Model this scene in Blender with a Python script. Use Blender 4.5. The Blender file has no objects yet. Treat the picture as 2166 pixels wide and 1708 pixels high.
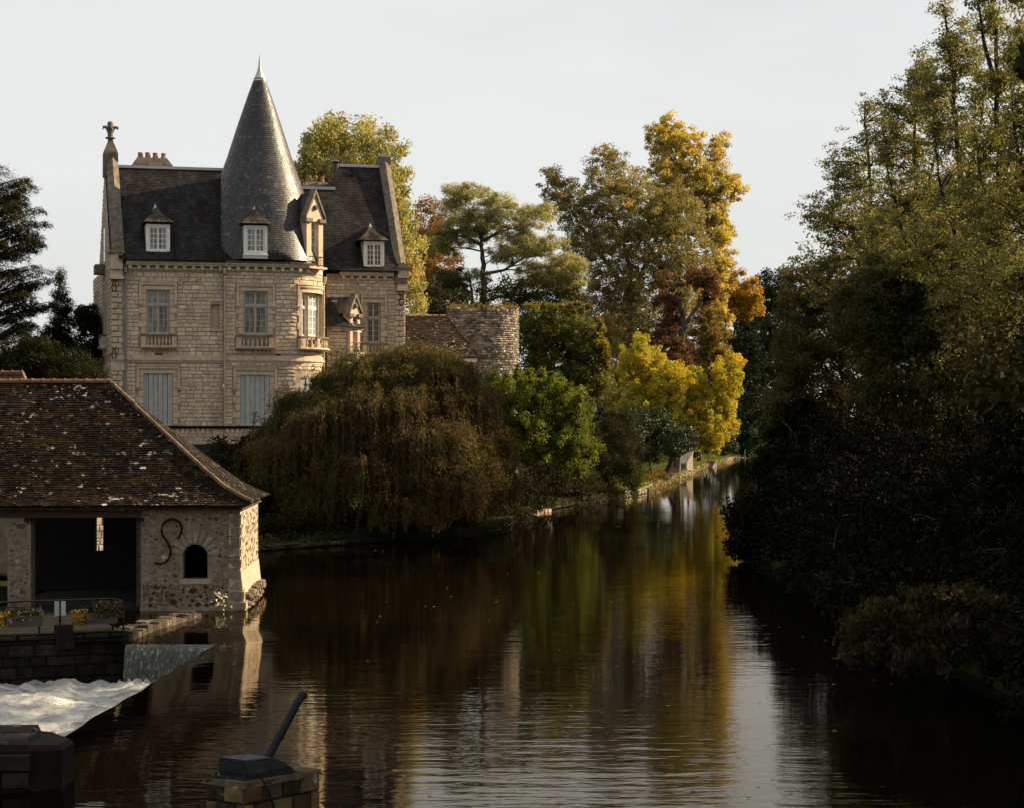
import bpy, math, random
import numpy as np
from mathutils import Vector, Matrix
R = random.Random(7)
rng = np.random.default_rng(11)
scn = bpy.context.scene
COL = scn.collection
rad = math.radians

# ------------------------------------------------------------------ camera
FPX, U0, V0, CAMH = 4500.0, 1083.0, 900.0, 5.06      # focal length and principal point in 2166-px picture units, metres above water
cam = bpy.data.cameras.new('camera'); camo = bpy.data.objects.new('camera', cam); COL.objects.link(camo)
cam.sensor_width = 36.0; cam.lens = FPX / 2166 * 36; cam.shift_y = (V0 - 854) / 2166
cam.clip_start = 0.5; cam.clip_end = 9000
camo.location = (0, 0, CAMH); camo.rotation_euler = (rad(90), 0, 0)
scn.camera = camo

# ------------------------------------------------------------------ sky and sun
SUN_AZ, SUN_EL = 21.0, 29.0          # azimuth from +X towards +Y
world = bpy.data.worlds.new('World'); scn.world = world; world.use_nodes = True
wn = world.node_tree.nodes; wl = world.node_tree.links; wn.clear()
wo = wn.new('ShaderNodeOutputWorld'); bg = wn.new('ShaderNodeBackground'); bg.inputs['Strength'].default_value = 0.1
sky = wn.new('ShaderNodeTexSky'); sky.sky_type = 'NISHITA'; sky.sun_disc = False
sky.sun_elevation = rad(SUN_EL); sky.sun_rotation = rad(90 - SUN_AZ)
tc = wn.new('ShaderNodeTexCoord'); mp = wn.new('ShaderNodeMapping'); mp.inputs['Scale'].default_value = (1.1, 1.1, 3.6)
nz = wn.new('ShaderNodeTexNoise'); nz.inputs['Scale'].default_value = 1.6; nz.inputs['Detail'].default_value = 5; nz.inputs['Roughness'].default_value = .55
cr = wn.new('ShaderNodeValToRGB')
cr.color_ramp.elements[0].position = .26; cr.color_ramp.elements[0].color = (2.36, 2.37, 2.33, 1)
cr.color_ramp.elements[1].position = .60; cr.color_ramp.elements[1].color = (3.10, 3.12, 3.06, 1)
mx = wn.new('ShaderNodeMix'); mx.data_type = 'RGBA'; mx.inputs[0].default_value = .95
wl.new(tc.outputs['Generated'], mp.inputs['Vector']); wl.new(mp.outputs[0], nz.inputs['Vector']); wl.new(nz.outputs[0], cr.inputs[0])
wl.new(sky.outputs[0], mx.inputs[6]); wl.new(cr.outputs[0], mx.inputs[7]); wl.new(mx.outputs[2], bg.inputs['Color']); wl.new(bg.outputs[0], wo.inputs[0])
sl = bpy.data.lights.new('sun', 'SUN'); sl.energy = 5.0; sl.angle = rad(.6); sl.color = (1.0, .79, .52)
so = bpy.data.objects.new('sun', sl); COL.objects.link(so)
SDIR = Vector((math.cos(rad(SUN_AZ)) * math.cos(rad(SUN_EL)), math.sin(rad(SUN_AZ)) * math.cos(rad(SUN_EL)), math.sin(rad(SUN_EL))))
so.rotation_euler = (-SDIR).to_track_quat('-Z', 'Y').to_euler(); so.location = SDIR * 200
vs = scn.view_settings
vs.view_transform = 'Standard'; vs.look = 'None'; vs.gamma = 1; vs.exposure = 1.4; vs.use_curve_mapping = False
cy = scn.cycles
cy.max_bounces = 6; cy.diffuse_bounces = 3; cy.glossy_bounces = 3; cy.transmission_bounces = 4; cy.transparent_max_bounces = 4

# ------------------------------------------------------------------ materials
def new_mat(name):
    m = bpy.data.materials.new(name); m.use_nodes = True
    nt = m.node_tree; nt.nodes.clear()
    return m, nt, nt.nodes, nt.links
def ramp(n, l, src, stops):
    r = n.new('ShaderNodeValToRGB'); el = r.color_ramp.elements
    while len(el) < len(stops): el.new(.5)
    for e, (p, c) in zip(el, stops): e.position = p; e.color = (*c, 1) if len(c) == 3 else c
    l.new(src, r.inputs[0]); return r
def noise(n, l, scale, detail=4, rough=.55, mapscale=None, vec=None):
    t = n.new('ShaderNodeTexCoord'); z = n.new('ShaderNodeTexNoise'); z.inputs['Scale'].default_value = scale
    z.inputs['Detail'].default_value = detail; z.inputs['Roughness'].default_value = rough
    src = t.outputs['Object']
    if mapscale:
        m = n.new('ShaderNodeMapping'); m.inputs['Scale'].default_value = mapscale; l.new(src, m.inputs[0]); src = m.outputs[0]
    l.new(src, z.inputs['Vector']); return z
def mixc(n, l, fac, a, b, mode='MIX'):
    m = n.new('ShaderNodeMix'); m.data_type = 'RGBA'; m.blend_type = mode
    for sock, v in ((m.inputs[0], fac), (m.inputs[6], a), (m.inputs[7], b)):
        if hasattr(v, 'is_output') or hasattr(v, 'links'): l.new(v, sock)
        elif isinstance(v, (int, float)): sock.default_value = v
        else: sock.default_value = (*v, 1)
    return m.outputs[2]
def surf(name, base=None, rough=.85, var=(.65, 1.3), nscale=6.0, spots=(), bump=.3, bscale=25.0, bdist=.02, metallic=0, spec=.3):
    """base None: colour comes from the mesh's own Col attribute. spots: (scale, lo, hi, colour, amount, mapscale)"""
    m, nt, n, l = new_mat(name)
    out = n.new('ShaderNodeOutputMaterial'); b = n.new('ShaderNodeBsdfPrincipled')
    b.inputs['Roughness'].default_value = rough; b.inputs['Metallic'].default_value = metallic; b.inputs['Specular IOR Level'].default_value = spec
    if base is None:
        a = n.new('ShaderNodeAttribute'); a.attribute_name = 'Col'; c = a.outputs['Color']
    else:
        q = n.new('ShaderNodeRGB'); q.outputs[0].default_value = (*base, 1); c = q.outputs[0]
    z = noise(n, l, nscale, 5, .6)
    v = ramp(n, l, z.outputs[0], [(.3, (var[0],) * 3), (.7, (var[1],) * 3)])
    c = mixc(n, l, 1.0, c, v.outputs[0], 'MULTIPLY')
    for sp_ in spots:
        sc_, lo, hi, colr, amt, ms = sp_[:6]
        z2 = noise(n, l, sc_, 4, .6, ms)
        r2 = ramp(n, l, z2.outputs[0], [(lo, (0, 0, 0)), (hi, (amt,) * 3)])
        fac = r2.outputs[0]
        if len(sp_) > 6: z4 = noise(n, l, sp_[6], 3, .5); r4 = ramp(n, l, z4.outputs[0], [(.42, (.08,) * 3), (.6, (1, 1, 1))]); fac = mixc(n, l, 1.0, r2.outputs[0], r4.outputs[0], 'MULTIPLY')
        c = mixc(n, l, fac, c, colr)
    l.new(c, b.inputs['Base Color'])
    if bump:
        z3 = noise(n, l, bscale, 5, .65); bp = n.new('ShaderNodeBump'); bp.inputs['Strength'].default_value = bump; bp.inputs['Distance'].default_value = bdist
        l.new(z3.outputs[0], bp.inputs['Height']); l.new(bp.outputs[0], b.inputs['Normal'])
    l.new(b.outputs[0], out.inputs[0]); return m
def leafmat(name, trans=.35, rough=.5, spec=.25):
    m, nt, n, l = new_mat(name)
    out = n.new('ShaderNodeOutputMaterial'); b = n.new('ShaderNodeBsdfPrincipled'); t = n.new('ShaderNodeBsdfTranslucent'); mi = n.new('ShaderNodeMixShader')
    a = n.new('ShaderNodeAttribute'); a.attribute_name = 'Col'
    l.new(a.outputs['Color'], b.inputs['Base Color']); b.inputs['Roughness'].default_value = rough; b.inputs['Specular IOR Level'].default_value = spec
    tcx = mixc(n, l, 1.0, a.outputs['Color'], (1.25, 1.1, .55), 'MULTIPLY'); l.new(tcx, t.inputs['Color'])
    mi.inputs[0].default_value = trans; l.new(b.outputs[0], mi.inputs[1]); l.new(t.outputs[0], mi.inputs[2]); l.new(mi.outputs[0], out.inputs[0])
    return m
M = {}
M['stone'] = surf('rubble_limestone', None, .9, (.72, 1.2), 9, spots=[(.9, .53, .72, (.20, .15, .10), .55, (1.3, 1.3, .22)), (.5, .55, .7, (.27, .24, .19), .4, None)], bump=.5, bscale=30, bdist=.02)
M['mortar'] = surf('lime_mortar', (.33, .25, .18), .95, (.7, 1.25), 5, bump=.4, bscale=30)
M['ashlar'] = surf('dressed_limestone', (.48, .37, .265), .85, (.78, 1.15), 3.5, spots=[(2.2, .58, .75, (.13, .10, .075), .6, (1, 1, .35))], bump=.25, bscale=35, bdist=.01)
M['dark_ashlar'] = surf('weathered_coping_stone', (.15, .12, .088), .9, (.5, 1.35), 4, spots=[(3, .5, .68, (.055, .045, .04), .85, None), (7, .62, .72, (.32, .28, .2), .7, None)], bump=.4, bscale=25)
M['slate_cone'] = surf('tower_slate', None, .42, (.55, 1.5), 2.0, spots=[(.55, .5, .66, (.016, .013, .012), .8, (1.6, 1.6, .5)), (9, .62, .74, (.22, .2, .175), .6, None)], bump=.2, bscale=40, bdist=.006, spec=.4)
M['slate'] = surf('roof_slate', None, .62, (.6, 1.35), 2.2, spots=[(.7, .46, .62, (.012, .0085, .0075), .85, (1.6, 1.6, .35)), (11, .66, .76, (.2, .18, .155), .5, None)], bump=.2, bscale=40, bdist=.006, spec=.07)
M['tile'] = surf('clay_roof_tile', None, .85, (.5, 1.45), 4.5, spots=[(1.1, .56, .72, (.045, .028, .009), .55, None), (4.0, .62, .66, (.42, .39, .34), 1.0, (1, 1, 1.6), .9), (9, .64, .675, (.38, .35, .31), .95, (1, 1, 1.6), .55), (1.7, .56, .7, (.06, .04, .012), .5, None), (2.2, .6, .75, (.012, .009, .008), .7, None)], bump=.35, bscale=50, bdist=.01, spec=.04)
M['ridge_tile'] = surf('red_ridge_tile', (.13, .052, .032), .75, (.55, 1.3), 5, spots=[(6, .52, .62, (.16, .10, .03), .8, None), (14, .66, .7, (.5, .46, .4), .8, None)], bump=.3)
M['lead'] = surf('zinc_flashing', (.42, .42, .43), .45, (.8, 1.15), 3, bump=.1, spec=.5)
M['white'] = surf('white_paint', (.70, .67, .60), .55, (.88, 1.06), 4, bump=.05)
M['beige'] = surf('old_beige_joinery', (.36, .32, .25), .65, (.8, 1.1), 4, bump=.1)
M['pipe'] = surf('painted_drainpipe', (.40, .32, .22), .6, (.75, 1.15), 3, bump=.1)
M['pipe_grey'] = surf('grey_drainpipe', (.20, .19, .17), .6, (.75, 1.15), 3, bump=.1)
M['gutter'] = surf('dark_gutter', (.05, .045, .042), .5, (.8, 1.2), 3, bump=.05)
M['shutter'] = surf('blue_grey_shutter', (.47, .48, .475), .6, (.85, 1.08), 3, bump=.05)
M['iron'] = surf('black_iron', (.008, .0075, .0075), .65, (.8, 1.2), 8, bump=.1, spec=.12)
M['green_iron'] = surf('green_iron', (.03, .07, .055), .5, (.8, 1.2), 8, bump=.05)
M['terracotta'] = surf('chimney_pot_clay', (.26, .13, .088), .85, (.7, 1.15), 6, bump=.2)
M['plaster'] = surf('old_lime_render', (.21, .165, .12), .95, (.62, 1.25), 2.6, spots=[(1.6, .5, .68, (.15, .115, .08), .7, None), (4.5, .6, .72, (.10, .08, .06), .6, None)], bump=.6, bscale=12, bdist=.04)
M['plaster_lit'] = surf('lime_render_painted_sun', (.34, .275, .2), .95, (.7, 1.2), 2.6, spots=[(1.8, .55, .72, (.2, .15, .10), .6, None)], bump=.6, bscale=12, bdist=.04)  # lighter copy of the same render, sunshine put into the end wall's colour
M['dry_rubble'] = surf('weathered_rubble', None, .95, (.6, 1.3), 5, spots=[(1.3, .52, .66, (.06, .05, .04), .7, None), (5, .63, .74, (.5, .46, .4), .6, None)], bump=.6, bscale=22, bdist=.03, spec=.08)
M['wet_shade_stone'] = surf('wet_masonry_painted_shade', None, .85, (.12, .38), 4, spots=[(3, .58, .7, (.02, .018, .007), .6, None)], bump=.5, bscale=18, bdist=.03, spec=.1)  # wet masonry toned down further, with shade painted into its colour
M['inner_shade'] = surf('inner_wall_painted_shade', (.007, .0055, .0045), .95, (.6, 1.4), 3, bump=.4)  # inner walls coloured near black in place of indoor shade
M['timber'] = surf('dark_timber', (.04, .026, .017), .85, (.6, 1.3), 6, bump=.3)
M['bark'] = surf('bark', (.05, .04, .03), .95, (.55, 1.5), 5, bump=.6, bscale=14, bdist=.04)
M['darkbark'] = surf('dark_bark', (.022, .018, .014), .95, (.55, 1.5), 5, bump=.6, bscale=14, bdist=.04)
M['greybark'] = surf('grey_deadwood', (.06, .052, .043), .95, (.55, 1.4), 5, bump=.6, bscale=14, bdist=.04)
M['grass'] = surf('grassy_ground', (.017, .02, .007), .95, (.5, 1.6), .5, spots=[(.35, .52, .7, (.022, .017, .011), .8, None)], bump=.6, bscale=4, bdist=.1, spec=0.0)
M['lawn'] = surf('short_lawn', None, 1, (.6, 1.4), 2, bump=.4, bscale=30, spec=0.0)
M['leaf'] = leafmat('leaf', .46, .55, .14)
M['leaf_dark'] = leafmat('leaf_dark', .22, .7, .04)
M['leaf_gloss'] = leafmat('leaf_glossy', .2, .45, .12)
M['petal'] = leafmat('petal', .3)
M['sign'] = surf('pale_sign_panel', (.30, .31, .30), .6, (.9, 1.05), 4, bump=.02)
M['box'] = surf('grey_planter', (.06, .058, .055), .8, (.7, 1.2), 5, bump=.1)
M['zinc_dark'] = surf('dark_painted_steel', (.010, .0125, .015), .6, (.7, 1.4), 4, bump=.15, spec=.2)
def glassmat(name, c1, c2):
    m, nt, n, l = new_mat(name); out = n.new('ShaderNodeOutputMaterial'); b = n.new('ShaderNodeBsdfPrincipled')
    z = noise(n, l, 2.2, 3, .5, (3, 3, .6)); r = ramp(n, l, z.outputs[0], [(.35, c1), (.62, c2)]); l.new(r.outputs[0], b.inputs['Base Color'])
    z2 = noise(n, l, .9, 1); bp = n.new('ShaderNodeBump'); bp.inputs['Strength'].default_value = .08; l.new(z2.outputs[0], bp.inputs['Height']); l.new(bp.outputs[0], b.inputs['Normal'])
    b.inputs['Roughness'].default_value = .06; b.inputs['Specular IOR Level'].default_value = .5; l.new(b.outputs[0], out.inputs[0]); return m
M['glass'] = glassmat('curtained_glass', (.05, .06, .062), (.20, .21, .20))
M['glass_dark'] = glassmat('dark_glass', (.012, .014, .016), (.06, .06, .055))
M['glass_pale'] = glassmat('pale_curtain_glass', (.12, .11, .10), (.34, .31, .26))
def watermat():
    m, nt, n, l = new_mat('river_water'); out = n.new('ShaderNodeOutputMaterial'); b = n.new('ShaderNodeBsdfGlossy')
    body = n.new('ShaderNodeBsdfDiffuse'); body.inputs['Color'].default_value = (.003, .0022, .0014, 1)
    b.inputs['Roughness'].default_value = .03; b.inputs['Color'].default_value = (.76, .71, .64, 1); fr = n.new('ShaderNodeFresnel'); fr.inputs['IOR'].default_value = 1.33; mxs = n.new('ShaderNodeMixShader')
    l.new(fr.outputs[0], mxs.inputs[0]); l.new(body.outputs[0], mxs.inputs[1]); l.new(b.outputs[0], mxs.inputs[2])
    z1 = noise(n, l, 1.0, 3, .5, (.9, 2.4, 1)); z2 = noise(n, l, 1.0, 2, .5, (.22, .5, 1)); z3 = noise(n, l, 1.0, 2, .5, (.06, .05, 1))
    z4 = noise(n, l, 1.0, 2, .5, (2.2, 6.0, 1))
    amp = ramp(n, l, z3.outputs[0], [(.38, (.15,) * 3), (.66, (1,) * 3)])
    def mm(op, a, bb):
        q = n.new('ShaderNodeMath'); q.operation = op
        for i, v in enumerate((a, bb)):
            if isinstance(v, (int, float)): q.inputs[i].default_value = v
            else: l.new(v, q.inputs[i])
        return q.outputs[0]
    tcw = n.new('ShaderNodeTexCoord'); sx = n.new('ShaderNodeSeparateXYZ'); l.new(tcw.outputs['Object'], sx.inputs[0]); mr = n.new('ShaderNodeMapRange'); mr.inputs[1].default_value = 55; mr.inputs[2].default_value = 150; mr.inputs[3].default_value = 1; mr.inputs[4].default_value = .22; l.new(sx.outputs[1], mr.inputs[0])
    h = mm('MULTIPLY', mm('ADD', mm('ADD', z1.outputs[0], mm('MULTIPLY', z4.outputs[0], .3)), mm('MULTIPLY', z2.outputs[0], 1.3)), mm('MULTIPLY', amp.outputs[0], mr.outputs[0]))
    bp = n.new('ShaderNodeBump'); bp.inputs['Strength'].default_value = 1; bp.inputs['Distance'].default_value = .0115
    l.new(h, bp.inputs['Height']); l.new(bp.outputs[0], b.inputs['Normal']); l.new(bp.outputs[0], fr.inputs['Normal']); l.new(mxs.outputs[0], out.inputs[0]); return m
M['water'] = watermat()
M['foam'] = surf('white_foam', (.42, .41, .385), .7, (.5, 1.25), 2.0, spots=[(.8, .52, .68, (.06, .065, .06), .8, (1, 2.4, 1)), (3, .58, .7, (.10, .10, .09), .7, (1, 2, 1))], bump=.8, bscale=6, bdist=.09)
def fallmat():
    m, nt, n, l = new_mat('falling_water'); out = n.new('ShaderNodeOutputMaterial'); b = n.new('ShaderNodeBsdfPrincipled')
    z = noise(n, l, 1, 5, .7, (20, 20, 2.2)); r = ramp(n, l, z.outputs[0], [(.40, (.008, .011, .007)), (.58, (.045, .052, .034)), (.72, (.45, .45, .42))])
    l.new(r.outputs[0], b.inputs['Base Color']); b.inputs['Roughness'].default_value = .25
    bp = n.new('ShaderNodeBump'); bp.inputs['Strength'].default_value = .8; bp.inputs['Distance'].default_value = .05; l.new(z.outputs[0], bp.inputs['Height']); l.new(bp.outputs[0], b.inputs['Normal'])
    l.new(b.outputs[0], out.inputs[0]); return m
M['fall'] = fallmat()

# ------------------------------------------------------------------ mesh helpers
DEFC = {'slate': (.03, .027, .025), 'slate_cone': (.03, .028, .028), 'tile': (.04, .026, .02), 'wet_shade_stone': (.035, .03, .025), 'dry_rubble': (.22, .18, .14), 'stone': (.3, .25, .18)}
class MB:
    def __init__(s): s.v = []; s.f = []; s.c = []
    def add(s, vs, fs, col=(1, 1, 1)):
        o = len(s.v); s.v += [tuple(p) for p in vs]; s.f += [tuple(i + o for i in f) for f in fs]; s.c += [col] * len(vs); return s
    def build(s, name, mat, parent=None, kind=None, smooth=False):
        me = bpy.data.meshes.new(name); me.from_pydata(s.v, [], s.f)
        if mat in DEFC: s.c = [DEFC[mat] if q == (1, 1, 1) else q for q in s.c]
        a = me.attributes.new('Col', 'FLOAT_COLOR', 'POINT')
        a.data.foreach_set('color', np.array([(*c, 1) for c in s.c], dtype=np.float32).ravel())
        if smooth: me.polygons.foreach_set('use_smooth', [True] * len(me.polygons))
        me.materials.append(M[mat]); o = bpy.data.objects.new(name, me); COL.objects.link(o)
        if parent: o.parent = parent
        if kind: o['kind'] = kind
        return o
BOXF = [(0, 3, 2, 1), (4, 5, 6, 7), (0, 1, 5, 4), (1, 2, 6, 5), (2, 3, 7, 6), (3, 0, 4, 7)]
def box(mb, x0, x1, y0, y1, z0, z1, col=(1, 1, 1)):
    return mb.add([(x0, y0, z0), (x1, y0, z0), (x1, y1, z0), (x0, y1, z0), (x0, y0, z1), (x1, y0, z1), (x1, y1, z1), (x0, y1, z1)], BOXF, col)
def tube(mb, pts, rads, n=6, col=(1, 1, 1), cap=True):
    pts = [Vector(p) for p in pts]; vs = []; fs = []
    for i, p in enumerate(pts):
        d = (pts[min(i + 1, len(pts) - 1)] - pts[max(i - 1, 0)]); d = d.normalized() if d.length > 1e-6 else Vector((0, 0, 1))
        a = d.orthogonal().normalized() if abs(d.z) > .95 else d.cross(Vector((0, 0, 1))).normalized(); b = d.cross(a)
        for k in range(n):
            t = 2 * math.pi * k / n; vs.append(p + (a * math.cos(t) + b * math.sin(t)) * rads[i])
    for i in range(len(pts) - 1):
        for k in range(n): fs.append((i * n + k, i * n + (k + 1) % n, (i + 1) * n + (k + 1) % n, (i + 1) * n + k))
    if cap: fs.append(tuple(range(n - 1, -1, -1))); fs.append(tuple((len(pts) - 1) * n + k for k in range(n)))
    return mb.add(vs, fs, col)
def lathe(mb, prof, cx, cy_, n=12, col=(1, 1, 1)):
    vs = [(cx + r * math.cos(2 * math.pi * k / n), cy_ + r * math.sin(2 * math.pi * k / n), z) for r, z in prof for k in range(n)]
    fs = [(i * n + k, i * n + (k + 1) % n, (i + 1) * n + (k + 1) % n, (i + 1) * n + k) for i in range(len(prof) - 1) for k in range(n)]
    fs.append(tuple(range(n - 1, -1, -1))); fs.append(tuple((len(prof) - 1) * n + k for k in range(n)))
    return mb.add(vs, fs, col)
def empty(name, loc=(0, 0, 0), rz=0, parent=None):
    o = bpy.data.objects.new(name, None); COL.objects.link(o); o.location = loc; o.rotation_euler = (0, 0, rz); o.empty_display_size = .2
    if parent: o.parent = parent
    return o
def tag(o, label, cat, group=None, kind=None):
    o['label'] = label; o['category'] = cat
    if group: o['group'] = group
    if kind: o['kind'] = kind
    return o
def P(u, v, d): return Vector(((u - U0) / FPX * d, d, CAMH - (v - V0) / FPX * d))
def jit(c, a): k = 1 + R.uniform(-a, a); return (c[0] * k * (1 + R.uniform(-.05, .05)), c[1] * k, c[2] * k * (1 + R.uniform(-.08, .08)))
def emit(pieces, name, mat, parent, limit=300, rest=None):
    """pieces: (weight, verts, faces, colour); the `limit` heaviest become objects of their own"""
    pieces.sort(key=lambda q: -q[0])
    for q in pieces[:limit]:
        m = MB(); m.add(q[1], q[2], q[3]); m.build(name, mat, parent)
    if len(pieces) > limit:
        m = MB()
        for q in pieces[limit:]: m.add(q[1], q[2], q[3])
        m.build(rest or name, mat, parent, kind='stuff')

class Frame:
    def __init__(s, ox, oy, phi): s.ox, s.oy, s.phi, s.c, s.s = ox, oy, phi, math.cos(phi), math.sin(phi)
    def w(s, x, y): return (s.ox + x * s.c - y * s.s, s.oy + x * s.s + y * s.c)
    def lx(s, u, yl):
        k = (u - U0) / FPX      # x local so that the point on the local plane y=yl is seen in column u
        return (k * (s.oy + yl * s.c) - s.ox + yl * s.s) / (s.c - k * s.s)
    def zd(s, v, x, y): return CAMH - (v - V0) / FPX * s.w(x, y)[1]
class Fac:
    """a facade: straight run then an optional round corner; coordinates s along, o outward, z up"""
    def __init__(s, fr, x0, y0, ang=0, L=1e9, Rr=0): s.fr, s.x0, s.y0, s.a, s.L, s.R = fr, x0, y0, ang, L, Rr
    def map(s, t, o, z):
        c, sn = math.cos(s.a), math.sin(s.a)
        if t <= s.L: return (s.x0 + t * c + o * sn, s.y0 + t * sn - o * c, z)
        cx, cy_ = s.x0 + s.L * c - s.R * sn, s.y0 + s.L * sn + s.R * c
        th = s.a + (t - s.L) / s.R
        return (cx + (s.R + o) * math.sin(th), cy_ - (s.R + o) * math.cos(th), z)
    def wd(s, t, o=0): p = s.map(t, o, 0); return s.fr.w(p[0], p[1])
    def s(s, u, lo=-3, hi=None):
        hi = hi if hi is not None else (min(s.L, 60) + (s.R * 1.45 if s.R else 0))
        for _ in range(50):
            m = (lo + hi) / 2; w = s.wd(m)
            if U0 + FPX * w[0] / w[1] < u: lo = m
            else: hi = m
        return (lo + hi) / 2
    def z(s, v, t, o=0): return CAMH - (v - V0) / FPX * s.wd(t, o)[1]
    def steps(s, a, b): return 1 if b <= s.L or not s.R else max(1, int((b - max(a, s.L)) / .28) + 1)
def fbox(mb, F, s0, s1, z0, z1, o0, o1, col=(1, 1, 1)):
    n = F.steps(s0, s1); vs = []; fs = []
    for i in range(n + 1):
        t = s0 + (s1 - s0) * i / n
        vs += [F.map(t, o0, z0), F.map(t, o1, z0), F.map(t, o1, z1), F.map(t, o0, z1)]
    for i in range(n):
        a, b = i * 4, i * 4 + 4
        for k in range(4): fs.append((a + k, b + k, b + (k + 1) % 4, a + (k + 1) % 4))
    fs.append((0, 1, 2, 3)); fs.append((n * 4 + 3, n * 4 + 2, n * 4 + 1, n * 4))
    return mb.add(vs, fs, col)
def wall_sheet(mb, F, s0, s1, z0, z1, holes, o=-.02, depth=.35, back=True):
    xs = sorted({s0, s1, *[h[0] for h in holes], *[h[1] for h in holes]}); zs = sorted({z0, z1, *[h[2] for h in holes], *[h[3] for h in holes]})
    xs = [x for x in xs if s0 <= x <= s1]; zs = [z for z in zs if z0 <= z <= z1]
    for a, b in zip(xs, xs[1:]):
        for c, d in zip(zs, zs[1:]):
            if any(h[0] - 1e-6 <= a and b <= h[1] + 1e-6 and h[2] - 1e-6 <= c and d <= h[3] + 1e-6 for h in holes): continue
            n = F.steps(a, b)
            for i in range(n):
                p, q = a + (b - a) * i / n, a + (b - a) * (i + 1) / n
                mb.add([F.map(p, o, c), F.map(q, o, c), F.map(q, o, d), F.map(p, o, d)], [(0, 1, 2, 3)])
    for h in holes:
        for (pa, pb) in (((h[0], h[2]), (h[1], h[2])), ((h[1], h[2]), (h[1], h[3])), ((h[1], h[3]), (h[0], h[3])), ((h[0], h[3]), (h[0], h[2]))):
            mb.add([F.map(pa[0], o, pa[1]), F.map(pb[0], o, pb[1]), F.map(pb[0], -depth, pb[1]), F.map(pa[0], -depth, pa[1])], [(0, 1, 2, 3)])
        if back: mb.add([F.map(h[0], -depth, h[2]), F.map(h[1], -depth, h[2]), F.map(h[1], -depth, h[3]), F.map(h[0], -depth, h[3])], [(0, 1, 2, 3)])
def pillow(F, s0, s1, z0, z1, o0, o1, col, rough=.012, inset=.02):
    """one stone, 12 triangles: sloped arrises and a face that is not flat"""
    j = lambda: R.uniform(-rough, rough)
    w = min(inset, (s1 - s0) * .2, (z1 - z0) * .2)
    vs = [F.map(s0 + j(), o0, z0 + j()), F.map(s1 + j(), o0, z0 + j()), F.map(s1 + j(), o0, z1 + j()), F.map(s0 + j(), o0, z1 + j()),
          F.map(s0 + w, o1 + j(), z0 + w), F.map(s1 - w, o1 + j(), z0 + w), F.map(s1 - w, o1 + j(), z1 - w), F.map(s0 + w, o1 + j(), z1 - w),
          F.map((s0 + s1) / 2 + j() * 3, o1 + R.uniform(0, .012), (z0 + z1) / 2 + j())]
    return vs, [(0, 1, 5, 4), (1, 2, 6, 5), (2, 3, 7, 6), (3, 0, 4, 7), (4, 5, 8), (5, 6, 8), (6, 7, 8), (7, 4, 8)], col
STONES = [(.52, .415, .29), (.51, .40, .29), (.55, .445, .33), (.48, .375, .275), (.53, .405, .28), (.46, .375, .29), (.59, .50, .385), (.52, .385, .25), (.54, .43, .315)]
def courses(F, s0, s1, z0, z1, blocked, hh=(.17, .24), ww=(.24, .52), o=(-.02, .022), pal=STONES, gap=.014, jitter=.13, rough=.012, weight=None):
    out = []; z = z0
    while z < z1 - .06:
        h = min(R.uniform(*hh), z1 - z)
        if z1 - (z + h) < .08: h = z1 - z
        free = [(s0, s1)]
        for b in blocked:
            ov = min(b[3], z + h) - max(b[2], z)
            if ov > .3 * h:
                nf = []
                for a, c in free:
                    if b[1] <= a or b[0] >= c: nf.append((a, c)); continue
                    if b[0] > a: nf.append((a, b[0]))
                    if b[1] < c: nf.append((b[1], c))
                free = nf
        for a, c in free:
            t = a
            while t < c - .03:
                w = R.uniform(*ww)
                if c - (t + w) < ww[0] * .7: w = c - t
                zz0, zz1 = z, z + h
                if w > .03:
                    if h > .2 and w < .3 and R.random() < .12: parts = [(t, t + w, z, z + h * .5), (t, t + w, z + h * .5, z + h)]
                    else: parts = [(t, t + w, z, z + h)]
                    for q in parts:
                        vs, fs, col = pillow(F, q[0] + gap / 2, q[1] - gap / 2, q[2] + gap / 2, q[3] - gap / 2, o[0], o[1] + R.uniform(-.008, .012), jit(R.choice(pal), jitter), rough)
                        ww_ = (q[1] - q[0]) * (q[3] - q[2])
                        if weight: ww_ *= weight(*F.wd((q[0] + q[1]) / 2), (q[2] + q[3]) / 2)
                        out.append((ww_, vs, fs, col))
                t += w
        z += h
    return out
def uv_of(x, y, z): return U0 + FPX * x / y, V0 - FPX * (z - CAMH) / y
# ------------------------------------------------------------------ ground, river, pool
XL = np.array([(-60, -18), (50, -18), (56, -14), (68, -14), (72, -11.6), (80, -11), (89, -10), (95, -3.2), (100, -.6), (123, 1.0), (130, 2.2), (152, 8.7), (180, 12.6), (207, 16.4), (268, 24.8), (367, 41), (500, 80), (900, 260)])
XR = np.array([(-60, 9), (40, 9.3), (60, 9.2), (78, 9.0), (110, 11), (150, 25), (207, 37), (268, 47), (367, 64), (500, 106), (900, 300)])
def xl(y): return float(np.interp(y, XL[:, 0], XL[:, 1]))
def xr(y): return float(np.interp(y, XR[:, 0], XR[:, 1]))
def zl(t, y):
    if y < 92: return float(np.interp(t, [0, 4, 12, 40], [.15, .3, 1.0, 1.6]))
    a = float(np.interp(t, [0, 4, 8, 16, 24, 60], [.45, .9, 1.5, 2.8, 3.5, 3.9]))
    b = float(np.interp(t, [0, 3, 8, 16, 24, 45, 120], [.45, .8, 1.6, 3.6, 5.4, 7.2, 8]))
    k = min(1, max(0, (y - 140) / 25)); return a * (1 - k) + b * k
def zr(t, y): return float(np.interp(t, [0, 2, 6, 20, 80], [.25, .7, 1.5, 2.6, 4]))
def gz(x, y):
    a, b = xl(y), xr(y)
    if x < a: return zl(a - x, y)
    if x > b: return zr(x - b, y)
    return -1.5
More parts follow.
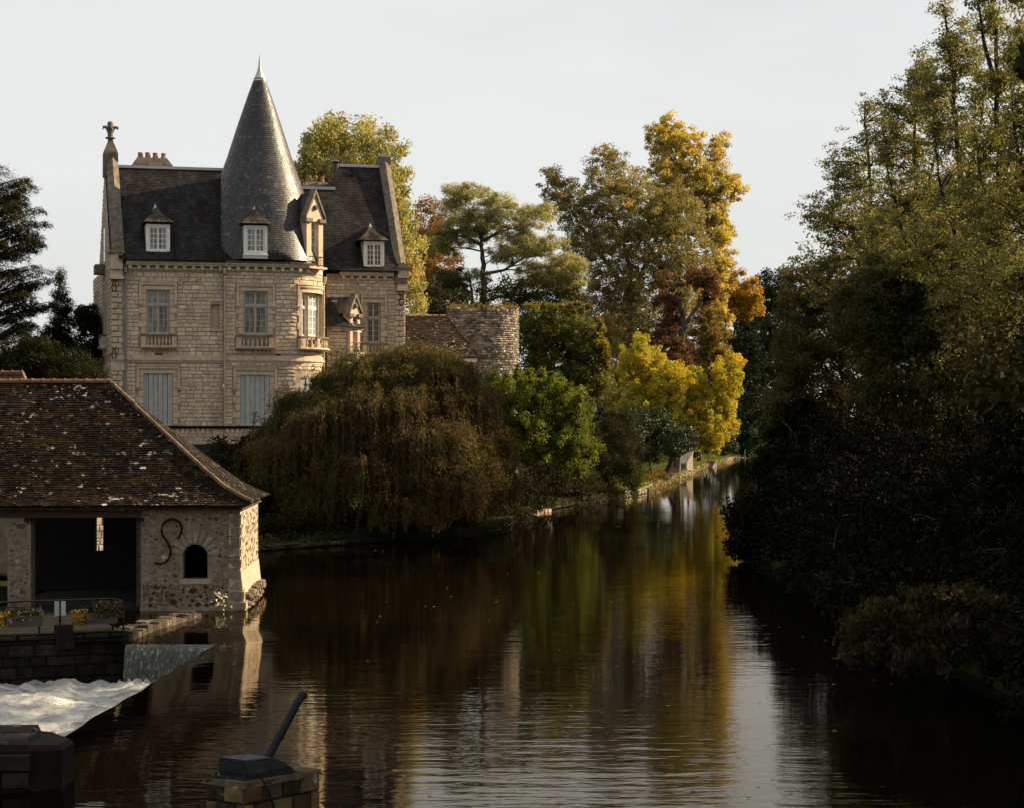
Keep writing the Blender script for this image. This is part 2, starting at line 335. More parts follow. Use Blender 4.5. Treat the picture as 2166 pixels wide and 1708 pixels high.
ys = [-60, -20, 10, 30, 40, 46, 50, 52] + list(np.arange(54, 130, 3)) + list(np.arange(130, 300, 6)) + list(np.arange(300, 520, 20)) + [600, 750, 900, 1500, 3000, 6000]
TL = [6000, 1500, 400, 150, 80, 55, 40, 30, 24, 20, 16, 12, 8, 6, 4, 2.5, 1.2, .5, .05]
vs_, fs_, cs_ = [], [], []
for y in ys:
    a, b = xl(y), xr(y); row = []
    for t in TL: row.append((a - t, zl(t, y) + (R.uniform(-.08, .08) if 1 < t < 60 else 0)))
    row += [(a, -3.2), (a * .75 + b * .25, -3.2), (a * .25 + b * .75, -3.2), (b, -3.2)]
    for t in TL[::-1]: row.append((b + t, zr(t, y) + (R.uniform(-.08, .08) if 1 < t < 60 else 0)))
    vs_ += [(x, y, z) for x, z in row]
nc = len(TL) * 2 + 4
for i in range(len(ys) - 1):
    for k in range(nc - 1): fs_.append((i * nc + k, i * nc + k + 1, (i + 1) * nc + k + 1, (i + 1) * nc + k))
gm = MB(); gm.add(vs_, fs_); go = gm.build('ground', 'grass', kind='structure')

CREST_X = -7.0; CREST_Y = 50.4; POOL_Z = -1.03
def skew(x, y):            # the weir crest runs slightly askew
    if y > CREST_Y or x < -15: return 0.0
    return (-(CREST_Y - max(y, 30)) * .0316 + .05 * math.sin(y * 1.7) * math.sin(y * .61 + 1)) * min(1, max(0, -3.0 - x))
def water_z(x, y):
    d = 0.0
    if y < CREST_Y + 2.5:
        t = min(1, max(0, (CREST_X + 2.0 - x) / 2.0)); k = min(1, max(0, (CREST_Y + 2.5 - y) / 2.5)) if y > CREST_Y else 1
        d = -.11 * t * t * k
    if x < CREST_X and y < CREST_Y + 1.6:
        t = min(1, max(0, (CREST_Y + 1.6 - y) / 1.6)); d = min(d, -.10 * t * t)
    return d
# upstream water: everything except the pool rectangle x<CREST_X, y<CREST_Y
wx = [-3000, -200, -40, -16, -12, -9.2] + [CREST_X - .9 + .3 * i for i in range(3)] + [CREST_X + .25 * i for i in range(12)] + list(np.arange(-3.6, 14, 1.4)) + [20, 35, 60, 120, 400, 3000]
wy = [-60, 0, 15, 22] + list(np.arange(26, 50, 1.2)) + [CREST_Y + .2 * i for i in range(10)] + [53, 54.5, 57, 62, 70, 80, 95, 120, 160, 220, 320, 480, 900, 1500]
wx = sorted(set(round(float(x), 3) for x in wx)); wy = sorted(set(round(float(y), 3) for y in wy))
wm = MB(); wid = {}
for j, y in enumerate(wy):
    for i, x in enumerate(wx): wid[i, j] = len(wm.v); wm.v.append((x + skew(x, y), y, water_z(x, y))); wm.c.append((1, 1, 1))
for j in range(len(wy) - 1):
    for i in range(len(wx) - 1):
        if wx[i + 1] <= CREST_X + 1e-4 and wy[j + 1] <= CREST_Y + 1e-4: continue
        wm.f.append((wid[i, j], wid[i + 1, j], wid[i + 1, j + 1], wid[i, j + 1]))
river = wm.build('river', 'water', kind='structure', smooth=True)
# foaming pool under the weir
fm = MB(); nx, ny = 130, 150; fx0, fx1, fy0, fy1 = -17.5, -7.45, 29, CREST_Y - .25
import mathutils.noise as mn
for j in range(ny + 1):
    for i in range(nx + 1):
        x, y = fx0 + (fx1 - fx0) * i / nx, fy0 + (fy1 - fy0) * j / ny
        h = .17 * mn.fractal(Vector((x * .8, y * .5, 3)), 1.0, 2.0, 4) + .10 * abs(mn.noise(Vector((x * 1.9, y * 1.4, 7)))) + .045 * mn.noise(Vector((x * 7, y * 5, 2)))
        near = math.exp(-max(0, CREST_Y - y - .3) / .5) * (1 if x > -9.3 else .2)
        fm.v.append((min(x, CREST_X - .4 + skew(-7, y)), y, POOL_Z + h + near * R.uniform(-.02, .22))); fm.c.append((1, 1, 1))
for j in range(ny):
    for i in range(nx): a = j * (nx + 1) + i; fm.f.append((a, a + 1, a + nx + 2, a + nx + 1))
fm.build('foaming_water', 'foam', kind='structure', smooth=True)
# falling sheets
fl = MB(); n = 40
for i in range(n + 1):
    x = -9.15 + (CREST_X + 9.15) * i / n; r0 = .03 * mn.noise(Vector((x * 5, 0, 0)))
    for k in range(9):
        t = k / 8; z = water_z(x, CREST_Y) - t * 1.08
        fl.v.append((x, CREST_Y - .42 * math.sqrt(t) + r0 * t * 3 + (.05 * mn.noise(Vector((x * 9, z * 3, 1))) if k > 1 else 0), z)); fl.c.append((1, 1, 1))
for i in range(n):
    for k in range(8): a = i * 9 + k; fl.f.append((a, a + 9, a + 10, a + 1))
n = 60; o = len(fl.v)
for i in range(n + 1):
    y = 33.2 + (CREST_Y - 33.2) * i / n
    for k in range(9):
        t = k / 8; z = water_z(CREST_X, y) - t * 1.08
        fl.v.append((CREST_X + skew(-7, y) - .42 * math.sqrt(t), y, z)); fl.c.append((1, 1, 1))
for i in range(n):
    for k in range(8): a = o + i * 9 + k; fl.f.append((a, a + 1, a + 10, a + 9))
fl.build('waterfall', 'fall', kind='structure', smooth=True)
# ------------------------------------------------------------------ the mansion
PH = rad(15.0); O = P(235, 900, 112); FM = Frame(O.x, O.y, PH)
man = empty('stone_mansion', (O.x, O.y, 0), PH)
tag(man, 'pale stone mansion with dark slate roofs and a tall conical tower roof', 'mansion')
BASEZ = 4.1; EAVE = 13.62
FL = Fac(FM, 0, 0)                                  # left front
xT = FM.lx(474, 0)
LT = FM.lx(596, -.28) - xT
FT = Fac(FM, xT, -.28, 0, LT, 2.6)                  # tower block: flat then round corner
xW = FM.lx(690, 5.0); FWR = Fac(FM, xW, 5.0)        # right wing, set back
xRend = FM.lx(857, 5.0)
cxS = FM.lx(704, 4.6); RS = 1.5
FSX = Fac(FM, cxS, 4.6 - RS, 0, 0.0, RS)            # small round corner turret
FG = Fac(FM, -.0, 13.5, -math.pi / 2)               # left gable wall, s from back to front: normal -x
sTend = LT + 2.6 * math.pi / 2

def win_rect(F, u0, u1, vt, vb): a, b = F.s(u0), F.s(u1); return (a, b, F.z(vb, (a + b) / 2), F.z(vt, (a + b) / 2))
W1 = win_rect(FL, 309.6, 359, 613, 707); W2 = win_rect(FT, 515, 566, 616, 708); W3 = win_rect(FT, 638, 695.5, 621, 713)
W4 = win_rect(FWR, 776, 805, 640.5, 726); G1 = win_rect(FL, 304, 365, 790, 897); G2 = win_rect(FT, 508.4, 571, 793, 897); G3 = win_rect(FT, 636, 696, 800, 897)
SL = win_rect(FL, 446.4, 464, 644, 697); TD = win_rect(FSX, 740, 757, 664, 745)
VH1 = win_rect(FL, 328, 344, 748, 755); VH2 = win_rect(FT, 583, 594, 748, 755)
STR = FL.z(765, 3)
def grow(r, a, b, c, d): return (r[0] - a, r[1] + b, r[2] - c, r[3] + d)
# backing walls with real openings
def wallpart(F, s0, s1, z0, z1, holes):
    mb = MB(); wall_sheet(mb, F, s0, s1, z0, z1, holes); return mb.build('wall', 'mortar', man)
wallpart(FL, .02, xT, BASEZ - 2, EAVE, [W1, G1, SL, VH1]); wallpart(FT, 0, sTend + 5, BASEZ - 2, EAVE, [W2, W3, G2, G3, VH2])
wallpart(FWR, 0, xRend - xW, BASEZ - 2, EAVE, [W4])
SZ = FSX.z(692, .9)
wallpart(FSX, -.6, RS * 2.0, BASEZ - 2, SZ, [TD])
GW = [(3.2, 4.4, 10.0, 12.3), (9.2, 10.4, 10.0, 12.3), (9.3, 10.4, 5.1, 7.6)]
wallpart(FG, 0, 13.5 if False else 13.48, BASEZ - 2, EAVE, GW)
mb = MB()   # hidden side and rear walls, gable triangles
gy0, gy1, gzr = 0.0, 9.0, 19.25
mb.add([(0.02, 13.5, BASEZ - 2), (xRend, 13.5, BASEZ - 2), (xRend, 13.5, EAVE), (0.02, 13.5, EAVE)], [(0, 1, 2, 3)])
mb.add([(xRend, 5, BASEZ - 2), (xRend, 13.5, BASEZ - 2), (xRend, 13.5, EAVE), (xRend, 5, EAVE)], [(0, 1, 2, 3)])
mb.build('rear_wall', 'mortar', man)

# stones laid in courses; the ones that show largest are single objects
blk_L = [grow(W1, .40, .40, .75, .42), grow(G1, .42, .42, 0, .40), grow(SL, .02, .02, .06, .02), VH1, (-.1, .72, BASEZ - 2, EAVE), (-9, 9, STR - .06, STR + .34), (-9, 99, EAVE - .34, 99)]
blk_T = [grow(W2, .42, .42, .75, .42), grow(W3, .30, .10, .72, .42), grow(G2, .42, .42, 0, .40), grow(G3, .3, .1, 0, .4), VH2, (-9, 99, STR - .06, STR + .34), (-9, FT.s(655), EAVE - .34, 99)]
blk_W = [grow(W4, .36, .36, .70, .42), (FWR.s(836), 99, 0, 99), (-9, 99, STR - .2, STR + .1), (-9, 99, EAVE - .34, 99)]
def vis_w(x, y, z):
    u, v = uv_of(x, y, z)
    if u < 232 or u > 862 or v > 900: return .1
    if u > 490 and v > 905 - (u - 480) * .55: return .15
    return 1.0
st = courses(FL, .04, xT - .03, BASEZ, EAVE, blk_L, weight=vis_w) + courses(FT, .02, sTend, BASEZ, EAVE - .02, blk_T, weight=vis_w)
st += courses(FWR, 0, xRend - xW, BASEZ, EAVE, blk_W, weight=vis_w) + courses(FSX, -.5, RS * 1.9, BASEZ, SZ - .3, [grow(TD, .22, .14, .25, .3), (-9, 9, STR - .06, STR + .2)], weight=vis_w)
st += courses(FG, 0, 13.4, BASEZ, EAVE, [grow(g, .3, .3, .6, .4) for g in GW] + [(-9, 99, STR - .06, STR + .34)], weight=lambda *a: .2)
emit(st, 'stone', 'stone', man, 300, 'stonework')

# corner quoins
def quoins(F, s_edge, sgn, z0, z1):
    z = z0; k = 0
    while z < z1 - .1:
        h = min(.30, z1 - z); w = .58 if k % 2 else .36
        a, b = (s_edge, s_edge + w) if sgn > 0 else (s_edge - w, s_edge)
        m = MB(); vs, fs, c = pillow(F, a, b, z + .008, z + h - .008, -.02, .075 if k % 2 else .10, (1, 1, 1), .006, .035); m.add(vs, fs, c); m.build('quoin', 'ashlar', man)
        if k % 2 == 0:
            m = MB(); vs, fs, c = pillow(F, a + (.38 if sgn > 0 else -.24), a + (.62 if sgn > 0 else -.02), z + .01, z + h - .01, -.02, .05, jit(R.choice(STONES), .1)); m.add(vs, fs, c); m.build('stone', 'stone', man)
        z += h; k += 1
quoins(FL, 0.0, 1, STR + .36, FL.z(592, .3)); quoins(FL, 0.0, 1, BASEZ, STR - .5)
quoins(FWR, xRend - xW, -1, BASEZ, FWR.z(618, 5))
for F, e in ((FL, 0),): 
    m = MB(); fbox(m, F, 0.0, .74, STR - .5, STR - .07, -.02, .09); m.build('corner_block', 'ashlar', man)

# string course, cornice, gutters
def band(name, mat, F, s0, s1, profile):
    m = MB()
    for (z0, z1, o) in profile: fbox(m, F, s0, s1, z0, z1, -.02, o)
    return m.build(name, mat, man)
for F, a, b in ((FL, 0, xT - .002), (FT, 0, sTend), (FSX, -.3, RS * 1.8), (FWR, .6, xRend - xW)):
    dz = -.12 if F in (FWR, FSX) else 0
    band('string_course', 'ashlar', F, a, b, [(STR - .05 + dz, STR + .06 + dz, .05), (STR + .062 + dz, STR + .16 + dz, .12), (STR + .162 + dz, STR + .34 + dz, .06)])
sC = FT.s(655)
for F, a, b in ((FL, .75, xT - .002), (FT, 0, sC), (FWR, .75, xRend - xW - .72)):
    band('cornice', 'ashlar', F, a, b, [(EAVE - .33, EAVE - .22, .04), (EAVE - .10, EAVE - .01, .27), (EAVE - .008, EAVE + .09, .34)])
    band('gutter', 'gutter', F, a, b, [(EAVE + .092, EAVE + .17, .42)])
    s = a + .22
    while s < b - .1:
        m = MB(); fbox(m, F, s - .085, s + .085, EAVE - .30, EAVE - .105, -.02, .23); fbox(m, F, s - .07, s + .07, EAVE - .38, EAVE - .302, -.02, .12); m.build('modillion', 'ashlar', man)
        s += .475
m = MB(); fbox(m, FSX, -.3, RS * 1.75, SZ - .26, SZ - .12, -.02, .12); fbox(m, FSX, -.3, RS * 1.75, SZ - .118, SZ, -.02, .22); m.build('cornice', 'ashlar', man)

# windows
def bars(mb, F, s0, s1, z0, z1, o0, o1, t, nx_, nz_, edge):
    fbox(mb, F, s0, s0 + edge, z0, z1, o0, o1); fbox(mb, F, s1 - edge, s1, z0, z1, o0, o1)
    fbox(mb, F, s0 + edge, s1 - edge, z0, z0 + edge, o0, o1); fbox(mb, F, s0 + edge, s1 - edge, z1 - edge, z1, o0, o1)
    a, b, c, d = s0 + edge, s1 - edge, z0 + edge, z1 - edge
    for i in range(1, nx_): x = a + (b - a) * i / nx_; fbox(mb, F, x - t / 2, x + t / 2, c, d, o0 + .01, o1 - .012)
    for i in range(1, nz_): z = c + (d - c) * i / nz_; fbox(mb, F, a, b, z - t / 2, z + t / 2, o0 + .012, o1 - .015)
def panes(F, s0, s1, z0, z1, o, nx_, nz_, edge, mat, parent):
    a, b, c, d = s0 + edge, s1 - edge, z0 + edge, z1 - edge
    for i in range(nx_):
        for k in range(nz_):
            m = MB(); fbox(m, F, a + (b - a) * i / nx_ + .004, a + (b - a) * (i + 1) / nx_ - .004, c + (d - c) * k / nz_ + .004, c + (d - c) * (k + 1) / nz_ - .004, o - .012, o); m.build('pane', mat, parent)
def casement(F, r, rows_t, rows_b, mat='beige', glass='glass', o=-.12, split=.66, leaves=2, parent=None, bt=.028):
    w = empty('window', parent=parent or man)
    s0, s1, z0, z1 = r; fr = .055; m = MB()
    fbox(m, F, s0 + .002, s0 + fr, z0, z1, o - .09, o + .03); fbox(m, F, s1 - fr, s1 - .002, z0, z1, o - .09, o + .03); fbox(m, F, s0 + fr, s1 - fr, z1 - fr, z1 - .002, o - .09, o + .03); fbox(m, F, s0 + fr, s1 - fr, z0 + .002, z0 + fr, o - .09, o + .03)
    m.build('window_frame', mat, w)
    a, b = s0 + fr + .003, s1 - fr - .003; parts = [(z0 + fr + .003, z1 - fr - .003, rows_b)]
    if rows_t:
        zt = z0 + (z1 - z0) * split; m = MB(); fbox(m, F, a, b, zt - .05, zt + .05, o - .09, o + .045); m.build('transom', mat, w)
        parts = [(z0 + fr + .003, zt - .052, rows_b), (zt + .052, z1 - fr - .003, rows_t)]
    for c, d, n in parts:
        for k in range(leaves):
            x0, x1 = a + (b - a) * k / leaves + .002, a + (b - a) * (k + 1) / leaves - .002
            m = MB(); bars(m, F, x0, x1, c, d, o - .06, o, bt, 2, n, .06); m.build('casement', mat, w)
            panes(F, x0, x1, c, d, o - .03, 2, n, .06, glass, w)
    return w
casement(FL, W1, 2, 4, split=.66); casement(FT, W2, 2, 4, split=.66); casement(FWR, W4, 2, 4, split=.62, glass='glass_dark', o=-.16)
w3 = (W3[0], W3[1], W3[2], W3[3]); L3 = W3[1] - W3[0]
for a, b, n in ((0, .24, 1), (.26, .74, 2), (.76, 1, 1)): casement(FT, (W3[0] + L3 * a, W3[0] + L3 * b, W3[2], W3[3]), 2, 4, mat='white', glass='glass_pale', leaves=n, split=.66, o=-.30)
for a in (.25, .75): m = MB(); fbox(m, FT, W3[0] + L3 * a - .03, W3[0] + L3 * a + .03, W3[2], W3[3], -.36, -.16); m.build('window_mullion', 'beige', man)
casement(FSX, TD, 0, 5, mat='white', glass='glass_pale', leaves=1, o=-.2)
for g in GW: casement(FG, g, 1, 3, split=.7, o=-.14)
# shutters: folding leaves with slats
def shutter(F, r):
    sh = empty('shutter', parent=man); n = 6; s0, s1, z0, z1 = r
    for i in range(n):
        a, b = s0 + (s1 - s0) * i / n + .02, s0 + (s1 - s0) * (i + 1) / n - .02; m = MB(); o = -.1 + (.045 if i % 2 else 0)
        fbox(m, F, a, a + .03, z0, z1, o - .03, o); fbox(m, F, b - .03, b, z0, z1, o - .03, o)
        zz = z0; m2 = MB()
        for zc in (z0, z0 + (z1 - z0) * .45, z1 - .06): fbox(m, F, a + .03, b - .03, zc, zc + .06, o - .03, o)
        fbox(m, F, a + .03, b - .03, z0, z1, o - .032, o - .026)
        while zz < z1 - .05: fbox(m, F, a + .03, b - .03, zz, zz + .022, o - .024, o - .004); zz += .045
        m.build('shutter_panel', 'shutter', sh)
shutter(FL, G1); shutter(FT, G2); shutter(FT, G3)
m = MB(); fbox(m, FL, SL[0], SL[1], SL[2], SL[3], -.3, -.26); m.build('blind_panel', 'ashlar', man)
m = MB(); fbox(m, FL, SL[0] - .08, SL[1] + .08, SL[2] - .10, SL[2] - .002, -.02, .08); m.build('window_sill', 'ashlar', man)
# dressed surrounds, hood moulds, balconies
def surround(F, r, top, side, hood_drop, jo=.035):
    s0, s1, z0, z1 = r
    for sd in (0, 1):
        z = z0; k = 0
        while z < z1 - .02:
            h = min(.36, z1 - z); w = side * (1.0 if k % 2 else .66)
            m = MB()
            a, b = (s0 - w, s0 - .002) if sd == 0 else (s1 + .002, s1 + w)
            vs, fs, c = pillow(F, a, b, z + .006, z + h - .006, -.02, jo, (1, 1, 1), .003, .012) if not F.R or b <= F.L else (None, None, None)
            if vs: m.add(vs, fs, c)
            else: fbox(m, F, a, b, z + .006, z + h - .006, -.02, jo)
            m.build('jamb_stone', 'ashlar', man); z += h; k += 1
    m = MB(); n = 3
    for i in range(n): fbox(m, F, s0 - side * .66 + (s1 - s0 + side * 1.32) * i / n + .003, s0 - side * .66 + (s1 - s0 + side * 1.32) * (i + 1) / n - .003, z1 + .002, z1 + top * .45, -.02, jo)
    m.build('lintel', 'ashlar', man)
    m = MB(); t = .12; a, b = s0 - side * .62, s1 + side * .62; zt = z1 + top
    fbox(m, F, a - t, b + t, zt - t, zt, -.02, .11); fbox(m, F, a - t, b + t, zt + .002, zt + .05, -.02, .15); fbox(m, F, a, b, zt - t - .06, zt - t - .002, -.02, .07)
    fbox(m, F, a - t, a, zt - hood_drop, zt - t - .002, -.02, .11); fbox(m, F, b, b + t, zt - hood_drop, zt - t - .002, -.02, .11)
    m.build('hood_mould', 'ashlar', man)
    for c in (a - t / 2, b + t / 2):
        m = MB(); fbox(m, F, c - .11, c + .11, zt - hood_drop - .09, zt - hood_drop - .002, -.02, .17); fbox(m, F, c - .08, c + .08, zt - hood_drop - .2, zt - hood_drop - .092, -.02, .11); m.build('label_stop', 'ashlar', man)
surround(FL, W1, .40, .42, 1.1); surround(FT, W2, .40, .42, 1.15); surround(FT, W3, .38, .28, 1.1); surround(FWR, W4, .42, .38, 1.05)
surround(FL, G1, .38, .42, 1.05); surround(FT, G2, .38, .42, 1.05)
for g in GW: surround(FG, g, .36, .3, .9)
BAL = [(.045, 0), (.045, .05), (.03, .07), (.062, .2), (.05, .3), (.026, .42), (.04, .47), (.04, .5)]
def balcony(F, s0, s1, z0, z1, nb, out=.34, posts=(.16,), mid=None, parent=None, mat='ashlar'):
    b = empty('balcony', parent=parent or man)
    m = MB(); fbox(m, F, s0 - .05, s1 + .05, z0, z0 + .08, -.02, out + .08); fbox(m, F, s0, s1, z0 - .07, z0 - .002, -.02, out - .02); m.build('slab', mat, b)
    m = MB(); fbox(m, F, s0 - .03, s1 + .03, z1 - .09, z1, out - .17, out + .04); fbox(m, F, s0 - .03, s0 + .10, z1 - .09, z1, -.02, out - .172); fbox(m, F, s1 - .10, s1 + .03, z1 - .09, z1, -.02, out - .172); m.build('handrail', 'dark_ashlar', b)
    pw = .26; ps = [(s0, s0 + pw), (s1 - pw, s1)]
    if mid: ps.append((s0 + (s1 - s0) * mid - .1, s0 + (s1 - s0) * mid + .1))
    for a, c in ps:
        m = MB(); fbox(m, F, a, c, z0 + .082, z1 - .092, out - .16, out + .005); fbox(m, F, a + .07, c - .07, z0 + .2, z1 - .2, out + .005, out + .02); m.build('post', mat, b)
    for sd in (s0, s1 - .12): m = MB(); fbox(m, F, sd, sd + .12, z0 + .082, z1 - .092, -.02, out - .162); m.build('end_panel', mat, b)
    H_ = z1 - .092 - z0 - .082
    for i in range(nb):
        s = s0 + pw + (s1 - s0 - 2 * pw) * (i + .5) / nb
        if mid and abs(s - (s0 + (s1 - s0) * mid)) < .12: continue
        p = F.map(s, out - .08, 0); m = MB(); lathe(m, [(r, z0 + .082 + z * H_ / .5) for r, z in BAL], p[0], p[1], 8); m.build('baluster', mat, b)
    return b
def bal_px(F, u0, u1, vt, vb, nb, **k): a, b = F.s(u0), F.s(u1); s = (a + b) / 2; return balcony(F, a, b, F.z(vb, s), F.z(vt, s), nb, **k)
bal_px(FL, 298, 372.5, 708, 735, 7); bal_px(FT, 499, 577, 710, 737, 6); bal_px(FT, 630, 701, 713, 740, 8, mid=.4); bal_px(FWR, 765, 820, 727, 750, 5)
for g in GW[:2]: balcony(FG, g[0] - .25, g[1] + .25, g[2] - .75, g[2] - .05, 6, out=.3)
# iron wall anchors, drainpipes
def anchor(F, s, z):
    m = MB()
    for sg in (-1, 1):
        pts = []
        for i in range(9): t = i / 8; pts.append(F.map(s + sg * (.035 + .1 * math.sin(t * 3.0)) * (1 if t < .6 else .6) , .14, z - .35 + t * .55))
        pts += [F.map(s + sg * (.09 + .05 * math.sin(a)), .14, z + .25 - .05 * math.cos(a) + .0) for a in (0.6, 1.6, 2.6, 3.6)]
        tube(m, pts, [.026] * len(pts), 5)
    m.build('wall_anchor', 'iron', man)
anchor(FL, FL.s(241), FL.z(604, .2)); anchor(FL, FL.s(241), FL.z(746, .2)); anchor(FWR, FWR.s(848.5), FWR.z(634, 6))
def pipe(F, s, z0, z1, mat, o=.14, r=.055, hop=True):
    m = MB(); p0, p1 = F.map(s, o, z0), F.map(s, o, z1); tube(m, [p0, p1], [r, r], 8)
    z = z0 + .6
    while z < z1: tube(m, [F.map(s, o, z), F.map(s, o, z + .07)], [r * 1.5, r * 1.5], 8); z += 1.9
    if hop: tube(m, [F.map(s, o, z1), F.map(s, o + .05, z1 + .14), F.map(s, o + .08, z1 + .42)], [r, r * 1.6, r * 1.7], 8)
    m.build('drainpipe', mat, man)
pipe(FL, FL.s(265.5), BASEZ, EAVE - .62, 'pipe_grey'); pipe(FL, FL.s(473), BASEZ, EAVE - .62, 'pipe', o=.42); pipe(FWR, FWR.s(756), STR + 1.6, EAVE - .62, 'pipe')
pipe(FT, sTend - .1, BASEZ, EAVE - .8, 'pipe', o=.12)

# ---------------------------------------------------------------- roofs
SL_PAL = [(.026, .0245, .025), (.022, .0215, .0225), (.031, .029, .0285), (.019, .018, .018), (.035, .032, .031), (.027, .0235, .021)]
def slate_face(A, Bv, up, h, left, right, expo=.125, wid=.18, pal=SL_PAL, thick=.014, wfun=None, lift=.016, curve=None, jitter=.14, wav=.012):
    """A: point at the eave where s=0; Bv: unit along; up: unit up-slope; left/right: limits s(t). returns pieces"""
    A, Bv, up = Vector(A), Vector(Bv), Vector(up); nrm = Bv.cross(up).normalized()
    if nrm.z < 0: nrm = -nrm
    out = []; t = 0; k = 0
    while t < h:
        l, r = left(t), right(t); s = l - (wid / 2 if k % 2 else 0)
        while s < r:
            w = wid * R.uniform(.82, 1.18); a, b = max(s, l), min(s + w, r); s += w
            if b - a < .03: continue
            e = R.uniform(-.012, .012); t1 = min(t + expo * 1.25, h + .02)
            off = curve(t) if curve else Vector((0, 0, 0)); off1 = curve(t1) if curve else Vector((0, 0, 0))
            sag = wav * mn.noise(Vector(((a + b) * .28, t * .45, wav * 50))); lo = nrm * (lift + R.uniform(0, .012) + sag); hi = nrm * (.004 + sag)
            p = [A + Bv * (a + .004) + up * (t + e) + lo + off, A + Bv * (b - .004) + up * (t + e) + lo + off, A + Bv * (b - .004) + up * t1 + hi + off1, A + Bv * (a + .004) + up * t1 + hi + off1]
            q = [p[0] - nrm * thick, p[1] - nrm * thick, p[2] - nrm * thick, p[3] - nrm * thick]
            wgt = 1.0 if not wfun else wfun((a + b) / 2, t)
            out.append((wgt * (b - a) * R.uniform(.9, 1.1), p + q, BOXF_TOP, jit(R.choice(pal), jitter)))
        t += expo; k += 1
    return out
BOXF_TOP = [(0, 1, 2, 3), (4, 5, 1, 0), (5, 6, 2, 1), (7, 4, 0, 3), (6, 7, 3, 2), (7, 6, 5, 4)]
slates = []
# left roof
x0, x1 = FM.lx(248, .5), FM.lx(560, 2); ye, ze = -.42, EAVE + .12; yr = 4.6; zr_ = FM.zd(356, 3, yr)
def rooff(ye, ze, yr, zr_): d = Vector((0, yr - ye, zr_ - ze)); return d.normalized(), d.length
upv, hL = rooff(ye, ze, yr, zr_)
flare = lambda t: Vector((0, -.0, .0)) if t > 1.2 else Vector((0, -.16, .05)) * ((1.2 - t) / 1.2) ** 2
slates += slate_face((0, ye, ze), (1, 0, 0), upv, hL, lambda t: x0, lambda t: x1, curve=flare)
mb = MB()
mb.add([(x0, ye + .1, ze - .06), (x1, ye + .1, ze - .06), (x1, yr, zr_ - .03), (x0, yr, zr_ - .03), (x0, 2 * yr - ye, ze), (x1, 2 * yr - ye, ze), (x1, yr, zr_ - .03)], [(0, 1, 2, 3), (3, 6, 5, 4)])
# right wing roof with its lower left shoulder
yW = 5.0; yeW = yW - .42; yrW = 9.6; xa, xb = FM.lx(645, 8.2), FM.lx(838, 5.5); zrW = FM.zd(352.5, 15, yrW); upW, hW = rooff(yeW, ze, yrW, zrW)
tS = (FM.zd(398, 12, 8.3) - ze) / upW.z; xs0 = FM.lx(688, 8.3); xs1 = FM.lx(720, yrW)
def leftW(t): return xa - 2 if t < tS else xs0 + (xs1 - xs0) * (t - tS) / max(.01, hW - tS)
slates += slate_face((0, yeW, ze), (1, 0, 0), upW, hW, leftW, lambda t: xb, curve=flare)
pS = Vector((0, yeW, ze)) + upW * tS
mb.add([(xa - 2.5, yeW + .1, ze - .06), (xb, yeW + .1, ze - .06), (xb, yrW, zrW - .04), (xs1, yrW, zrW - .04), (xs0, pS.y, pS.z - .04), (xa - 2.5, pS.y, pS.z - .04)], [(0, 1, 2, 3, 4, 5)])
mb.add([(xs0, pS.y, pS.z - .04), (xs1, yrW, zrW - .04), (xb, yrW, zrW - .04), (xb, 14, ze), (xs0, 14, ze), (xa - 2.5, pS.y, pS.z - .04), (xa - 2.5, 14, ze)], [(0, 1, 4), (1, 2, 3, 4), (5, 0, 4, 6)])
mb.build('roof', 'slate', man)
# cone
CX, CY = FM.lx(549, 2.5), 2.5; CW = FM.w(CX, CY)
def cz(v): return CAMH - (v - V0) / FPX * CW[1]
prof = [(558, 131), (540, 126), (520, 120.5), (470, 110), (423, 98.5), (376, 82.5), (330, 66), (267, 46), (201, 23.5), (168, 11.5)]
pz = [cz(v) for v, _ in prof]; pr = [h * CW[1] / FPX for _, h in prof]
def crad(z): return float(np.interp(z, pz, pr))
def cpt(th, z, o=0):
    r = crad(z) + o; x, y = CX + r * math.sin(th), CY - r * math.cos(th)
    k = min(1, max(0, (z - pz[0]) / 1.6)); lim = -.62 - o - k * .45
    return Vector((max(x, FM.lx(467.5, max(y, lim)) - o), max(y, lim), z))
m = MB(); n = 48; zs = [pz[0] + (pz[-1] - pz[0]) * i / 30 for i in range(31)]
for z in zs:
    for k in range(n): m.v.append(tuple(cpt(2 * math.pi * k / n, z, -.02))); m.c.append((.06, .06, .06))
for i in range(30):
    for k in range(n): m.f.append((i * n + k, i * n + (k + 1) % n, (i + 1) * n + (k + 1) % n, (i + 1) * n + k))
m.build('tower_roof', 'slate_cone', man)
cone = []; z = pz[0]; k = 0; slope = 1.05
while z < pz[-1]:
    r = crad(z); nn = max(10, int(2 * math.pi * r / .165)); z1 = min(z + .12 * 1.25, pz[-1] + .05)
    for i in range(nn):
        a = 2 * math.pi * (i + (.5 if k % 2 else 0) + R.uniform(-.12, .12)) / nn; b = a + 2 * math.pi / nn * R.uniform(.86, .98)
        e = R.uniform(-.012, .012); lo = .018 + R.uniform(0, .010)
        p = [cpt(a, z + e, lo), cpt(b, z + e, lo), cpt(b, z1, .006), cpt(a, z1, .006)]
        q = [cpt(a, z + e, lo - .016), cpt(b, z + e, lo - .016), cpt(b, z1, -.01), cpt(a, z1, -.01)]
        th = (a + b) / 2; th = (th + math.pi) % (2 * math.pi) - math.pi
        c = jit(R.choice(SL_PAL), .3); c = tuple(q * 1.05 for q in c)
        if R.random() < .06 and z > pz[0] + 1: c = (.085, .082, .08)
        cone.append((r * math.cos(th + .1) * .2 if abs(th) < 1.4 else 0, p + q, BOXF_TOP, c))
    z += .12; k += 1
emit(cone, 'slate', 'slate_cone', man, 150, 'tower_slating')
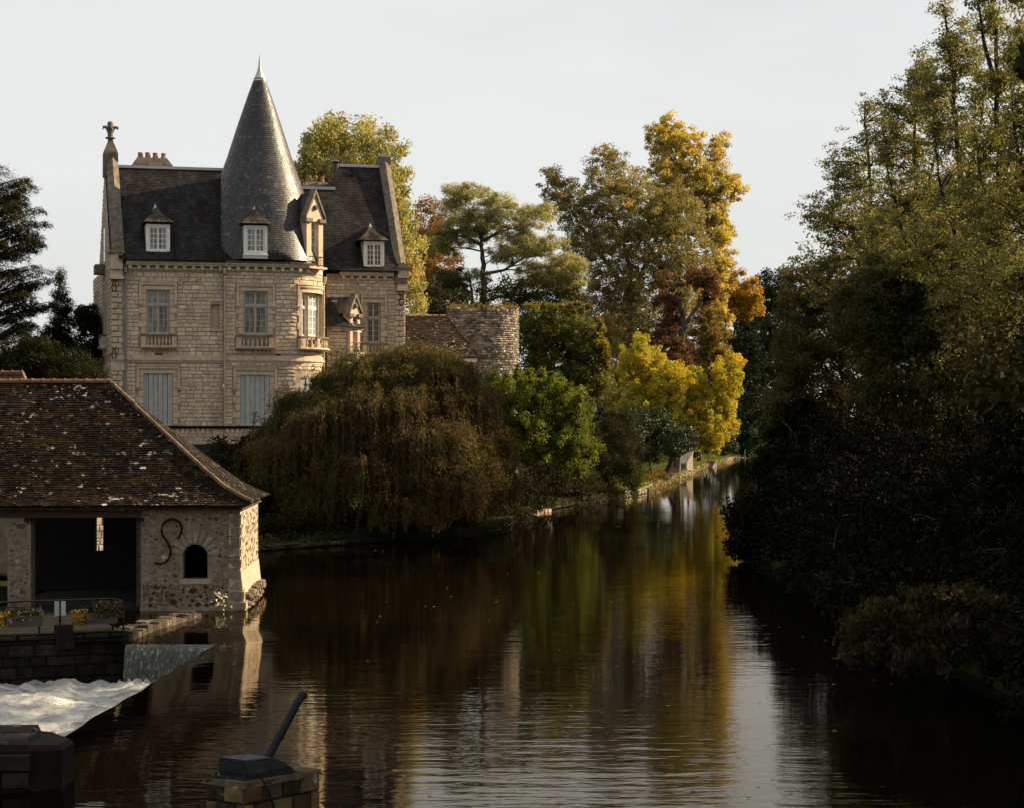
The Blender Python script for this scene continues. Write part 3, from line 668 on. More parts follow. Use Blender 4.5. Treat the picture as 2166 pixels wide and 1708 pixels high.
# small turret lean-to roof
tz0, tz1 = SZ + .02, FSX.z(637, .6)
tr = MB(); tp = []
def tpt(th, k, o=0): r = (RS + .34) * (1 - k) + .25 * k + o; return Vector((cxS + r * math.sin(th), 4.6 - r * math.cos(th), tz0 + (tz1 - tz0) * k))
for i in range(12):
    for j in range(17):
        pass
for j in range(12):
    k0, k1 = j / 12, min(1, (j + 1.3) / 12); nn = max(5, int(3.6 * ((RS + .34) * (1 - k0) + .25) / .2))
    for i in range(nn):
        a = -1.6 + 3.6 * (i + (.5 if j % 2 else 0)) / nn; b = a + 3.6 / nn * .96
        p = [tpt(a, k0, .02), tpt(b, k0, .02), tpt(b, k1, 0), tpt(a, k1, 0)]; q = [v - Vector((0, 0, .03)) for v in p]
        tp.append((.1, p + q, BOXF_TOP, jit(R.choice(SL_PAL), .25)))
slates += tp
for i in range(16):
    a, b = -1.7 + 3.8 * i / 16, -1.7 + 3.8 * (i + 1) / 16; tr.add([tpt(a, 0, -.03), tpt(b, 0, -.03), tpt(b, 1, -.03), tpt(a, 1, -.03)], [(0, 1, 2, 3)], (.06, .06, .06))
tr.build('turret_roof', 'slate', man)
emit(slates, 'slate', 'slate', man, 150, 'slating')
m = MB(); tube(m, [tpt(.5, 0, .05), tpt(.35, 1, .05)], [.035, .035], 5); tube(m, [(cxS - .1, 4.6 - .3, tz1 + .03), (cxS + .9, 4.6 - .5, tz1 + .03)], [.05, .05], 6)
m.build('flashing', 'lead', man)
# ridges, spike
m = MB(); box(m, x0, x1, yr - .13, yr + .13, zr_ - .05, zr_ + .10); box(m, xs1 - .05, xb, yrW - .13, yrW + .13, zrW - .05, zrW + .11); box(m, xa - 1, xs0 + .6, pS.y - .13, pS.y + .13, pS.z - .06, pS.z + .10); m.build('ridge_flashing', 'lead', man)
m = MB(); lathe(m, [(crad(cz(172)) + .02, cz(172)), (crad(cz(167)) * .9, cz(164)), (.125, cz(150)), (.075, cz(142)), (.05, cz(130)), (.012, cz(116))], CX, CY, 14); m.build('tower_spike', 'lead', man)
# parapets on the two gable ends
def parapet(xc, w, yb, zb, ya, za, cap_y):
    m = MB(); prof_ = [(yb, zb), (ya, za), (2 * ya - yb, zb)]
    vs = [(xc - w / 2, y, z) for y, z in prof_] + [(xc, y, z + .34) for y, z in prof_] + [(xc + w / 2, y, z) for y, z in prof_] + [(xc - w / 2, y, EAVE - .5) for y, z in prof_] + [(xc + w / 2, y, EAVE - .5) for y, z in prof_]
    fs = []
    for i in (0, 1): fs += [(i, i + 1, 4 + i, 3 + i), (3 + i, 4 + i, 7 + i, 6 + i), (9 + i, 10 + i, i + 1, i), (6 + i, 7 + i, 13 + i, 12 + i)]
    fs += [(0, 3, 6, 12, 9), (2, 11, 14, 8, 5)]
    m.add(vs, fs); return m.build('gable_parapet', 'dark_ashlar', man)
xRp = FM.lx(847, 5.2) - .05; parapet(xRp, .66, 4.75, EAVE + .25, 9.6, FM.zd(335, 15, 9.6), 0)
xLp = FM.lx(249, .2) + .02; parapet(xLp, .62, .0, EAVE + .6, 4.6, FM.zd(318, 0, 4.6), 0)
def knee(F, s0, s1, zl_, zb, zc, zt):
    m = MB(); fbox(m, F, s0 - .06, s1 + .06, zl_, zl_ + .13, -.02, .30); m.build('kneeler_ledge', 'ashlar', man)
    m = MB(); fbox(m, F, s0, s1, zl_ + .132, zb, -.3, .14); fbox(m, F, s0, s1, zb + .002, zc, -.5, .30); m.build('kneeler_block', 'ashlar', man)
    m = MB(); a, b = s0 - .1, s1 + .1; c = (a + b) / 2
    vs = [F.map(a, .42, zc), F.map(b, .42, zc), F.map(b, -.5, zc), F.map(a, -.5, zc), F.map(c, .34, zt), F.map(c, -.5, zt), F.map(a, .42, zc + .09), F.map(b, .42, zc + .09), F.map(b, -.5, zc + .09), F.map(a, -.5, zc + .09)]
    m.add(vs, [(3, 2, 1, 0), (0, 1, 7, 6), (1, 2, 8, 7), (3, 0, 6, 9), (6, 7, 4), (7, 8, 5, 4), (9, 6, 4, 5), (8, 9, 5), (2, 3, 9, 8)]); m.build('kneeler_cap', 'dark_ashlar', man)
knee(FL, FL.s(233), FL.s(259), FL.z(591, .3), FL.z(570, .3), FL.z(537, .3), FL.z(517, .3))
knee(FWR, FWR.s(839.5), FWR.s(862), FWR.z(617, 6), FWR.z(590, 6), FWR.z(572, 6), FWR.z(557, 6))
# finial with fleur-de-lis on the left apex, pointed cap on the right apex
fx, fy = FM.lx(233.5, 4.4), 4.4
zf = lambda v: FM.zd(v, fx, fy)
m = MB()
def sq(m, prof_, cx, cy_, n=4, rot=math.pi / 4): 
    vs = [(cx + r * math.cos(rot + 2 * math.pi * k / n), cy_ + r * math.sin(rot + 2 * math.pi * k / n), z) for r, z in prof_ for k in range(n)]
    fs = [(i * n + k, i * n + (k + 1) % n, (i + 1) * n + (k + 1) % n, (i + 1) * n + k) for i in range(len(prof_) - 1) for k in range(n)] + [tuple((len(prof_) - 1) * n + k for k in range(n))]
    m.add(vs, fs)
sq(m, [(.56, zf(375)), (.55, zf(326)), (.50, zf(321)), (.34, zf(310)), (.2, zf(300)), (.165, zf(294))], fx, fy); sq(m, [(.26, zf(294)), (.29, zf(292.5)), (.26, zf(291))], fx, fy, 8, 0)
m.build('finial_base', 'dark_ashlar', man)
m = MB(); lathe(m, [(.15, zf(291)), (.15, zf(283)), (.24, zf(274)), (.13, zf(270.5)), (.17, zf(264)), (.15, zf(259)), (.03, zf(256.5))], fx, fy, 10)
for a in range(4):
    t = a * math.pi / 2; dx, dy = math.cos(t), math.sin(t)
    tube(m, [(fx + dx * .1, fy + dy * .1, zf(275)), (fx + dx * .26, fy + dy * .26, zf(269)), (fx + dx * .38, fy + dy * .38, zf(270)), (fx + dx * .41, fy + dy * .41, zf(274))], [.09, .09, .085, .05], 7)
m.build('fleur_finial', 'dark_ashlar', man)
m = MB(); px_, py_ = xRp, 9.6; sq(m, [(.47, FM.zd(350, px_, py_)), (.47, FM.zd(334, px_, py_)), (.04, FM.zd(317, px_, py_))], px_, py_); m.build('apex_cap', 'dark_ashlar', man)
# chimneys
def chimney(u0, u1, vt, vb, y, pots, tw, zb):
    c = empty('chimney', parent=man); a, b = FM.lx(u0, y), FM.lx(u1, y); zt = FM.zd(vt, a, y); zm = FM.zd(vb, a, y); k = (b - a) * tw
    m = MB(); m.add([(a, y - .5, zb), (b, y - .5, zb), (b, y + .5, zb), (a, y + .5, zb), (a, y - .5, zm), (b, y - .5, zm), (b, y + .5, zm), (a, y + .5, zm), (a + k, y - .3, zt), (b - k, y - .3, zt), (b - k, y + .3, zt), (a + k, y + .3, zt)],
        [(0, 1, 5, 4), (1, 2, 6, 5), (2, 3, 7, 6), (3, 0, 4, 7), (4, 5, 9, 8), (5, 6, 10, 9), (6, 7, 11, 10), (7, 4, 8, 11), (8, 9, 10, 11)]); m.build('stack', 'dark_ashlar', c)
    for (u, vt2, w) in pots:
        x = FM.lx(u, y); z1 = FM.zd(vt2, x, y); r = w / 2 * 117 / FPX
        m = MB(); lathe(m, [(r * 1.15, zt - .02), (r * .95, zt + (z1 - zt) * .25), (r * .78, z1 - .1), (r * .9, z1 - .09), (r * .9, z1)], x, y, 12); m.build('chimney_pot', 'terracotta', c)
chimney(277, 364, 334, 351, 6.2, [(297, 323, 12.5), (312.5, 323, 12.5), (328.5, 324, 12.5), (346, 325, 12)], .14, 16)
chimney(641, 706, 386, 395, 10.5, [(653, 372, 12), (667, 373, 12), (681, 374, 11)], .1, 15)
m = MB(); vx = FM.lx(711, 10); vz = lambda v: FM.zd(v, vx, 10); tube(m, [(vx, 10, vz(385)), (vx, 10, vz(346))], [.17, .17], 8); tube(m, [(vx, 10, vz(366)), (vx, 10, vz(363))], [.3, .3], 8); tube(m, [(vx, 10, vz(345)), (vx, 10, vz(343)), (vx, 10, vz(338))], [.16, .34, .08], 8); m.build('flue_pipe', 'gutter', man)
# small roof lights / vents
def dormer(u0, u1, vt, vb, uap, vap, e0, e1, ve, yf, rows=4, glass='glass', back=2.6):
    d = empty('dormer', parent=man); F = Fac(FM, 0, yf); a, b = F.s(u0), F.s(u1, hi=60); zb, zt = F.z(vb, a), F.z(vt, a)
    t = .17; m = MB(); fbox(m, F, a, a + t, zb, zt, -.1, 0); fbox(m, F, b - t, b, zb, zt, -.1, 0); fbox(m, F, a + t, b - t, zb, zb + t * .9, -.1, .02); fbox(m, F, a + t, b - t, zt - t, zt, -.1, 0)
    fbox(m, F, a - .04, b + .04, zb - .06, zb - .002, -.1, .07); m.build('dormer_frame', 'white', d)
    m = MB(); fbox(m, F, a + .02, a + .06, zb, zt, -back, -.102); fbox(m, F, b - .06, b - .02, zb, zt, -back, -.102); fbox(m, F, a - .02, b + .02, zb - .22, zb - .062, -.5, .04); m.build('dormer_cheek', 'lead', d)
    aa, bb = a + t + .003, b - t - .003; c0, c1 = zb + t * .9 + .003, zt - t - .003
    for k in (0, 1):
        p, q = aa + (bb - aa) * k / 2 + .002, aa + (bb - aa) * (k + 1) / 2 - .002
        m = MB(); bars(m, F, p, q, c0, c1, -.10, -.04, .03, 2, rows, .05); m.build('casement', 'white', d); panes(F, p, q, c0, c1, -.07, 2, rows, .05, glass, d)
    e0, e1 = F.s(e0), F.s(e1, hi=60); ze_ = F.z(ve, a); xa_ = F.s(uap); za = F.z(vap, a) ; yo = yf - .28
    m = MB(); ya = yf + .75
    V = [(e0, yo, ze_), (e1, yo, ze_), (e1 - .05, yf + back, ze_), (e0 + .05, yf + back, ze_), (xa_, ya, za), (xa_, yf + back + 1, za)]
    def lerp(p, q, t): return tuple(p[i] + (q[i] - p[i]) * t for i in range(3))
    bow = lambda p, ap: (p[0] + (ap[0] - p[0]) * .62, p[1] + (ap[1] - p[1]) * .62, p[2] + (ap[2] - p[2]) * .52)
    k0, k1, k2, k3 = bow(V[0], V[4]), bow(V[1], V[4]), bow(V[2], V[5]), bow(V[3], V[5])
    m.add([V[0], V[1], V[2], V[3], k0, k1, k2, k3, V[4], V[5]], [(0, 1, 5, 4), (4, 5, 8), (1, 2, 6, 5), (5, 6, 9, 8), (3, 0, 4, 7), (7, 4, 8, 9), (0, 3, 2, 1)], (.07, .06, .05)); m.build('dormer_roof', 'slate', d)
    m = MB(); rows_ = 9; pcs = []
    faces = [(V[0], V[1], k0, k1, 0, .5), (k0, k1, V[4], V[4], .5, 1), (V[1], V[2], k1, k2, 0, .5), (k1, k2, V[4], V[5], .5, 1), (V[3], V[0], k3, k0, 0, .5), (k3, k0, V[5], V[4], .5, 1)]
    for (p, q, r_, s_, _, _) in faces:
        for j in range(6):
            l0, l1 = lerp(p, r_, j / 6), lerp(q, s_, j / 6); h0, h1 = lerp(p, r_, min(1, (j + 1.2) / 6)), lerp(q, s_, min(1, (j + 1.2) / 6))
            L_ = math.dist(l0, l1); nn = max(1, int(L_ / .2))
            fn = (Vector(q) - Vector(p)).cross(Vector(r_) - Vector(p)).normalized()
            if fn.z < 0: fn = -fn
            for i in range(nn):
                f0, f1 = i / nn + .01, (i + 1) / nn - .01
                pp = [Vector(lerp(l0, l1, f0)) + fn * .035, Vector(lerp(l0, l1, f1)) + fn * .035, Vector(lerp(h0, h1, f1)) + fn * .012, Vector(lerp(h0, h1, f0)) + fn * .012]
                m.add(pp + [v - fn * .012 for v in pp], BOXF_TOP, jit((.085, .072, .056), .4))
    m.build('slating', 'slate', d, kind='stuff')
    m = MB(); sq(m, [(.16, za - .2), (.09, za - .05), (.02, za + .13)], xa_, ya, 6, 0); m.build('lead_cap', 'lead', d)
    return d
dormer(309, 359.6, 473.8, 534.4, 331.5, 434, 303, 367, 470.5, .02)
dormer(515.7, 565.7, 476.5, 538, 542, 438, 509, 573, 473.6, -.88)
dormer(769.5, 812.8, 510, 567.7, 788, 475, 758, 820.7, 508.8, 4.72, glass='glass_dark')
# stone dormers, turned with the round corner
def stone_dormer(F0, sm, w, zb, z_sp, z_ap, depth, win_mat, op_w, rail_mat, turn=0.0, plint=.0, yoff=0.0):
    p = F0.map(sm, .02 + yoff, 0); ang = F0.a + (sm - F0.L) / F0.R + turn
    F = Fac(FM, p[0] - w / 2 * math.cos(ang), p[1] - w / 2 * math.sin(ang), ang)
    d = empty('stone_dormer', parent=man); a0, a1 = (w - op_w) / 2, (w + op_w) / 2; ztop = z_sp - .22
    m = MB(); fbox(m, F, 0, a0, zb, z_sp, -depth, 0); fbox(m, F, a1, w, zb, z_sp, -depth, 0); fbox(m, F, a0, a1, ztop, z_sp, -depth, 0); m.build('dormer_wall', 'ashlar', d)
    m = MB(); m.add([F.map(0, 0, z_sp + .002), F.map(w, 0, z_sp + .002), F.map(w / 2, 0, z_ap - .22), F.map(0, -.3, z_sp + .002), F.map(w, -.3, z_sp + .002), F.map(w / 2, -.3, z_ap - .22)], [(0, 1, 2), (3, 5, 4), (0, 3, 4, 1), (1, 4, 5, 2), (0, 2, 5, 3)]); m.build('pediment', 'ashlar', d)
    m = MB(); bw = .14
    for sg in (0, 1):
        e = -.14 if sg == 0 else w + .14
        A, B_ = (e, z_sp - .10), (w / 2, z_ap)
        vs = []
        for o in (.10, -.32): vs += [F.map(A[0], o, A[1]), F.map(A[0], o, A[1] + .2), F.map(B_[0], o, B_[1]), F.map(B_[0], o, B_[1] - .26)]
        m.add(vs, [(0, 1, 2, 3), (4, 7, 6, 5), (0, 4, 5, 1), (1, 5, 6, 2), (3, 2, 6, 7), (0, 3, 7, 4)])
    m.build('gable_coping', 'dark_ashlar', d)
    m = MB(); fbox(m, F, -.14, a0 + .02, z_sp - .26, z_sp - .06, -.3, .12); fbox(m, F, a1 - .02, w + .14, z_sp - .26, z_sp - .06, -.3, .12); m.build('kneeler', 'dark_ashlar', d)
    m = MB(); m.add([F.map(-.1, -.2, z_sp - .05), F.map(w + .1, -.2, z_sp - .05), F.map(w / 2, -.2, z_ap - .2), F.map(-.1, -depth - 1.6, z_sp - .05), F.map(w + .1, -depth - 1.6, z_sp - .05), F.map(w / 2, -depth - 1.6, z_ap - .2)], [(0, 3, 5, 2), (1, 2, 5, 4), (0, 2, 1), (3, 4, 5)], (.075, .072, .07)); m.build('dormer_roof', 'slate', d)
    m = MB(); bars(m, F, a0, a1, zb, ztop, -.3, -.22, .03, 2, 6, .05); m.build('casement', 'white', d); panes(F, a0, a1, zb, ztop, -.26, 2, 6, .05, 'glass_pale', d)
    m = MB(); zc = z_sp + (z_ap - z_sp) * .34; sq(m, [(.01, zc - .14), (.12, zc - .1), (.14, zc), (.12, zc + .1), (.01, zc + .16)], *F.map(w / 2, .02, 0)[:2], 8, 0); m.build('medallion', 'dark_ashlar', d)
    m = MB(); h = .55; oo = .22
    for zz in (zb + .08, zb + h): tube(m, [F.map(a0 - .12, 0, zz), F.map(a0 - .12, oo, zz), F.map(a1 + .12, oo, zz), F.map(a1 + .12, 0, zz)], [.022] * 4, 5)
    for i in range(9): s_ = a0 - .12 + (op_w + .24) * i / 8; tube(m, [F.map(s_, oo, zb + .05), F.map(s_, oo, zb + h)], [.014, .014], 4)
    m.build('window_railing', rail_mat, d)
    m = MB(); fbox(m, F, -.05 + plint, w + .05 - plint, zb - .1, zb - .002, -.3, oo + .05); m.build('dormer_sill', 'ashlar', d)
    return d
sd = FT.L + 2.6 * rad(44)
stone_dormer(FT, sd, 1.30, EAVE + .0, FT.z(461, sd), FT.z(400, sd), 1.6, 'white', .60, 'iron', turn=rad(-6), yoff=.12)
# blocking course under the stone dormer, where the cornice stops
m = MB(); fbox(m, FT, sC + .002, sTend, EAVE - .36, EAVE - .06, -.5, .03); fbox(m, FT, sC + .002, sTend, EAVE - .058, EAVE + .1, -1.6, .10); m.build('parapet_course', 'ashlar', man)
m = MB(); z0_, z1_ = EAVE + .1, EAVE + .75
for i in range(8):
    a, b = FT.L + 2.6 * (.95 + .62 * i / 8), FT.L + 2.6 * (.95 + .62 * (i + 1) / 8)
    m.add([FT.map(a, .16, z0_), FT.map(b, .16, z0_), FT.map(b, -1.6, z0_ + 1.9), FT.map(a, -1.6, z0_ + 1.9)], [(0, 1, 2, 3)], (.07, .07, .07))
m.build('apron_roof', 'slate', man)
ssd = RS * rad(40)
stone_dormer(FSX, ssd, .86, FSX.z(746, ssd), FSX.z(662, ssd), FSX.z(620, ssd), .5, 'white', .42, 'green_iron', yoff=.1)

# left gable triangle in stone behind the parapet
m = MB(); m.add([(.0, 0.2, EAVE - .1), (.0, 9.0, EAVE - .1), (.0, 4.6, gzr - .3)], [(0, 2, 1)]); m.build('gable_wall', 'mortar', man)
tri = []
zz = EAVE
while zz < gzr - .6:
    k = (zz - EAVE) / (gzr - EAVE); tri += courses(FG, 13.5 - (9.0 - (9.0 - 4.6) * k) + .3, 13.5 - (.2 + 4.4 * k) - .3, zz, zz + .22, [(8.4, 9.4, EAVE + .3, EAVE + 2.6)]); zz += .22
mm_ = MB()
for q in tri: mm_.add(q[1], q[2], q[3])
mm_.build('stonework', 'stone', man, kind='stuff')
m = MB(); fbox(m, FG, 8.5, 9.3, EAVE + .4, EAVE + 2.2, -.1, .02); m.build('gable_window', 'glass_dark', man)
m = MB(); fbox(m, FG, 8.2, 9.6, EAVE - .3, EAVE + .2, 0, .55); m.build('gable_balcony', 'dark_ashlar', man)

# terrace with its balustrade
ter = empty('terrace', (O.x, O.y, 0), PH); tag(ter, 'stone terrace wall with balustrade between the mill roof and the willow', 'terrace')
FTe = Fac(FM, -1.0, -3.2); m = MB(); x9 = FM.lx(870, -3.2)
m.add([(-3, -3.2, -.4), (x9 + 5, -3.2, -.4), (x9 + 5, -3.2, BASEZ), (-3, -3.2, BASEZ), (-3, 6, BASEZ), (x9 + 5, 6, BASEZ), (-3, 6, -.4), (x9 + 5, 6, -.4)], [(0, 1, 2, 3), (3, 2, 5, 4), (1, 7, 5, 2), (6, 0, 3, 4)], (.14, .12, .1)); m.build('terrace_wall', 'wet_shade_stone', ter)
zT0, zT1 = BASEZ + .05, FTe.z(899, 5)
m = MB(); fbox(m, FTe, -1, 16, zT0, zT0 + .14, -.25, .1); m.build('plinth', 'ashlar', ter)
m = MB(); fbox(m, FTe, -1, 16, zT1 - .16, zT1, -.3, .14); m.build('coping', 'wet_shade_stone', ter)
s = -1.0; k = 0; uL, uR = FTe.s(360), FTe.s(505)
while s < 15.6:
    if k % 8 == 0:
        m = MB(); fbox(m, FTe, s, s + .5, zT0 + .142, zT1 - .162, -.2, .06); m.build('pier', 'ashlar', ter); s += .5
    elif uL < s < uR:
        p = FTe.map(s + .13, -.08, 0); m = MB(); H_ = zT1 - .162 - zT0 - .142; lathe(m, [(r * 1.5, zT0 + .142 + z * H_ / .5) for r, z in BAL], p[0], p[1], 8); m.build('baluster', 'ashlar', ter); s += .26
    else: s += .26
    k += 1
# ------------------------------------------------------------------ the old wash-house (mill) on the left
RUB = [(.20, .162, .118), (.18, .143, .105), (.16, .13, .098), (.25, .205, .15), (.095, .077, .062), (.21, .165, .115)]
def rubble(F, s0, s1, z0, z1, n, size, holes, o=(-.03, .014), pal=RUB, flat=1.35, tries=30):
    out = []; placed = []
    for _ in range(n * tries):
        if len(placed) >= n: break
        s, z, r = R.uniform(s0, s1), R.uniform(z0, z1), R.uniform(*size)
        if s - r * flat < s0 or s + r * flat > s1 or z - r < z0 or z + r > z1: continue
        if any(h[0] - r < s < h[1] + r and h[2] - r < z < h[3] + r for h in holes): continue
        if any(abs(s - a) < (r + b) * flat * .88 and abs(z - c) < (r + b) * .92 for a, c, b in placed): continue
        placed.append((s, z, r)); k = R.choice((6, 7, 8)); vs = []; ph = R.uniform(0, 1)
        rr = [R.uniform(.68, 1.18) for _ in range(k)]
        for sc, oo in ((1.0, o[0]), (.8, o[1] * R.uniform(.5, 1.1))):
            for i in range(k):
                t = 2 * math.pi * (i + ph) / k; cx, cz = math.cos(t), math.sin(t); e = max(abs(cx), abs(cz)) ** .5
                vs.append(F.map(s + cx / e * r * flat * rr[i] * sc, oo + R.uniform(-.006, .006), z + cz / e * r * rr[i] * sc))
        vs.append(F.map(s, o[1] + .01, z)); fs = [(i, (i + 1) % k, k + (i + 1) % k, k + i) for i in range(k)] + [(k + i, k + (i + 1) % k, 2 * k) for i in range(k)]
        out.append((r, vs, fs, jit(R.choice(pal), .2)))
    return out
ph = rad(2.4); Om = P(508, 900, 58.4); FI = Frame(Om.x, Om.y, ph)
mill = empty('wash_house', (Om.x, Om.y, 0), ph); tag(mill, 'old stone wash-house by the weir with lichen-spotted brown tile roof', 'wash-house')
FF = Fac(FI, FI.lx(-60, 0), 0); FRt = Fac(FI, 0, 0, math.pi / 2)
W = -FF.x0; su = lambda u: FF.s(u, -5, 30); zv = lambda v: FF.z(v, W - 1)
ZE = zv(1073); MD = 6.3
arch = (su(387), su(439), zv(1223), zv(1150)); bay = (su(66), su(291), .1, zv(1086)); bayL = (0, su(14), .1, zv(1086))
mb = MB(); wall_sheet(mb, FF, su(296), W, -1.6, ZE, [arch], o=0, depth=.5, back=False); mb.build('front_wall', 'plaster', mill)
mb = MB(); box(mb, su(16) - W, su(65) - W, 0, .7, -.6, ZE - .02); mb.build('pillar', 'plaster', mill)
mb = MB(); wall_sheet(mb, FRt, 0, MD, -1.6, ZE, [], o=0); mb.build('end_wall', 'plaster_lit', mill)
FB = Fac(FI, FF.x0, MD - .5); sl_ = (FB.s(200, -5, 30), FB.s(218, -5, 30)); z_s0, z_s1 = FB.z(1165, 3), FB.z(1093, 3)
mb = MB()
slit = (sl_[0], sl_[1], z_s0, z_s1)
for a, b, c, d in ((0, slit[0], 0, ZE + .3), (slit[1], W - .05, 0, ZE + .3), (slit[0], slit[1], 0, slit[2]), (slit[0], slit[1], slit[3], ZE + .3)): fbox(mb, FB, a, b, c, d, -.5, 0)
mb.build('back_wall', 'inner_shade', mill)
mb = MB(); box(mb, su(296) - W, su(296) - W + .4, .3, MD - .5, 0, ZE); box(mb, FF.x0, su(296) - W, .02, MD - .02, -.4, .1); mb.build('inner_wall', 'inner_shade', mill)
mb = MB(); fbox(mb, FF, -1, su(299), ZE - .26, ZE - .02, -.35, .04); mb.build('lintel_beam', 'timber', mill)
for u in (65, 291): mb = MB(); a = su(u); fbox(mb, FF, a - .16 if u == 65 else a - .03, a + .03 if u == 65 else a + .17, ZE - .36, ZE - .262, -.2, .1); mb.build('beam_bracket', 'iron', mill)
mb = MB(); fbox(mb, FF, su(289), su(297), .1, ZE - .26, -.3, .03); mb.build('door_post', 'timber', mill)
# arch: spandrels and voussoirs
ca, zc_, ra = (arch[0] + arch[1]) / 2, arch[3] - (arch[1] - arch[0]) / 2, (arch[1] - arch[0]) / 2
mb = MB(); n = 12; pts = [(ca + ra * math.cos(math.pi * i / n), zc_ + ra * math.sin(math.pi * i / n)) for i in range(n + 1)]
for i in range(n):
    (a, b), (c, d) = pts[i], pts[i + 1]
    mb.add([FF.map(a, .004, b), FF.map(c, .004, d), FF.map(c, .004, arch[3] + .02), FF.map(a, .004, arch[3] + .02)], [(3, 2, 1, 0)]); mb.add([FF.map(a, .004, b), FF.map(c, .004, d), FF.map(c, -.5, d), FF.map(a, -.5, b)], [(0, 1, 2, 3)])
mb.build('arch_soffit', 'plaster', mill)
for i in range(9):
    t0, t1 = math.pi * (.02 + .96 * i / 9), math.pi * (.02 + .96 * (i + .86) / 9); r0, r1 = ra + .015, ra + R.uniform(.32, .5)
    def q(r, t, o): return FF.map(ca + r * math.cos(t), o, zc_ + r * math.sin(t))
    tm = (t0 + t1) / 2; mb = MB(); mb.add([q(r0, t0, -.02), q(r1, t0 + .02, -.02), q(r1, t1 - .02, -.02), q(r0, t1, -.02), q(r0 + .02, t0 + .02, .03), q(r1 - .03, t0 + .04, .025), q(r1 - .03, t1 - .04, .03), q(r0 + .02, t1 - .02, .035), q((r0 + r1) / 2, tm, .045)],
        [(0, 4, 5, 1), (1, 5, 6, 2), (2, 6, 7, 3), (3, 7, 4, 0), (4, 8, 5), (5, 8, 6), (6, 8, 7), (7, 8, 4)], jit((.24, .195, .145), .15)); mb.build('voussoir', 'stone', mill)
mb = MB(); fbox(mb, FF, arch[0] - .1, arch[1] + .1, arch[2] - .14, arch[2] - .002, -.3, .03); mb.build('window_sill', 'stone', mill)
hl = [(arch[0] - .12, arch[1] + .12, arch[2] - .14, arch[3] + .5)]
st = rubble(FF, su(298), W - .05, .1, ZE - .08, 430, (.03, .15), hl, pal=RUB + [(.19, .155, .115), (.21, .168, .12), (.18, .146, .108), (.08, .066, .052), (.25, .205, .15)], tries=40) + rubble(FF, su(17), su(64), .1, ZE - .3, 90, (.03, .14), [])
st += rubble(FRt, .05, MD - .05, .1, ZE - .1, 200, (.03, .13), [])
st += rubble(FF, su(300), W - .3, .08, .75, 190, (.03, .13), hl, o=(-.03, .02), pal=[(.07, .058, .045), (.05, .042, .033), (.10, .083, .064), (.035, .03, .024), (.14, .115, .085)], tries=40)
emit(st, 'stone', 'dry_rubble', mill, 300)
# battered foot, corner stones
z = .0
for k in range(9):
    h = R.uniform(.26, .36); w = R.uniform(.3, .55)
    if z + h > ZE - .1: break
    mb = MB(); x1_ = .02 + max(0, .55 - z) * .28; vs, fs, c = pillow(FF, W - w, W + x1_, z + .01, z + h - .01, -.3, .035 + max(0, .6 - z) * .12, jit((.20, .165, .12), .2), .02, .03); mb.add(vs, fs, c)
    vs, fs, c = pillow(FRt, -.035 - max(0, .6 - z) * .12, R.uniform(.25, .5), z + .01, z + h - .01, -.3, .03 + max(0, .55 - z) * .28, jit((.36, .29, .2), .12), .02, .03); mb.add(vs, fs, c); mb.build('corner_stone', 'dry_rubble', mill); z += h  # end-wall side of each corner stone coloured lighter, as if sunlit
mb = MB(); V = [FRt.map(-.02, .30, -1.5), FRt.map(MD, .30, -1.5), FRt.map(MD, .02, 1.05), FRt.map(-.02, .02, 1.05), FRt.map(-.02, -.3, -1.5), FRt.map(-.02, -.3, 1.05)]; mb.add(V, [(0, 1, 2, 3), (4, 0, 3, 5)]); mb.build('battered_foot', 'plaster_lit', mill)
emit(rubble(Fac(FI, .22, 0, math.pi / 2), .1, MD, .02, .5, 40, (.06, .13), [], o=(-.14, .03)), 'stone', 'dry_rubble', mill)
# iron S
def z6(x, y): return (x / 1.626 * .5288, (1450 + y / 1.626) * .5288)
mb = MB(); pts = []
for x, y in ((1158, 1137), (1180, 1105), (1186, 1070), (1172, 1036), (1145, 1016), (1112, 1012), (1082, 1026), (1060, 1052), (1052, 1085), (1060, 1115), (1080, 1145), (1100, 1175), (1112, 1210), (1110, 1245), (1096, 1275), (1072, 1296), (1045, 1304), (1010, 1296)):
    u, v = z6(x, y); pts.append(FF.map(su(u), .10, zv(v)))
tube(mb, pts, [.034] * len(pts), 6); mb.build('wall_anchor', 'iron', mill)
# roof
TP = [(.016, .0098, .0074), (.0125, .0082, .0065), (.021, .013, .0092), (.010, .0074, .006), (.015, .011, .0084), (.03, .0195, .013)]
yr_, ye_ = 3.1, -.28; ZR = FI.zd(806, -4, yr_); rx = FI.lx(229, yr_); cxr = .16
upm = Vector((0, yr_ - ye_, ZR - ZE)); hm = upm.length; upm.normalize()
eave_x = lambda t: cxr + (rx - cxr) * (t / hm)
kick = lambda t: Vector((0, -.10, .07)) * max(0, 1 - t / .8) ** 2
def tilecol():
    c = jit(R.choice(TP), .3)
    if R.random() < .006: q_ = R.uniform(.18, .42); c = (q_, q_ * .95, q_ * .86)
    return c
tl = slate_face((0, ye_, ZE), (1, 0, 0), upm, hm, lambda t: FF.x0 - 1, eave_x, expo=.085, wid=.15, pal=TP, thick=.016, lift=.02, curve=kick, jitter=.35, wav=.055)
tl = [(q[0], q[1], q[2], tilecol() if R.random() < .5 else q[3]) for q in tl]
px0 = FI.lx(0, 0); tl = [(q[0] * (1 if q[1][0][0] > px0 else .01), *q[1:]) for q in tl]
Rg = Vector((rx, yr_, ZR)); uph = Vector((rx - cxr, 0, ZR - ZE)); hh_ = uph.length; uph.normalize(); ylen = MD - ye_ + .28
kick2 = lambda t: Vector((.20, 0, .16)) * max(0, 1 - t / 1.3) ** 2 - Vector((0, 0, .0))
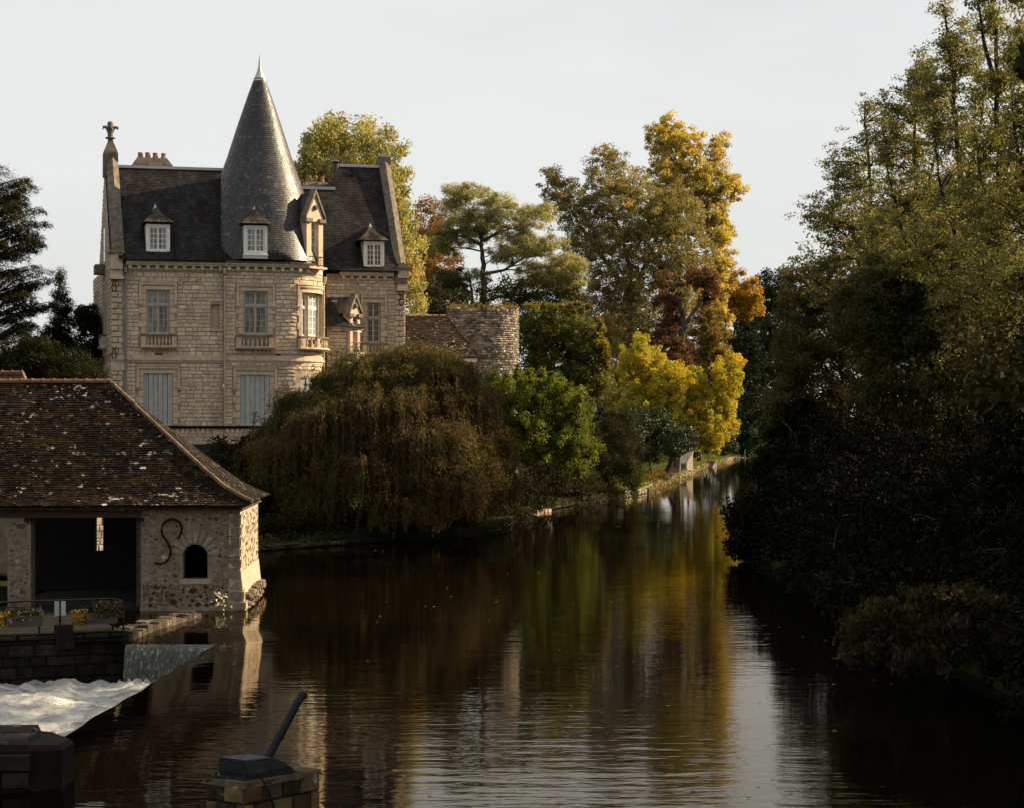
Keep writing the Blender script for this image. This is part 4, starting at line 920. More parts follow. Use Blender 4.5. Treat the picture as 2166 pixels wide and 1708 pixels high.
th_ = slate_face((cxr, ye_, ZE), (0, 1, 0), uph, hh_, lambda t: (yr_ - ye_) * t / hh_, lambda t: ylen - (ylen - (yr_ - ye_)) * t / hh_, expo=.09, wid=.15, pal=TP, thick=.016, curve=kick2, jitter=.35)
tl += th_
emit(tl, 'roof_tile', 'tile', mill, 300)
mb = MB(); a = (cxr - .05, ye_ + .05, ZE - .05); mb.add([(FF.x0 - 1, ye_ + .05, ZE - .05), a, (rx, yr_, ZR - .04), (FF.x0 - 1, yr_, ZR - .04), (cxr - .05, MD + .25, ZE - .05), (FF.x0 - 1, MD + .25, ZE - .05)], [(0, 1, 2, 3), (1, 4, 2), (4, 5, 3, 2)], (.06, .035, .025))
mb.build('roof_deck', 'tile', mill)
mb = MB(); tube(mb, [Rg + Vector((0, 0, .02))] + [Vector((cxr + .0, ye_, ZE)) * (1 - k) + Rg * k + kick2((1 - (1 - k)) * hh_) * 1.0 + Vector((0, -.02, .035)) for k in (.9, .7, .5, .3, .15, .05, 0)], [.06] * 8, 6, (.13, .095, .06)); mb.build('hip_mortar', 'tile', mill)
x = rx + .02
while x > FF.x0 - .6:
    mb = MB(); L_ = .31; n = 8
    for (p, q, r) in ((x - L_, x - .05, .105), (x - .05, x + .0, .125)):
        vs = [(xx, yr_ + (r + dr) * math.cos(math.pi * k / n), ZR - .05 + (r + dr) * math.sin(math.pi * k / n)) for xx in (p, q) for dr in (0, -.02) for k in range(n + 1)]
        m_ = n + 1; fs = []
        for k in range(n): fs += [(k, k + 1, 2 * m_ + k + 1, 2 * m_ + k), (k, m_ + k, m_ + k + 1, k + 1), (2 * m_ + k, 2 * m_ + k + 1, 3 * m_ + k + 1, 3 * m_ + k)]
        mb.add(vs, fs)
    mb.build('ridge_tile', 'ridge_tile', mill); x -= L_
# small lower roof behind with its own ridge
ob = empty('outbuilding', (*FI.w(-9.0, 9.5), 0), ph); tag(ob, 'small tiled outbuilding whose ridge shows above the wash-house roof at far left', 'outbuilding')
zb_ = FI.zd(789, -6, 9.5); xo = FI.lx(48, 9.5) + 9.0
mb = MB(); mb.add([(-6, -1.6, zb_ - 1.8), (xo + 1.0, -1.6, zb_ - 1.8), (xo, 0, zb_ - .04), (-6, 0, zb_ - .04), (-6, 1.6, zb_ - 1.8), (xo + 1.0, 1.6, zb_ - 1.8)], [(0, 1, 2, 3), (3, 2, 5, 4), (1, 5, 2)], (.08, .045, .03)); mb.build('roof', 'tile', ob)
mb = MB(); box(mb, -5.9, xo + .8, -1.4, 1.4, .5, zb_ - 1.78); mb.build('wall', 'plaster', ob)
x = xo
while x > -3: mb = MB(); tube(mb, [(x - .3, 0, zb_ - .02), (x - .04, 0, zb_ - .02)], [.085, .085], 8); tube(mb, [(x - .04, 0, zb_ - .02), (x, 0, zb_ - .02)], [.11, .11], 8); mb.build('ridge_tile', 'ridge_tile', ob); x -= .31
mb = MB(); tube(mb, [(xo, 0, zb_), (xo + 1.0, -1.6, zb_ - 1.76)], [.06, .06], 6, (.2, .14, .09)); mb.build('hip_mortar', 'tile', ob)
# invented pier behind the slit, turned to the sun to brighten it
gp = P(209, 1128, 72); FPi = Frame(gp.x, gp.y, rad(52)); pier = empty('slit_sun_pier', (gp.x, gp.y, 0), rad(52)); tag(pier, 'stone pier added behind the wash-house slit, turned to the sun to brighten it', 'stone pier')
mb = MB(); box(mb, -.6, .6, 0, .6, .3, 4.0); mb.build('core', 'plaster', pier)
for q in courses(Fac(FPi, -.6, 0), 0, 1.2, .4, 3.9, [], hh=(.18, .3), ww=(.2, .45), pal=[(.4, .33, .24), (.34, .28, .2)]): mb = MB(); mb.add(q[1], q[2], q[3]); mb.build('stone', 'stone', pier)

# ------------------------------------------------------------------ walkway, channel wall, railing, planters
Pw = Vector((-9.2, 51.0)); dw = Vector((math.cos(rad(23)), math.sin(rad(23))))
wk = empty('walkway', (Pw.x, Pw.y, 0), rad(23)); tag(wk, 'dark stone walkway edge above the weir pool in front of the wash-house', 'walkway')
FK = Frame(Pw.x, Pw.y, rad(23)); mb = MB(); box(mb, -9, 0, .06, 8.5, -1.8, .12); mb.build('wall', 'wet_shade_stone', wk)
FKf = Fac(FK, -9, .06)
st = courses(FKf, 0, 9, -1.2, .0, [], hh=(.2, .3), ww=(.35, .8), pal=[(.06, .05, .04), (.045, .04, .033), (.08, .065, .05)], o=(-.02, .03))  # channel stones darkened in colour to stand for shade
emit(st, 'stone', 'wet_shade_stone', wk)
x = -9
while x < -.05:
    w = min(R.uniform(.6, 1.0), -x); mb = MB(); vs, fs, c = pillow(FKf, x + 9 + .01, x + 9 + w - .01, .0, .15, -.6, .07, jit((.07, .055, .042), .2), .01, .03); mb.add(vs, fs, c)
    vs2 = [FKf.map(x + 9 + .01, .05, .152), FKf.map(x + 9 + w - .01, .05, .152), FKf.map(x + 9 + w - .01, -.6, .15), FKf.map(x + 9 + .01, -.6, .15)]; mb.add(vs2, [(0, 1, 2, 3)], c); mb.build('coping_stone', 'wet_shade_stone', wk); x += w
rl = empty('railing', (Pw.x, Pw.y, .15), rad(23)); tag(rl, 'thin dark metal railing along the walkway over the weir pool', 'railing')
mb = MB(); tube(mb, [(-9, .35, .76), (-.35, .35, .76), (-.12, .35, .72), (-.04, .35, .58), (-.04, .35, 0)], [.025] * 5, 6); mb.build('top_rail', 'iron', rl)
mb = MB(); tube(mb, [(-9, .35, .45), (-.05, .35, .45)], [.018] * 2, 5); mb.build('mid_rail', 'iron', rl)
for x in (-.3, -2.05, -3.8, -5.6, -7.4): mb = MB(); tube(mb, [(x, .35, 0), (x, .35, .75)], [.025] * 2, 6); mb.build('post', 'iron', rl)
def onrail(u):   # local x on the railing line seen in column u
    return FK.lx(u, .30)
def planter(u0, u1, label):
    a, b = onrail(u0), onrail(u1); w0 = FK.w((a + b) / 2, .18); e = empty('planter', (w0[0], w0[1], .33), rad(23)); h = (b - a) / 2
    tag(e, label, 'planter', 'flower boxes on the railing'); mb = MB(); k = .93; H_ = .25
    V = [(-h * k, -.1, 0), (h * k, -.1, 0), (h * k, .1, 0), (-h * k, .1, 0), (-h, -.13, H_), (h, -.13, H_), (h, .13, H_), (-h, .13, H_), (-h + .03, -.1, H_), (h - .03, -.1, H_), (h - .03, .1, H_), (-h + .03, .1, H_), (-h + .03, -.1, H_ - .05), (h - .03, -.1, H_ - .05), (h - .03, .1, H_ - .05), (-h + .03, .1, H_ - .05)]
    mb.add(V, [(3, 2, 1, 0), (0, 1, 5, 4), (1, 2, 6, 5), (2, 3, 7, 6), (3, 0, 4, 7), (4, 5, 9, 8), (5, 6, 10, 9), (6, 7, 11, 10), (7, 4, 8, 11), (8, 9, 13, 12), (9, 10, 14, 13), (10, 11, 15, 14), (11, 8, 12, 15), (12, 13, 14, 15)]); mb.build('box', 'box', e); return Vector((w0[0], w0[1], .6)), h
PL1 = planter(9, 88, 'grey flower box at the left end of the railing beside the stone pillar'); PL2 = planter(178, 246, 'grey flower box with reddish flowers near the right end of the railing')
sg = FK.w(onrail(126), .28); sgn = empty('twin_notice', (sg[0], sg[1], .55), rad(23)); tag(sgn, 'two pale blank panels either side of a post on the railing', 'sign')
for k in (-1, 1): mb = MB(); box(mb, .075 * k - .055, .075 * k + .055, -.05, -.03, -.0, .34); mb.build('panel', 'sign', sgn)
mb = MB(); box(mb, -.02, .02, -.06, .0, -.35, .36); mb.build('post', 'iron', sgn)
bl = FK.w(onrail(130), .05); bo = empty('stone_bollard', (bl[0], bl[1], -.2), rad(23)); tag(bo, 'dark squat stone block under the twin pale panels at the channel edge', 'stone block')
mb = MB(); V = [(-.22, -.2, 0), (.22, -.2, 0), (.22, .2, 0), (-.22, .2, 0), (-.19, -.18, .55), (.19, -.17, .56), (.18, .18, .54), (-.19, .17, .55)]; mb.add(V, BOXF, (.04, .033, .028)); mb.build('block', 'wet_shade_stone', bo)
# low quay of weathered blocks between the walkway and the wash-house
qk = empty('low_quay', (-9.05, 51.3, 0), math.atan2(4.9, .85)); tag(qk, 'low quay of worn pale blocks running from the weir to the wash-house', 'quay')
FQ = Frame(-9.05, 51.3, math.atan2(4.9, .85)); mb = MB(); box(mb, -.2, 5.0, .05, .6, -1.4, .1); mb.build('core', 'wet_shade_stone', qk)
for row in range(2):
    x = -.25
    while x < 4.95:
        w = R.uniform(.22, .5); y0, y1 = (0, .3) if row == 0 else (.31, .66); h = .15 + R.uniform(-.05, .05) - (.0 if x > .4 else .05)
        mb = MB(); j = lambda: R.uniform(-.02, .02); V = [(x + .01, y0, -.25), (x + w - .01, y0, -.25), (x + w - .01, y1, -.25), (x + .01, y1, -.25), (x + .02 + j(), y0 + .03, h + j()), (x + w - .02 + j(), y0 + .03, h + j()), (x + w - .03 + j(), y1 - .02, h + j()), (x + .03 + j(), y1 - .02, h + j())]
        mb.add(V, BOXF, tuple(q * .38 for q in jit(R.choice(RUB), .3))); mb.build('quay_stone', 'dry_rubble', qk); x += w  # block colours scaled down so the quay looks shaded
# worn pier at the near end of the weir
np_ = empty('weir_pier', (-7.6, 30.6, 0)); tag(np_, 'broad dark stone pier at the near end of the weir crest', 'pier')
mb = MB(); top = [(-4.5, .95), (.1, .9), (.95, .4), (1.32, -.1), (1.3, -.75), (.9, -.95), (-4.5, -1.0)]
n = len(top); vs = [(x, y, -2) for x, y in top] + [(x, y, .52) for x, y in top] + [(x * .975 - .03, y * .94, .60 + .03 * math.sin(x * 3)) for x, y in top]
fs = [(k * n + i, k * n + (i + 1) % n, (k + 1) * n + (i + 1) % n, (k + 1) * n + i) for k in (0, 1) for i in range(n)] + [tuple(2 * n + i for i in range(n))]
mb.add(vs, fs, (.035, .028, .022)); mb.build('pier_body', 'wet_shade_stone', np_)
FN = Frame(-7.6, 30.6, 0); emit(courses(Fac(FN, -4.5, -1.0), 0, 5.4, .0, .5, [], hh=(.22, .28), ww=(.4, .9), pal=[(.07, .055, .04), (.09, .07, .055)], o=(-.02, .03)), 'stone', 'wet_shade_stone', np_)
for x, y, w, d in ((-3.3, -.5, 1.3, .7), (-1.9, -.45, 1.2, .8), (-.6, -.5, 1.1, .7), (.45, -.4, .75, .8), (-3.0, .35, 1.5, .7), (-1.3, .4, 1.3, .7), (.2, .35, 1.0, .6)):
    mb = MB(); j = lambda: R.uniform(-.03, .03); V = [(x - w / 2, y - d / 2, .55), (x + w / 2, y - d / 2, .55), (x + w / 2, y + d / 2, .55), (x - w / 2, y + d / 2, .55), (x - w / 2 + .05, y - d / 2 + .05 + j(), .66 + j()), (x + w / 2 - .05, y - d / 2 + .05, .66 + j()), (x + w / 2 - .05, y + d / 2 - .05, .66 + j()), (x - w / 2 + .05, y + d / 2 - .05, .66 + j())]
    mb.add(V, BOXF, jit((.035, .027, .021), .25)); mb.build('cap_stone', 'dry_rubble', np_)  # cap stones given a near-black colour in place of shade
# crest kerb under the lip of the weir
cm = MB(); 
for i in range(20):
    y0, y1 = 33 + (CREST_Y - 33) * i / 20, 33 + (CREST_Y - 33) * (i + 1) / 20
    for (y, z_) in ((y0, 0),): x0_, x1_ = CREST_X + skew(-7, y0), CREST_X + skew(-7, y1); cm.add([(x0_ - .05, y0, -.35), (x1_ - .05, y1, -.35), (x1_ - .05, y1, -2), (x0_ - .05, y0, -2), (x0_ + .8, y0, -.35), (x1_ + .8, y1, -.35)], [(0, 1, 2, 3), (0, 4, 5, 1)], (.03, .03, .02))
cm.add([(-9.2, CREST_Y + .05, -.3), (CREST_X, CREST_Y + .05, -.3), (CREST_X, CREST_Y + .05, -2), (-9.2, CREST_Y + .05, -2)], [(0, 1, 2, 3)], (.03, .03, .02))
wo_ = cm.build('weir_wall', 'wet_shade_stone'); tag(wo_, 'dark submerged weir wall the water falls over', 'weir')

# ------------------------------------------------------------------ sluice pedestal in the foreground
Lc, Fc, Rc, Bc = Vector((-3.27, 23.44)), Vector((-2.90, 22.98)), Vector((-2.16, 23.93)), Vector((-2.53, 24.39))
an = math.atan2((Rc - Fc).y, (Rc - Fc).x); FS_ = Frame(Fc.x, Fc.y, an); sp = empty('sluice_pedestal', (Fc.x, Fc.y, 0), an)
tag(sp, 'square block pedestal standing in the water under the steel lever', 'pedestal'); A_, B_ = (Rc - Fc).length, .60
mb = MB(); V = [(.03, .03, -2.5), (A_ - .03, .03, -2.5), (A_ - .03, B_ + .25, -2.5), (.03, B_ + .25, -2.5), (.03, .03, 1.18), (A_ - .03, .03, 1.18), (A_ - .03, B_ - .03, 1.18), (.03, B_ - .03, 1.18)]; mb.add(V, BOXF, (.07, .055, .04)); mb.build('core', 'wet_shade_stone', sp)
for F, L_ in ((Fac(FS_, 0, 0), A_), (Fac(FS_, 0, B_, -math.pi / 2), B_)):
    z = -.6; k = 0
    while z < 1.1:
        h = .26; s = -.13 if k % 2 else 0
        while s < L_ - .02:
            a, b = max(0, s), min(L_, s + .30); s += .30
            if b - a > .05: mb = MB(); vs, fs, c = pillow(F, a + .008, b - .008, z + .008, z + h - .008, -.02, .012, jit(R.choice([(.03, .022, .015), (.05, .034, .02), (.02, .017, .014), (.12, .08, .042)]), .25), .012, .02); mb.add(vs, fs, c); mb.build('block', 'dry_rubble', sp)  # blocks mostly very dark, shade painted in rather than cast
        z += h; k += 1
mb = MB(); V = [(-.02, -.02, 1.14), (A_ + .02, -.02, 1.14), (A_ + .02, B_ + .02, 1.14), (-.02, B_ + .02, 1.14), (-.01, 0, 1.215), (A_, -.01, 1.20), (A_ + .01, B_, 1.21), (0, B_, 1.20)]; mb.add(V, BOXF, (.085, .066, .047)); mb.build('top_slab', 'dry_rubble', sp)
ga = empty('sluice_lever', (*FS_.w(A_ * .42, B_ * .5), 1.215), an); tag(ga, 'dark steel lever rising from a box on the foreground pedestal', 'sluice lever')
mb = MB(); box(mb, -.46, .34, -.27, .25, 0, .018); mb.build('base_plate', 'zinc_dark', ga)
mb = MB(); V = [(-.36, -.24, .02), (.30, -.24, .02), (.30, .22, .02), (-.36, .22, .02), (-.37, -.24, .06), (.30, -.24, .06), (.30, .22, .06), (-.37, .22, .06), (-.38, -.2, .21), (.06, -.20, .19), (.06, .18, .19), (-.38, .2, .21)]
mb.add(V, [(3, 2, 1, 0), (0, 1, 5, 4), (1, 2, 6, 5), (2, 3, 7, 6), (3, 0, 4, 7), (4, 5, 9, 8), (5, 6, 10, 9), (6, 7, 11, 10), (7, 4, 8, 11), (8, 9, 10, 11)]); mb.build('gear_box', 'zinc_dark', ga)
for x, y in ((-.42, -.23), (-.42, .21), (.31, -.23), (.31, .21)): mb = MB(); tube(mb, [(x, y, .018), (x, y, .05)], [.02, .02], 6); mb.build('bolt', 'zinc_dark', ga)
inv = lambda p: ((p[0] - FS_.w(A_ * .42, B_ * .5)[0]) * FS_.c + (p[1] - FS_.w(A_ * .42, B_ * .5)[1]) * FS_.s, -(p[0] - FS_.w(A_ * .42, B_ * .5)[0]) * FS_.s + (p[1] - FS_.w(A_ * .42, B_ * .5)[1]) * FS_.c, p[2] - 1.215)
lv = [inv(P(u, v, d)) for u, v, d in ((566, 1600, 23.65), (590, 1556, 23.7), (612, 1517, 23.75), (627, 1487, 23.8), (644, 1463, 23.85))]
mb = MB(); tube(mb, lv, [.052, .05, .048, .048, .048], 10); mb.build('lever_arm', 'zinc_dark', ga)
mb = MB(); p0, p1 = Vector(lv[3]), Vector(lv[4]); d_ = (p1 - p0).normalized(); tube(mb, [p0 + d_ * .1, p0 + d_ * .13], [.056, .056], 10); tube(mb, [Vector(lv[1]), Vector(lv[1]) + d_ * .03], [.06, .06], 10); mb.build('collar', 'zinc_dark', ga)
cb = MB(); tube(cb, [FS_.w(A_ * .25, .2) + (1.24,), FS_.w(A_ * .22, .02) + (1.25,), FS_.w(A_ * .26, -.06) + (1.1,), FS_.w(A_ * .36, -.07) + (.8,), FS_.w(A_ * .38, -.06) + (.3,), FS_.w(A_ * .36, -.06) + (-.2,)], [.014] * 6, 6)
tag(cb.build('power_cable', 'iron'), 'black cable hanging down the front of the foreground pedestal', 'cable')

# ------------------------------------------------------------------ ruined round tower and annex
cr_ = P(1021, 900, 134); RR = 76 / FPX * 134; FRu = Frame(cr_.x, cr_.y, 0)
ru = empty('ruined_tower', (cr_.x, cr_.y, 2.5)); tag(ru, 'roofless round stone tower with mossy ragged top beside the tiled annex', 'ruined tower')
FC = Fac(FRu, 0, -RR, 0, 0, RR)
zt = CAMH + 252 / FPX * 132; zb = 2.0
def loc(pcs, dz):
    return [(q[0], [(p[0], p[1], p[2] - dz) for p in q[1]], q[2], q[3]) for q in pcs]
mb = MB(); n = 40
for k in range(n + 1):
    t = 2 * math.pi * k / n
    for r, z in ((RR - .02, zb), (RR - .02, zt - .28), (RR - .7, zt - .28), (RR - .7, zt - 3)): mb.v.append((r * math.sin(t), -r * math.cos(t), z - 2.5)); mb.c.append((.2, .17, .13))
for k in range(n):
    for i in range(3): a = k * 4 + i; mb.f.append((a, a + 4, a + 5, a + 1))
mb.build('tower_wall', 'dry_rubble', ru)
RP = [(.38, .325, .26), (.30, .255, .20), (.46, .40, .325), (.20, .17, .135), (.36, .30, .22), (.11, .092, .075)]
st = []
for (a, b) in ((-RR * 1.75, RR * 1.75),):
    zz = 4
    FCx = Fac(FRu, 0, -RR, 0, -1e9, RR)
    class Cyl:
        def __init__(s): s.L, s.R, s.a = -1e9, RR, 0
        def map(s, t, o, z): th = t / RR; return ((RR + o) * math.sin(th), -(RR + o) * math.cos(th), z - 2.5)
        def wd(s, t, o=0): p = s.map(t, o, 0); return (cr_.x + p[0], cr_.y + p[1])
        def steps(s, a, b): return max(1, int((b - a) / .25))
    CY_ = Cyl()
    st = courses(CY_, a, b, zb + 1.5, zt - .12, [], hh=(.10, .19), ww=(.14, .38), o=(-.03, .02), pal=RP, gap=.03, jitter=.25, rough=.022, weight=lambda x, y, z: 1 if z > 7.2 and y < cr_.y - .3 else .1)
    top = courses(CY_, -RR * 3.1, RR * 3.1, zt - .3, zt - .02, [], hh=(.13, .17), ww=(.18, .5), o=(-.5, .05), pal=RP, gap=.04, jitter=.25, rough=.07, weight=lambda *a: .3)
    st += [q for q in top if R.random() < .6]
emit(st, 'stone', 'dry_rubble', ru, 300)
aw = empty('arched_window', parent=ru); zc = CAMH + 96 / FPX * 132 - 2.5; tc_ = 4 / FPX * 132
mb = MB(); n = 10; ra_ = .5
pts = [(tc_ - ra_, zc - 1.2), (tc_ + ra_, zc - 1.2)] + [(tc_ + ra_ * math.cos(math.pi * i / n), zc + ra_ * .9 * math.sin(math.pi * i / n)) for i in range(n + 1)]
mb.add([CY_.map(t, .03, z + 2.5) for t, z in pts], [tuple(range(len(pts)))]); mb.build('pane', 'glass_dark', aw)
mb = MB()
for i in (-1, 0, 1): fbox(mb, CY_, tc_ + i * .26 - .02, tc_ + i * .26 + .02, zc + 1.3, zc + 2.5 + .36, .03, .07)
for k in range(4): fbox(mb, CY_, tc_ - .48, tc_ + .48, zc + 1.6 + k * .33, zc + 1.64 + k * .33, .03, .065)
mb.build('bars', 'sign', aw)
mb = MB()
for i in range(11):
    t0, t1 = math.pi * i / 11 + .03, math.pi * (i + 1) / 11 - .03
    V = [CY_.map(tc_ + r * math.cos(t), o, zc + 2.5 + r * .92 * math.sin(t)) for o in (-.02, .10) for (r, t) in ((ra_, t0), (.86, t0), (.86, t1), (ra_, t1))]; mb.add(V, BOXF, jit((.27, .23, .18), .2))
mb.build('arch_ring', 'stone', aw)
# annex
oa = P(852, 900, 125.0); FA = Frame(oa.x, oa.y, rad(8)); ax = empty('tiled_annex', (oa.x, oa.y, 0), rad(8)); tag(ax, 'low annex with brown tiled roof joining the mansion to the ruined tower', 'annex')
FAf = Fac(FA, -.5, 0); ea, eb = FA.zd(753, 2, -.3), FA.lx(1013, -.3); ya_ = 3.0; za_ = FA.zd(669, 2, ya_); xr2 = FA.lx(944, ya_)
upa = Vector((0, ya_ + .3, za_ - ea)); ha = upa.length; upa.normalize()
AP = [(.03, .019, .0135), (.024, .0165, .012), (.04, .027, .018), (.018, .0135, .0105), (.06, .044, .033)]
ta = slate_face((0, -.3, ea), (1, 0, 0), upa, ha, lambda t: -.6, lambda t: eb + (xr2 - eb) * t / ha, expo=.10, wid=.24, pal=AP, thick=.02, jitter=.4)
ta += slate_face((eb, -.3, ea), (0, 1, 0), Vector((xr2 - eb, 0, za_ - ea)).normalized(), math.hypot(xr2 - eb, za_ - ea), lambda t: 3.3 * t / math.hypot(xr2 - eb, za_ - ea), lambda t: 3.6, expo=.10, wid=.24, pal=AP, thick=.02, jitter=.4, wfun=lambda s, t: .1)
emit(ta, 'roof_tile', 'tile', ax, 300)
mb = MB(); mb.add([(-.6, -.25, ea - .05), (eb, -.25, ea - .05), (xr2, ya_, za_ - .05), (-.6, ya_, za_ - .05), (eb, 4.5, ea - .05), (xr2, 4.5, za_ - .05)], [(0, 1, 2, 3), (1, 4, 5, 2)], (.08, .05, .035)); mb.build('roof_deck', 'tile', ax)
x = -.3
while x < xr2: mb = MB(); tube(mb, [(x, ya_, za_), (x + .36, ya_, za_)], [.11, .10], 8, jit((.3, .22, .15), .3)); mb.build('ridge_tile', 'dry_rubble', ax); x += .4
mb = MB(); box(mb, -.5, eb - .2, 0, 4, 2, ea - .1, (.25, .2, .15)); mb.build('wall', 'mortar', ax)
emit(courses(Fac(FA, -.5, 0), 0, eb + .3, 5.2, ea - .2, [], hh=(.16, .24), ww=(.2, .45), weight=lambda x, y, z: 1), 'stone', 'stone', ax, 120)
mb = MB(); tube(mb, [(-.6, -.42, ea - .03), (eb, -.42, ea - .03)], [.075, .075], 6); tube(mb, [(eb, -.42, ea - .03), (eb + .05, -.3, ea - .5), (eb - .25, -.12, ea - .8), (eb - .3, -.1, ea - 3)], [.05] * 4, 6); mb.build('gutter', 'gutter', ax)
mb = MB(); box(mb, eb - 1.1, eb - .12, -.30, -.05, ea - .35, ea - .14); mb.build('soffit_board', 'white', ax)

# ------------------------------------------------------------------ far bank: quay, boathouse wall, posts, steps
bq = empty('bank_wall', (0, 0, 0)); tag(bq, 'low stone wall along the sunlit left bank', 'bank wall')
yy = [86, 93, 100, 112, 124, 136, 149, 160, 172, 185, 200, 216, 235, 256, 280, 310, 345]; stq, sts = [], []
for y0, y1 in zip(yy, yy[1:]):
    x0_, x1_ = xl(y0) + .06, xl(y1) + .06; a = math.atan2(y1 - y0, x1_ - x0_); Fz = Fac(Frame(x0_, y0, a), 0, 0); L_ = math.hypot(x1_ - x0_, y1 - y0)
    for q in courses(Fz, 0, L_, -.2, .5 if y0 > 148 else .22, [], hh=(.2, .3), ww=(.5, 1.2), pal=[(.3, .25, .17), (.24, .2, .13), (.2, .17, .11)] if y0 > 148 else [(.06, .05, .035), (.04, .035, .025)], jitter=.3, rough=.04, o=(-.3, .05)):  # nearer stretch gets darker stones, shade put into their colour
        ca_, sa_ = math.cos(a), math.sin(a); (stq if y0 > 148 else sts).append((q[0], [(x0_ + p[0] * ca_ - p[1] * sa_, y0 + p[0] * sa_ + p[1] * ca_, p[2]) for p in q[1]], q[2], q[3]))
emit(stq, 'stone', 'dry_rubble', bq, 60); emit(sts, 'stone', 'wet_shade_stone', bq, 40, 'shade_painted_stonework')
hu = P(1438, 1003, 221); bh = empty('boathouse', (hu.x, hu.y, 0), rad(-20)); tag(bh, 'small stone boathouse wall with sloping stone roof on the far left bank', 'boathouse')
mb = MB(); V = [(-.9, -1, -.3), (1.0, -1, -.3), (1.0, 1.5, -.3), (-.9, 1.5, -.3), (-.9, -1, .95), (1.0, -1, 1.1), (1.0, 1.5, 2.3), (-.9, 1.5, 2.3)]; mb.add(V, BOXF, (.2, .165, .12)); mb.build('wall', 'dry_rubble', bh)
mb = MB(); V = [(-1.0, -1.15, 1.0), (1.1, -1.15, 1.15), (1.1, 1.6, 2.42), (-1.0, 1.6, 2.42), (-1.0, -1.15, 1.1), (1.1, -1.15, 1.25), (1.1, 1.6, 2.52), (-1.0, 1.6, 2.52)]; mb.add(V, BOXF, (.24, .2, .17)); mb.build('stone_roof', 'dry_rubble', bh)
mb = MB(); box(mb, .55, .75, .9, 1.2, 2.4, 3.4, (.2, .12, .08)); mb.build('chimney', 'dry_rubble', bh)
def post(u, vb, d, h, r, mat, label, name='mooring_post'):
    p = P(u, vb, d); m = MB(); tube(m, [(0, 0, -.5), (0, 0, h - .03), (0, 0, h)], [r, r, r * .7], 8); o = m.build(name, mat); o.location = p; tag(o, label, 'post')
post(1422.5, 1006, 210, 1.3, .07, 'white', 'white post left of the boathouse wall'); post(1426.5, 1006, 211, 1.35, .07, 'white', 'white post nearer the boathouse wall, right of its twin')
post(1371, 1046, 155, .55, .08, 'timber', 'dark timber post at the corner of the bank wall'); post(1576, 962, 335, 1.0, .07, 'beige', 'pale post far along the left bank by the shrubs'); post(1487, 985, 262, 1.5, .03, 'pipe_grey', 'thin grey pole beside the boat steps')
sp_ = P(1497, 985, 262); bs = empty('boat_steps', (sp_.x, sp_.y, 0), rad(-35)); tag(bs, 'short stone steps leading down the far bank to the water', 'steps')
for k in range(5): m = MB(); box(m, -.6, .6, k * .22, k * .22 + .3, -.2, .05 + k * .17, jit((.26, .22, .17), .2)); m.build('step', 'dry_rubble', bs)
# small ledge by the willow
lg = empty('bank_ledge', (1.4, 124, 0)); tag(lg, 'small pale stone ledge at the waterline right of the willow', 'ledge')
for k in range(7): m = MB(); vs, fs, c = pillow(Fac(Frame(1.4, 124, rad(62)), -1.4, 0), k * .5, k * .5 + .48, -.3, .22, -.8, .0, jit((.36, .28, .19), .25), .05, .05); m.add([(p[0] * math.cos(rad(62)) - p[1] * math.sin(rad(62)), p[0] * math.sin(rad(62)) + p[1] * math.cos(rad(62)), p[2]) for p in vs], fs, c); vs2 = m.v; m.add([m.v[4], m.v[5], m.v[2], m.v[3]], [(0, 1, 2, 3)], c); m.build('ledge_stone', 'dry_rubble', lg)
# ------------------------------------------------------------------ vegetation
DENS, LSZ, LUM = .84, 1.02, .53
def norm(a): return a / np.maximum(np.linalg.norm(a, axis=1, keepdims=True), 1e-9)
def leaf_object(name, pos, axis, nrm, Ln, Wd, col, mat, parent=None, kind=None, loc=(0, 0, 0), quad=False):
    """every leaf is a pointed blade of its own"""
    n = len(pos); axis = norm(axis); side = norm(np.cross(axis, nrm)); nn = np.cross(side, axis)
    L_ = np.asarray(Ln).reshape(-1, 1) * np.ones((n, 1)); W_ = np.asarray(Wd).reshape(-1, 1) * np.ones((n, 1))
    K = 4 if quad else 3
    v = np.empty((n, K, 3), np.float32)
    if quad:
        v[:, 0] = pos - axis * L_ * .5; v[:, 2] = pos + axis * L_ * .5
        v[:, 1] = pos + side * W_ * .5 - axis * L_ * .06 + nn * W_ * .16; v[:, 3] = pos - side * W_ * .5 - axis * L_ * .06 + nn * W_ * .16
    else:
        v[:, 0] = pos + axis * L_ * .55; v[:, 1] = pos - axis * L_ * .4 + side * W_ * .55; v[:, 2] = pos - axis * L_ * .3 - side * W_ * .55
    v -= np.array(loc, np.float32)
    me = bpy.data.meshes.new(name); me.vertices.add(n * K); me.vertices.foreach_set('co', v.ravel())
    me.loops.add(n * K); me.loops.foreach_set('vertex_index', np.arange(n * K, dtype=np.int32)); me.polygons.add(n); me.polygons.foreach_set('loop_start', np.arange(0, n * K, K, dtype=np.int32))
    a = me.attributes.new('Col', 'FLOAT_COLOR', 'POINT'); c = np.ones((n, K, 4), np.float32); c[:, :, :3] = np.asarray(col, np.float32)[:, None, :]; a.data.foreach_set('color', c.ravel())
    me.update(calc_edges=True); me.materials.append(M[mat]); o = bpy.data.objects.new(name, me); COL.objects.link(o)
    if parent: o.parent = parent
    if kind: o['kind'] = kind
    return o
def rdir(n): return norm(rng.normal(size=(n, 3)))
def pick_cols(pal, n, jitter=.25):
    w = np.array([p[1] for p in pal], float); w /= w.sum(); c = np.array([p[0] for p in pal]); i = rng.choice(len(pal), n, p=w)
    k = 1 + rng.uniform(-jitter, jitter, (n, 1)); return c[i] * k
def blob_world(b):
    u, v, d, ru, rv, rd = b; return np.array(P(u, v, d)), np.array([ru * d / FPX, rd, rv * d / FPX])
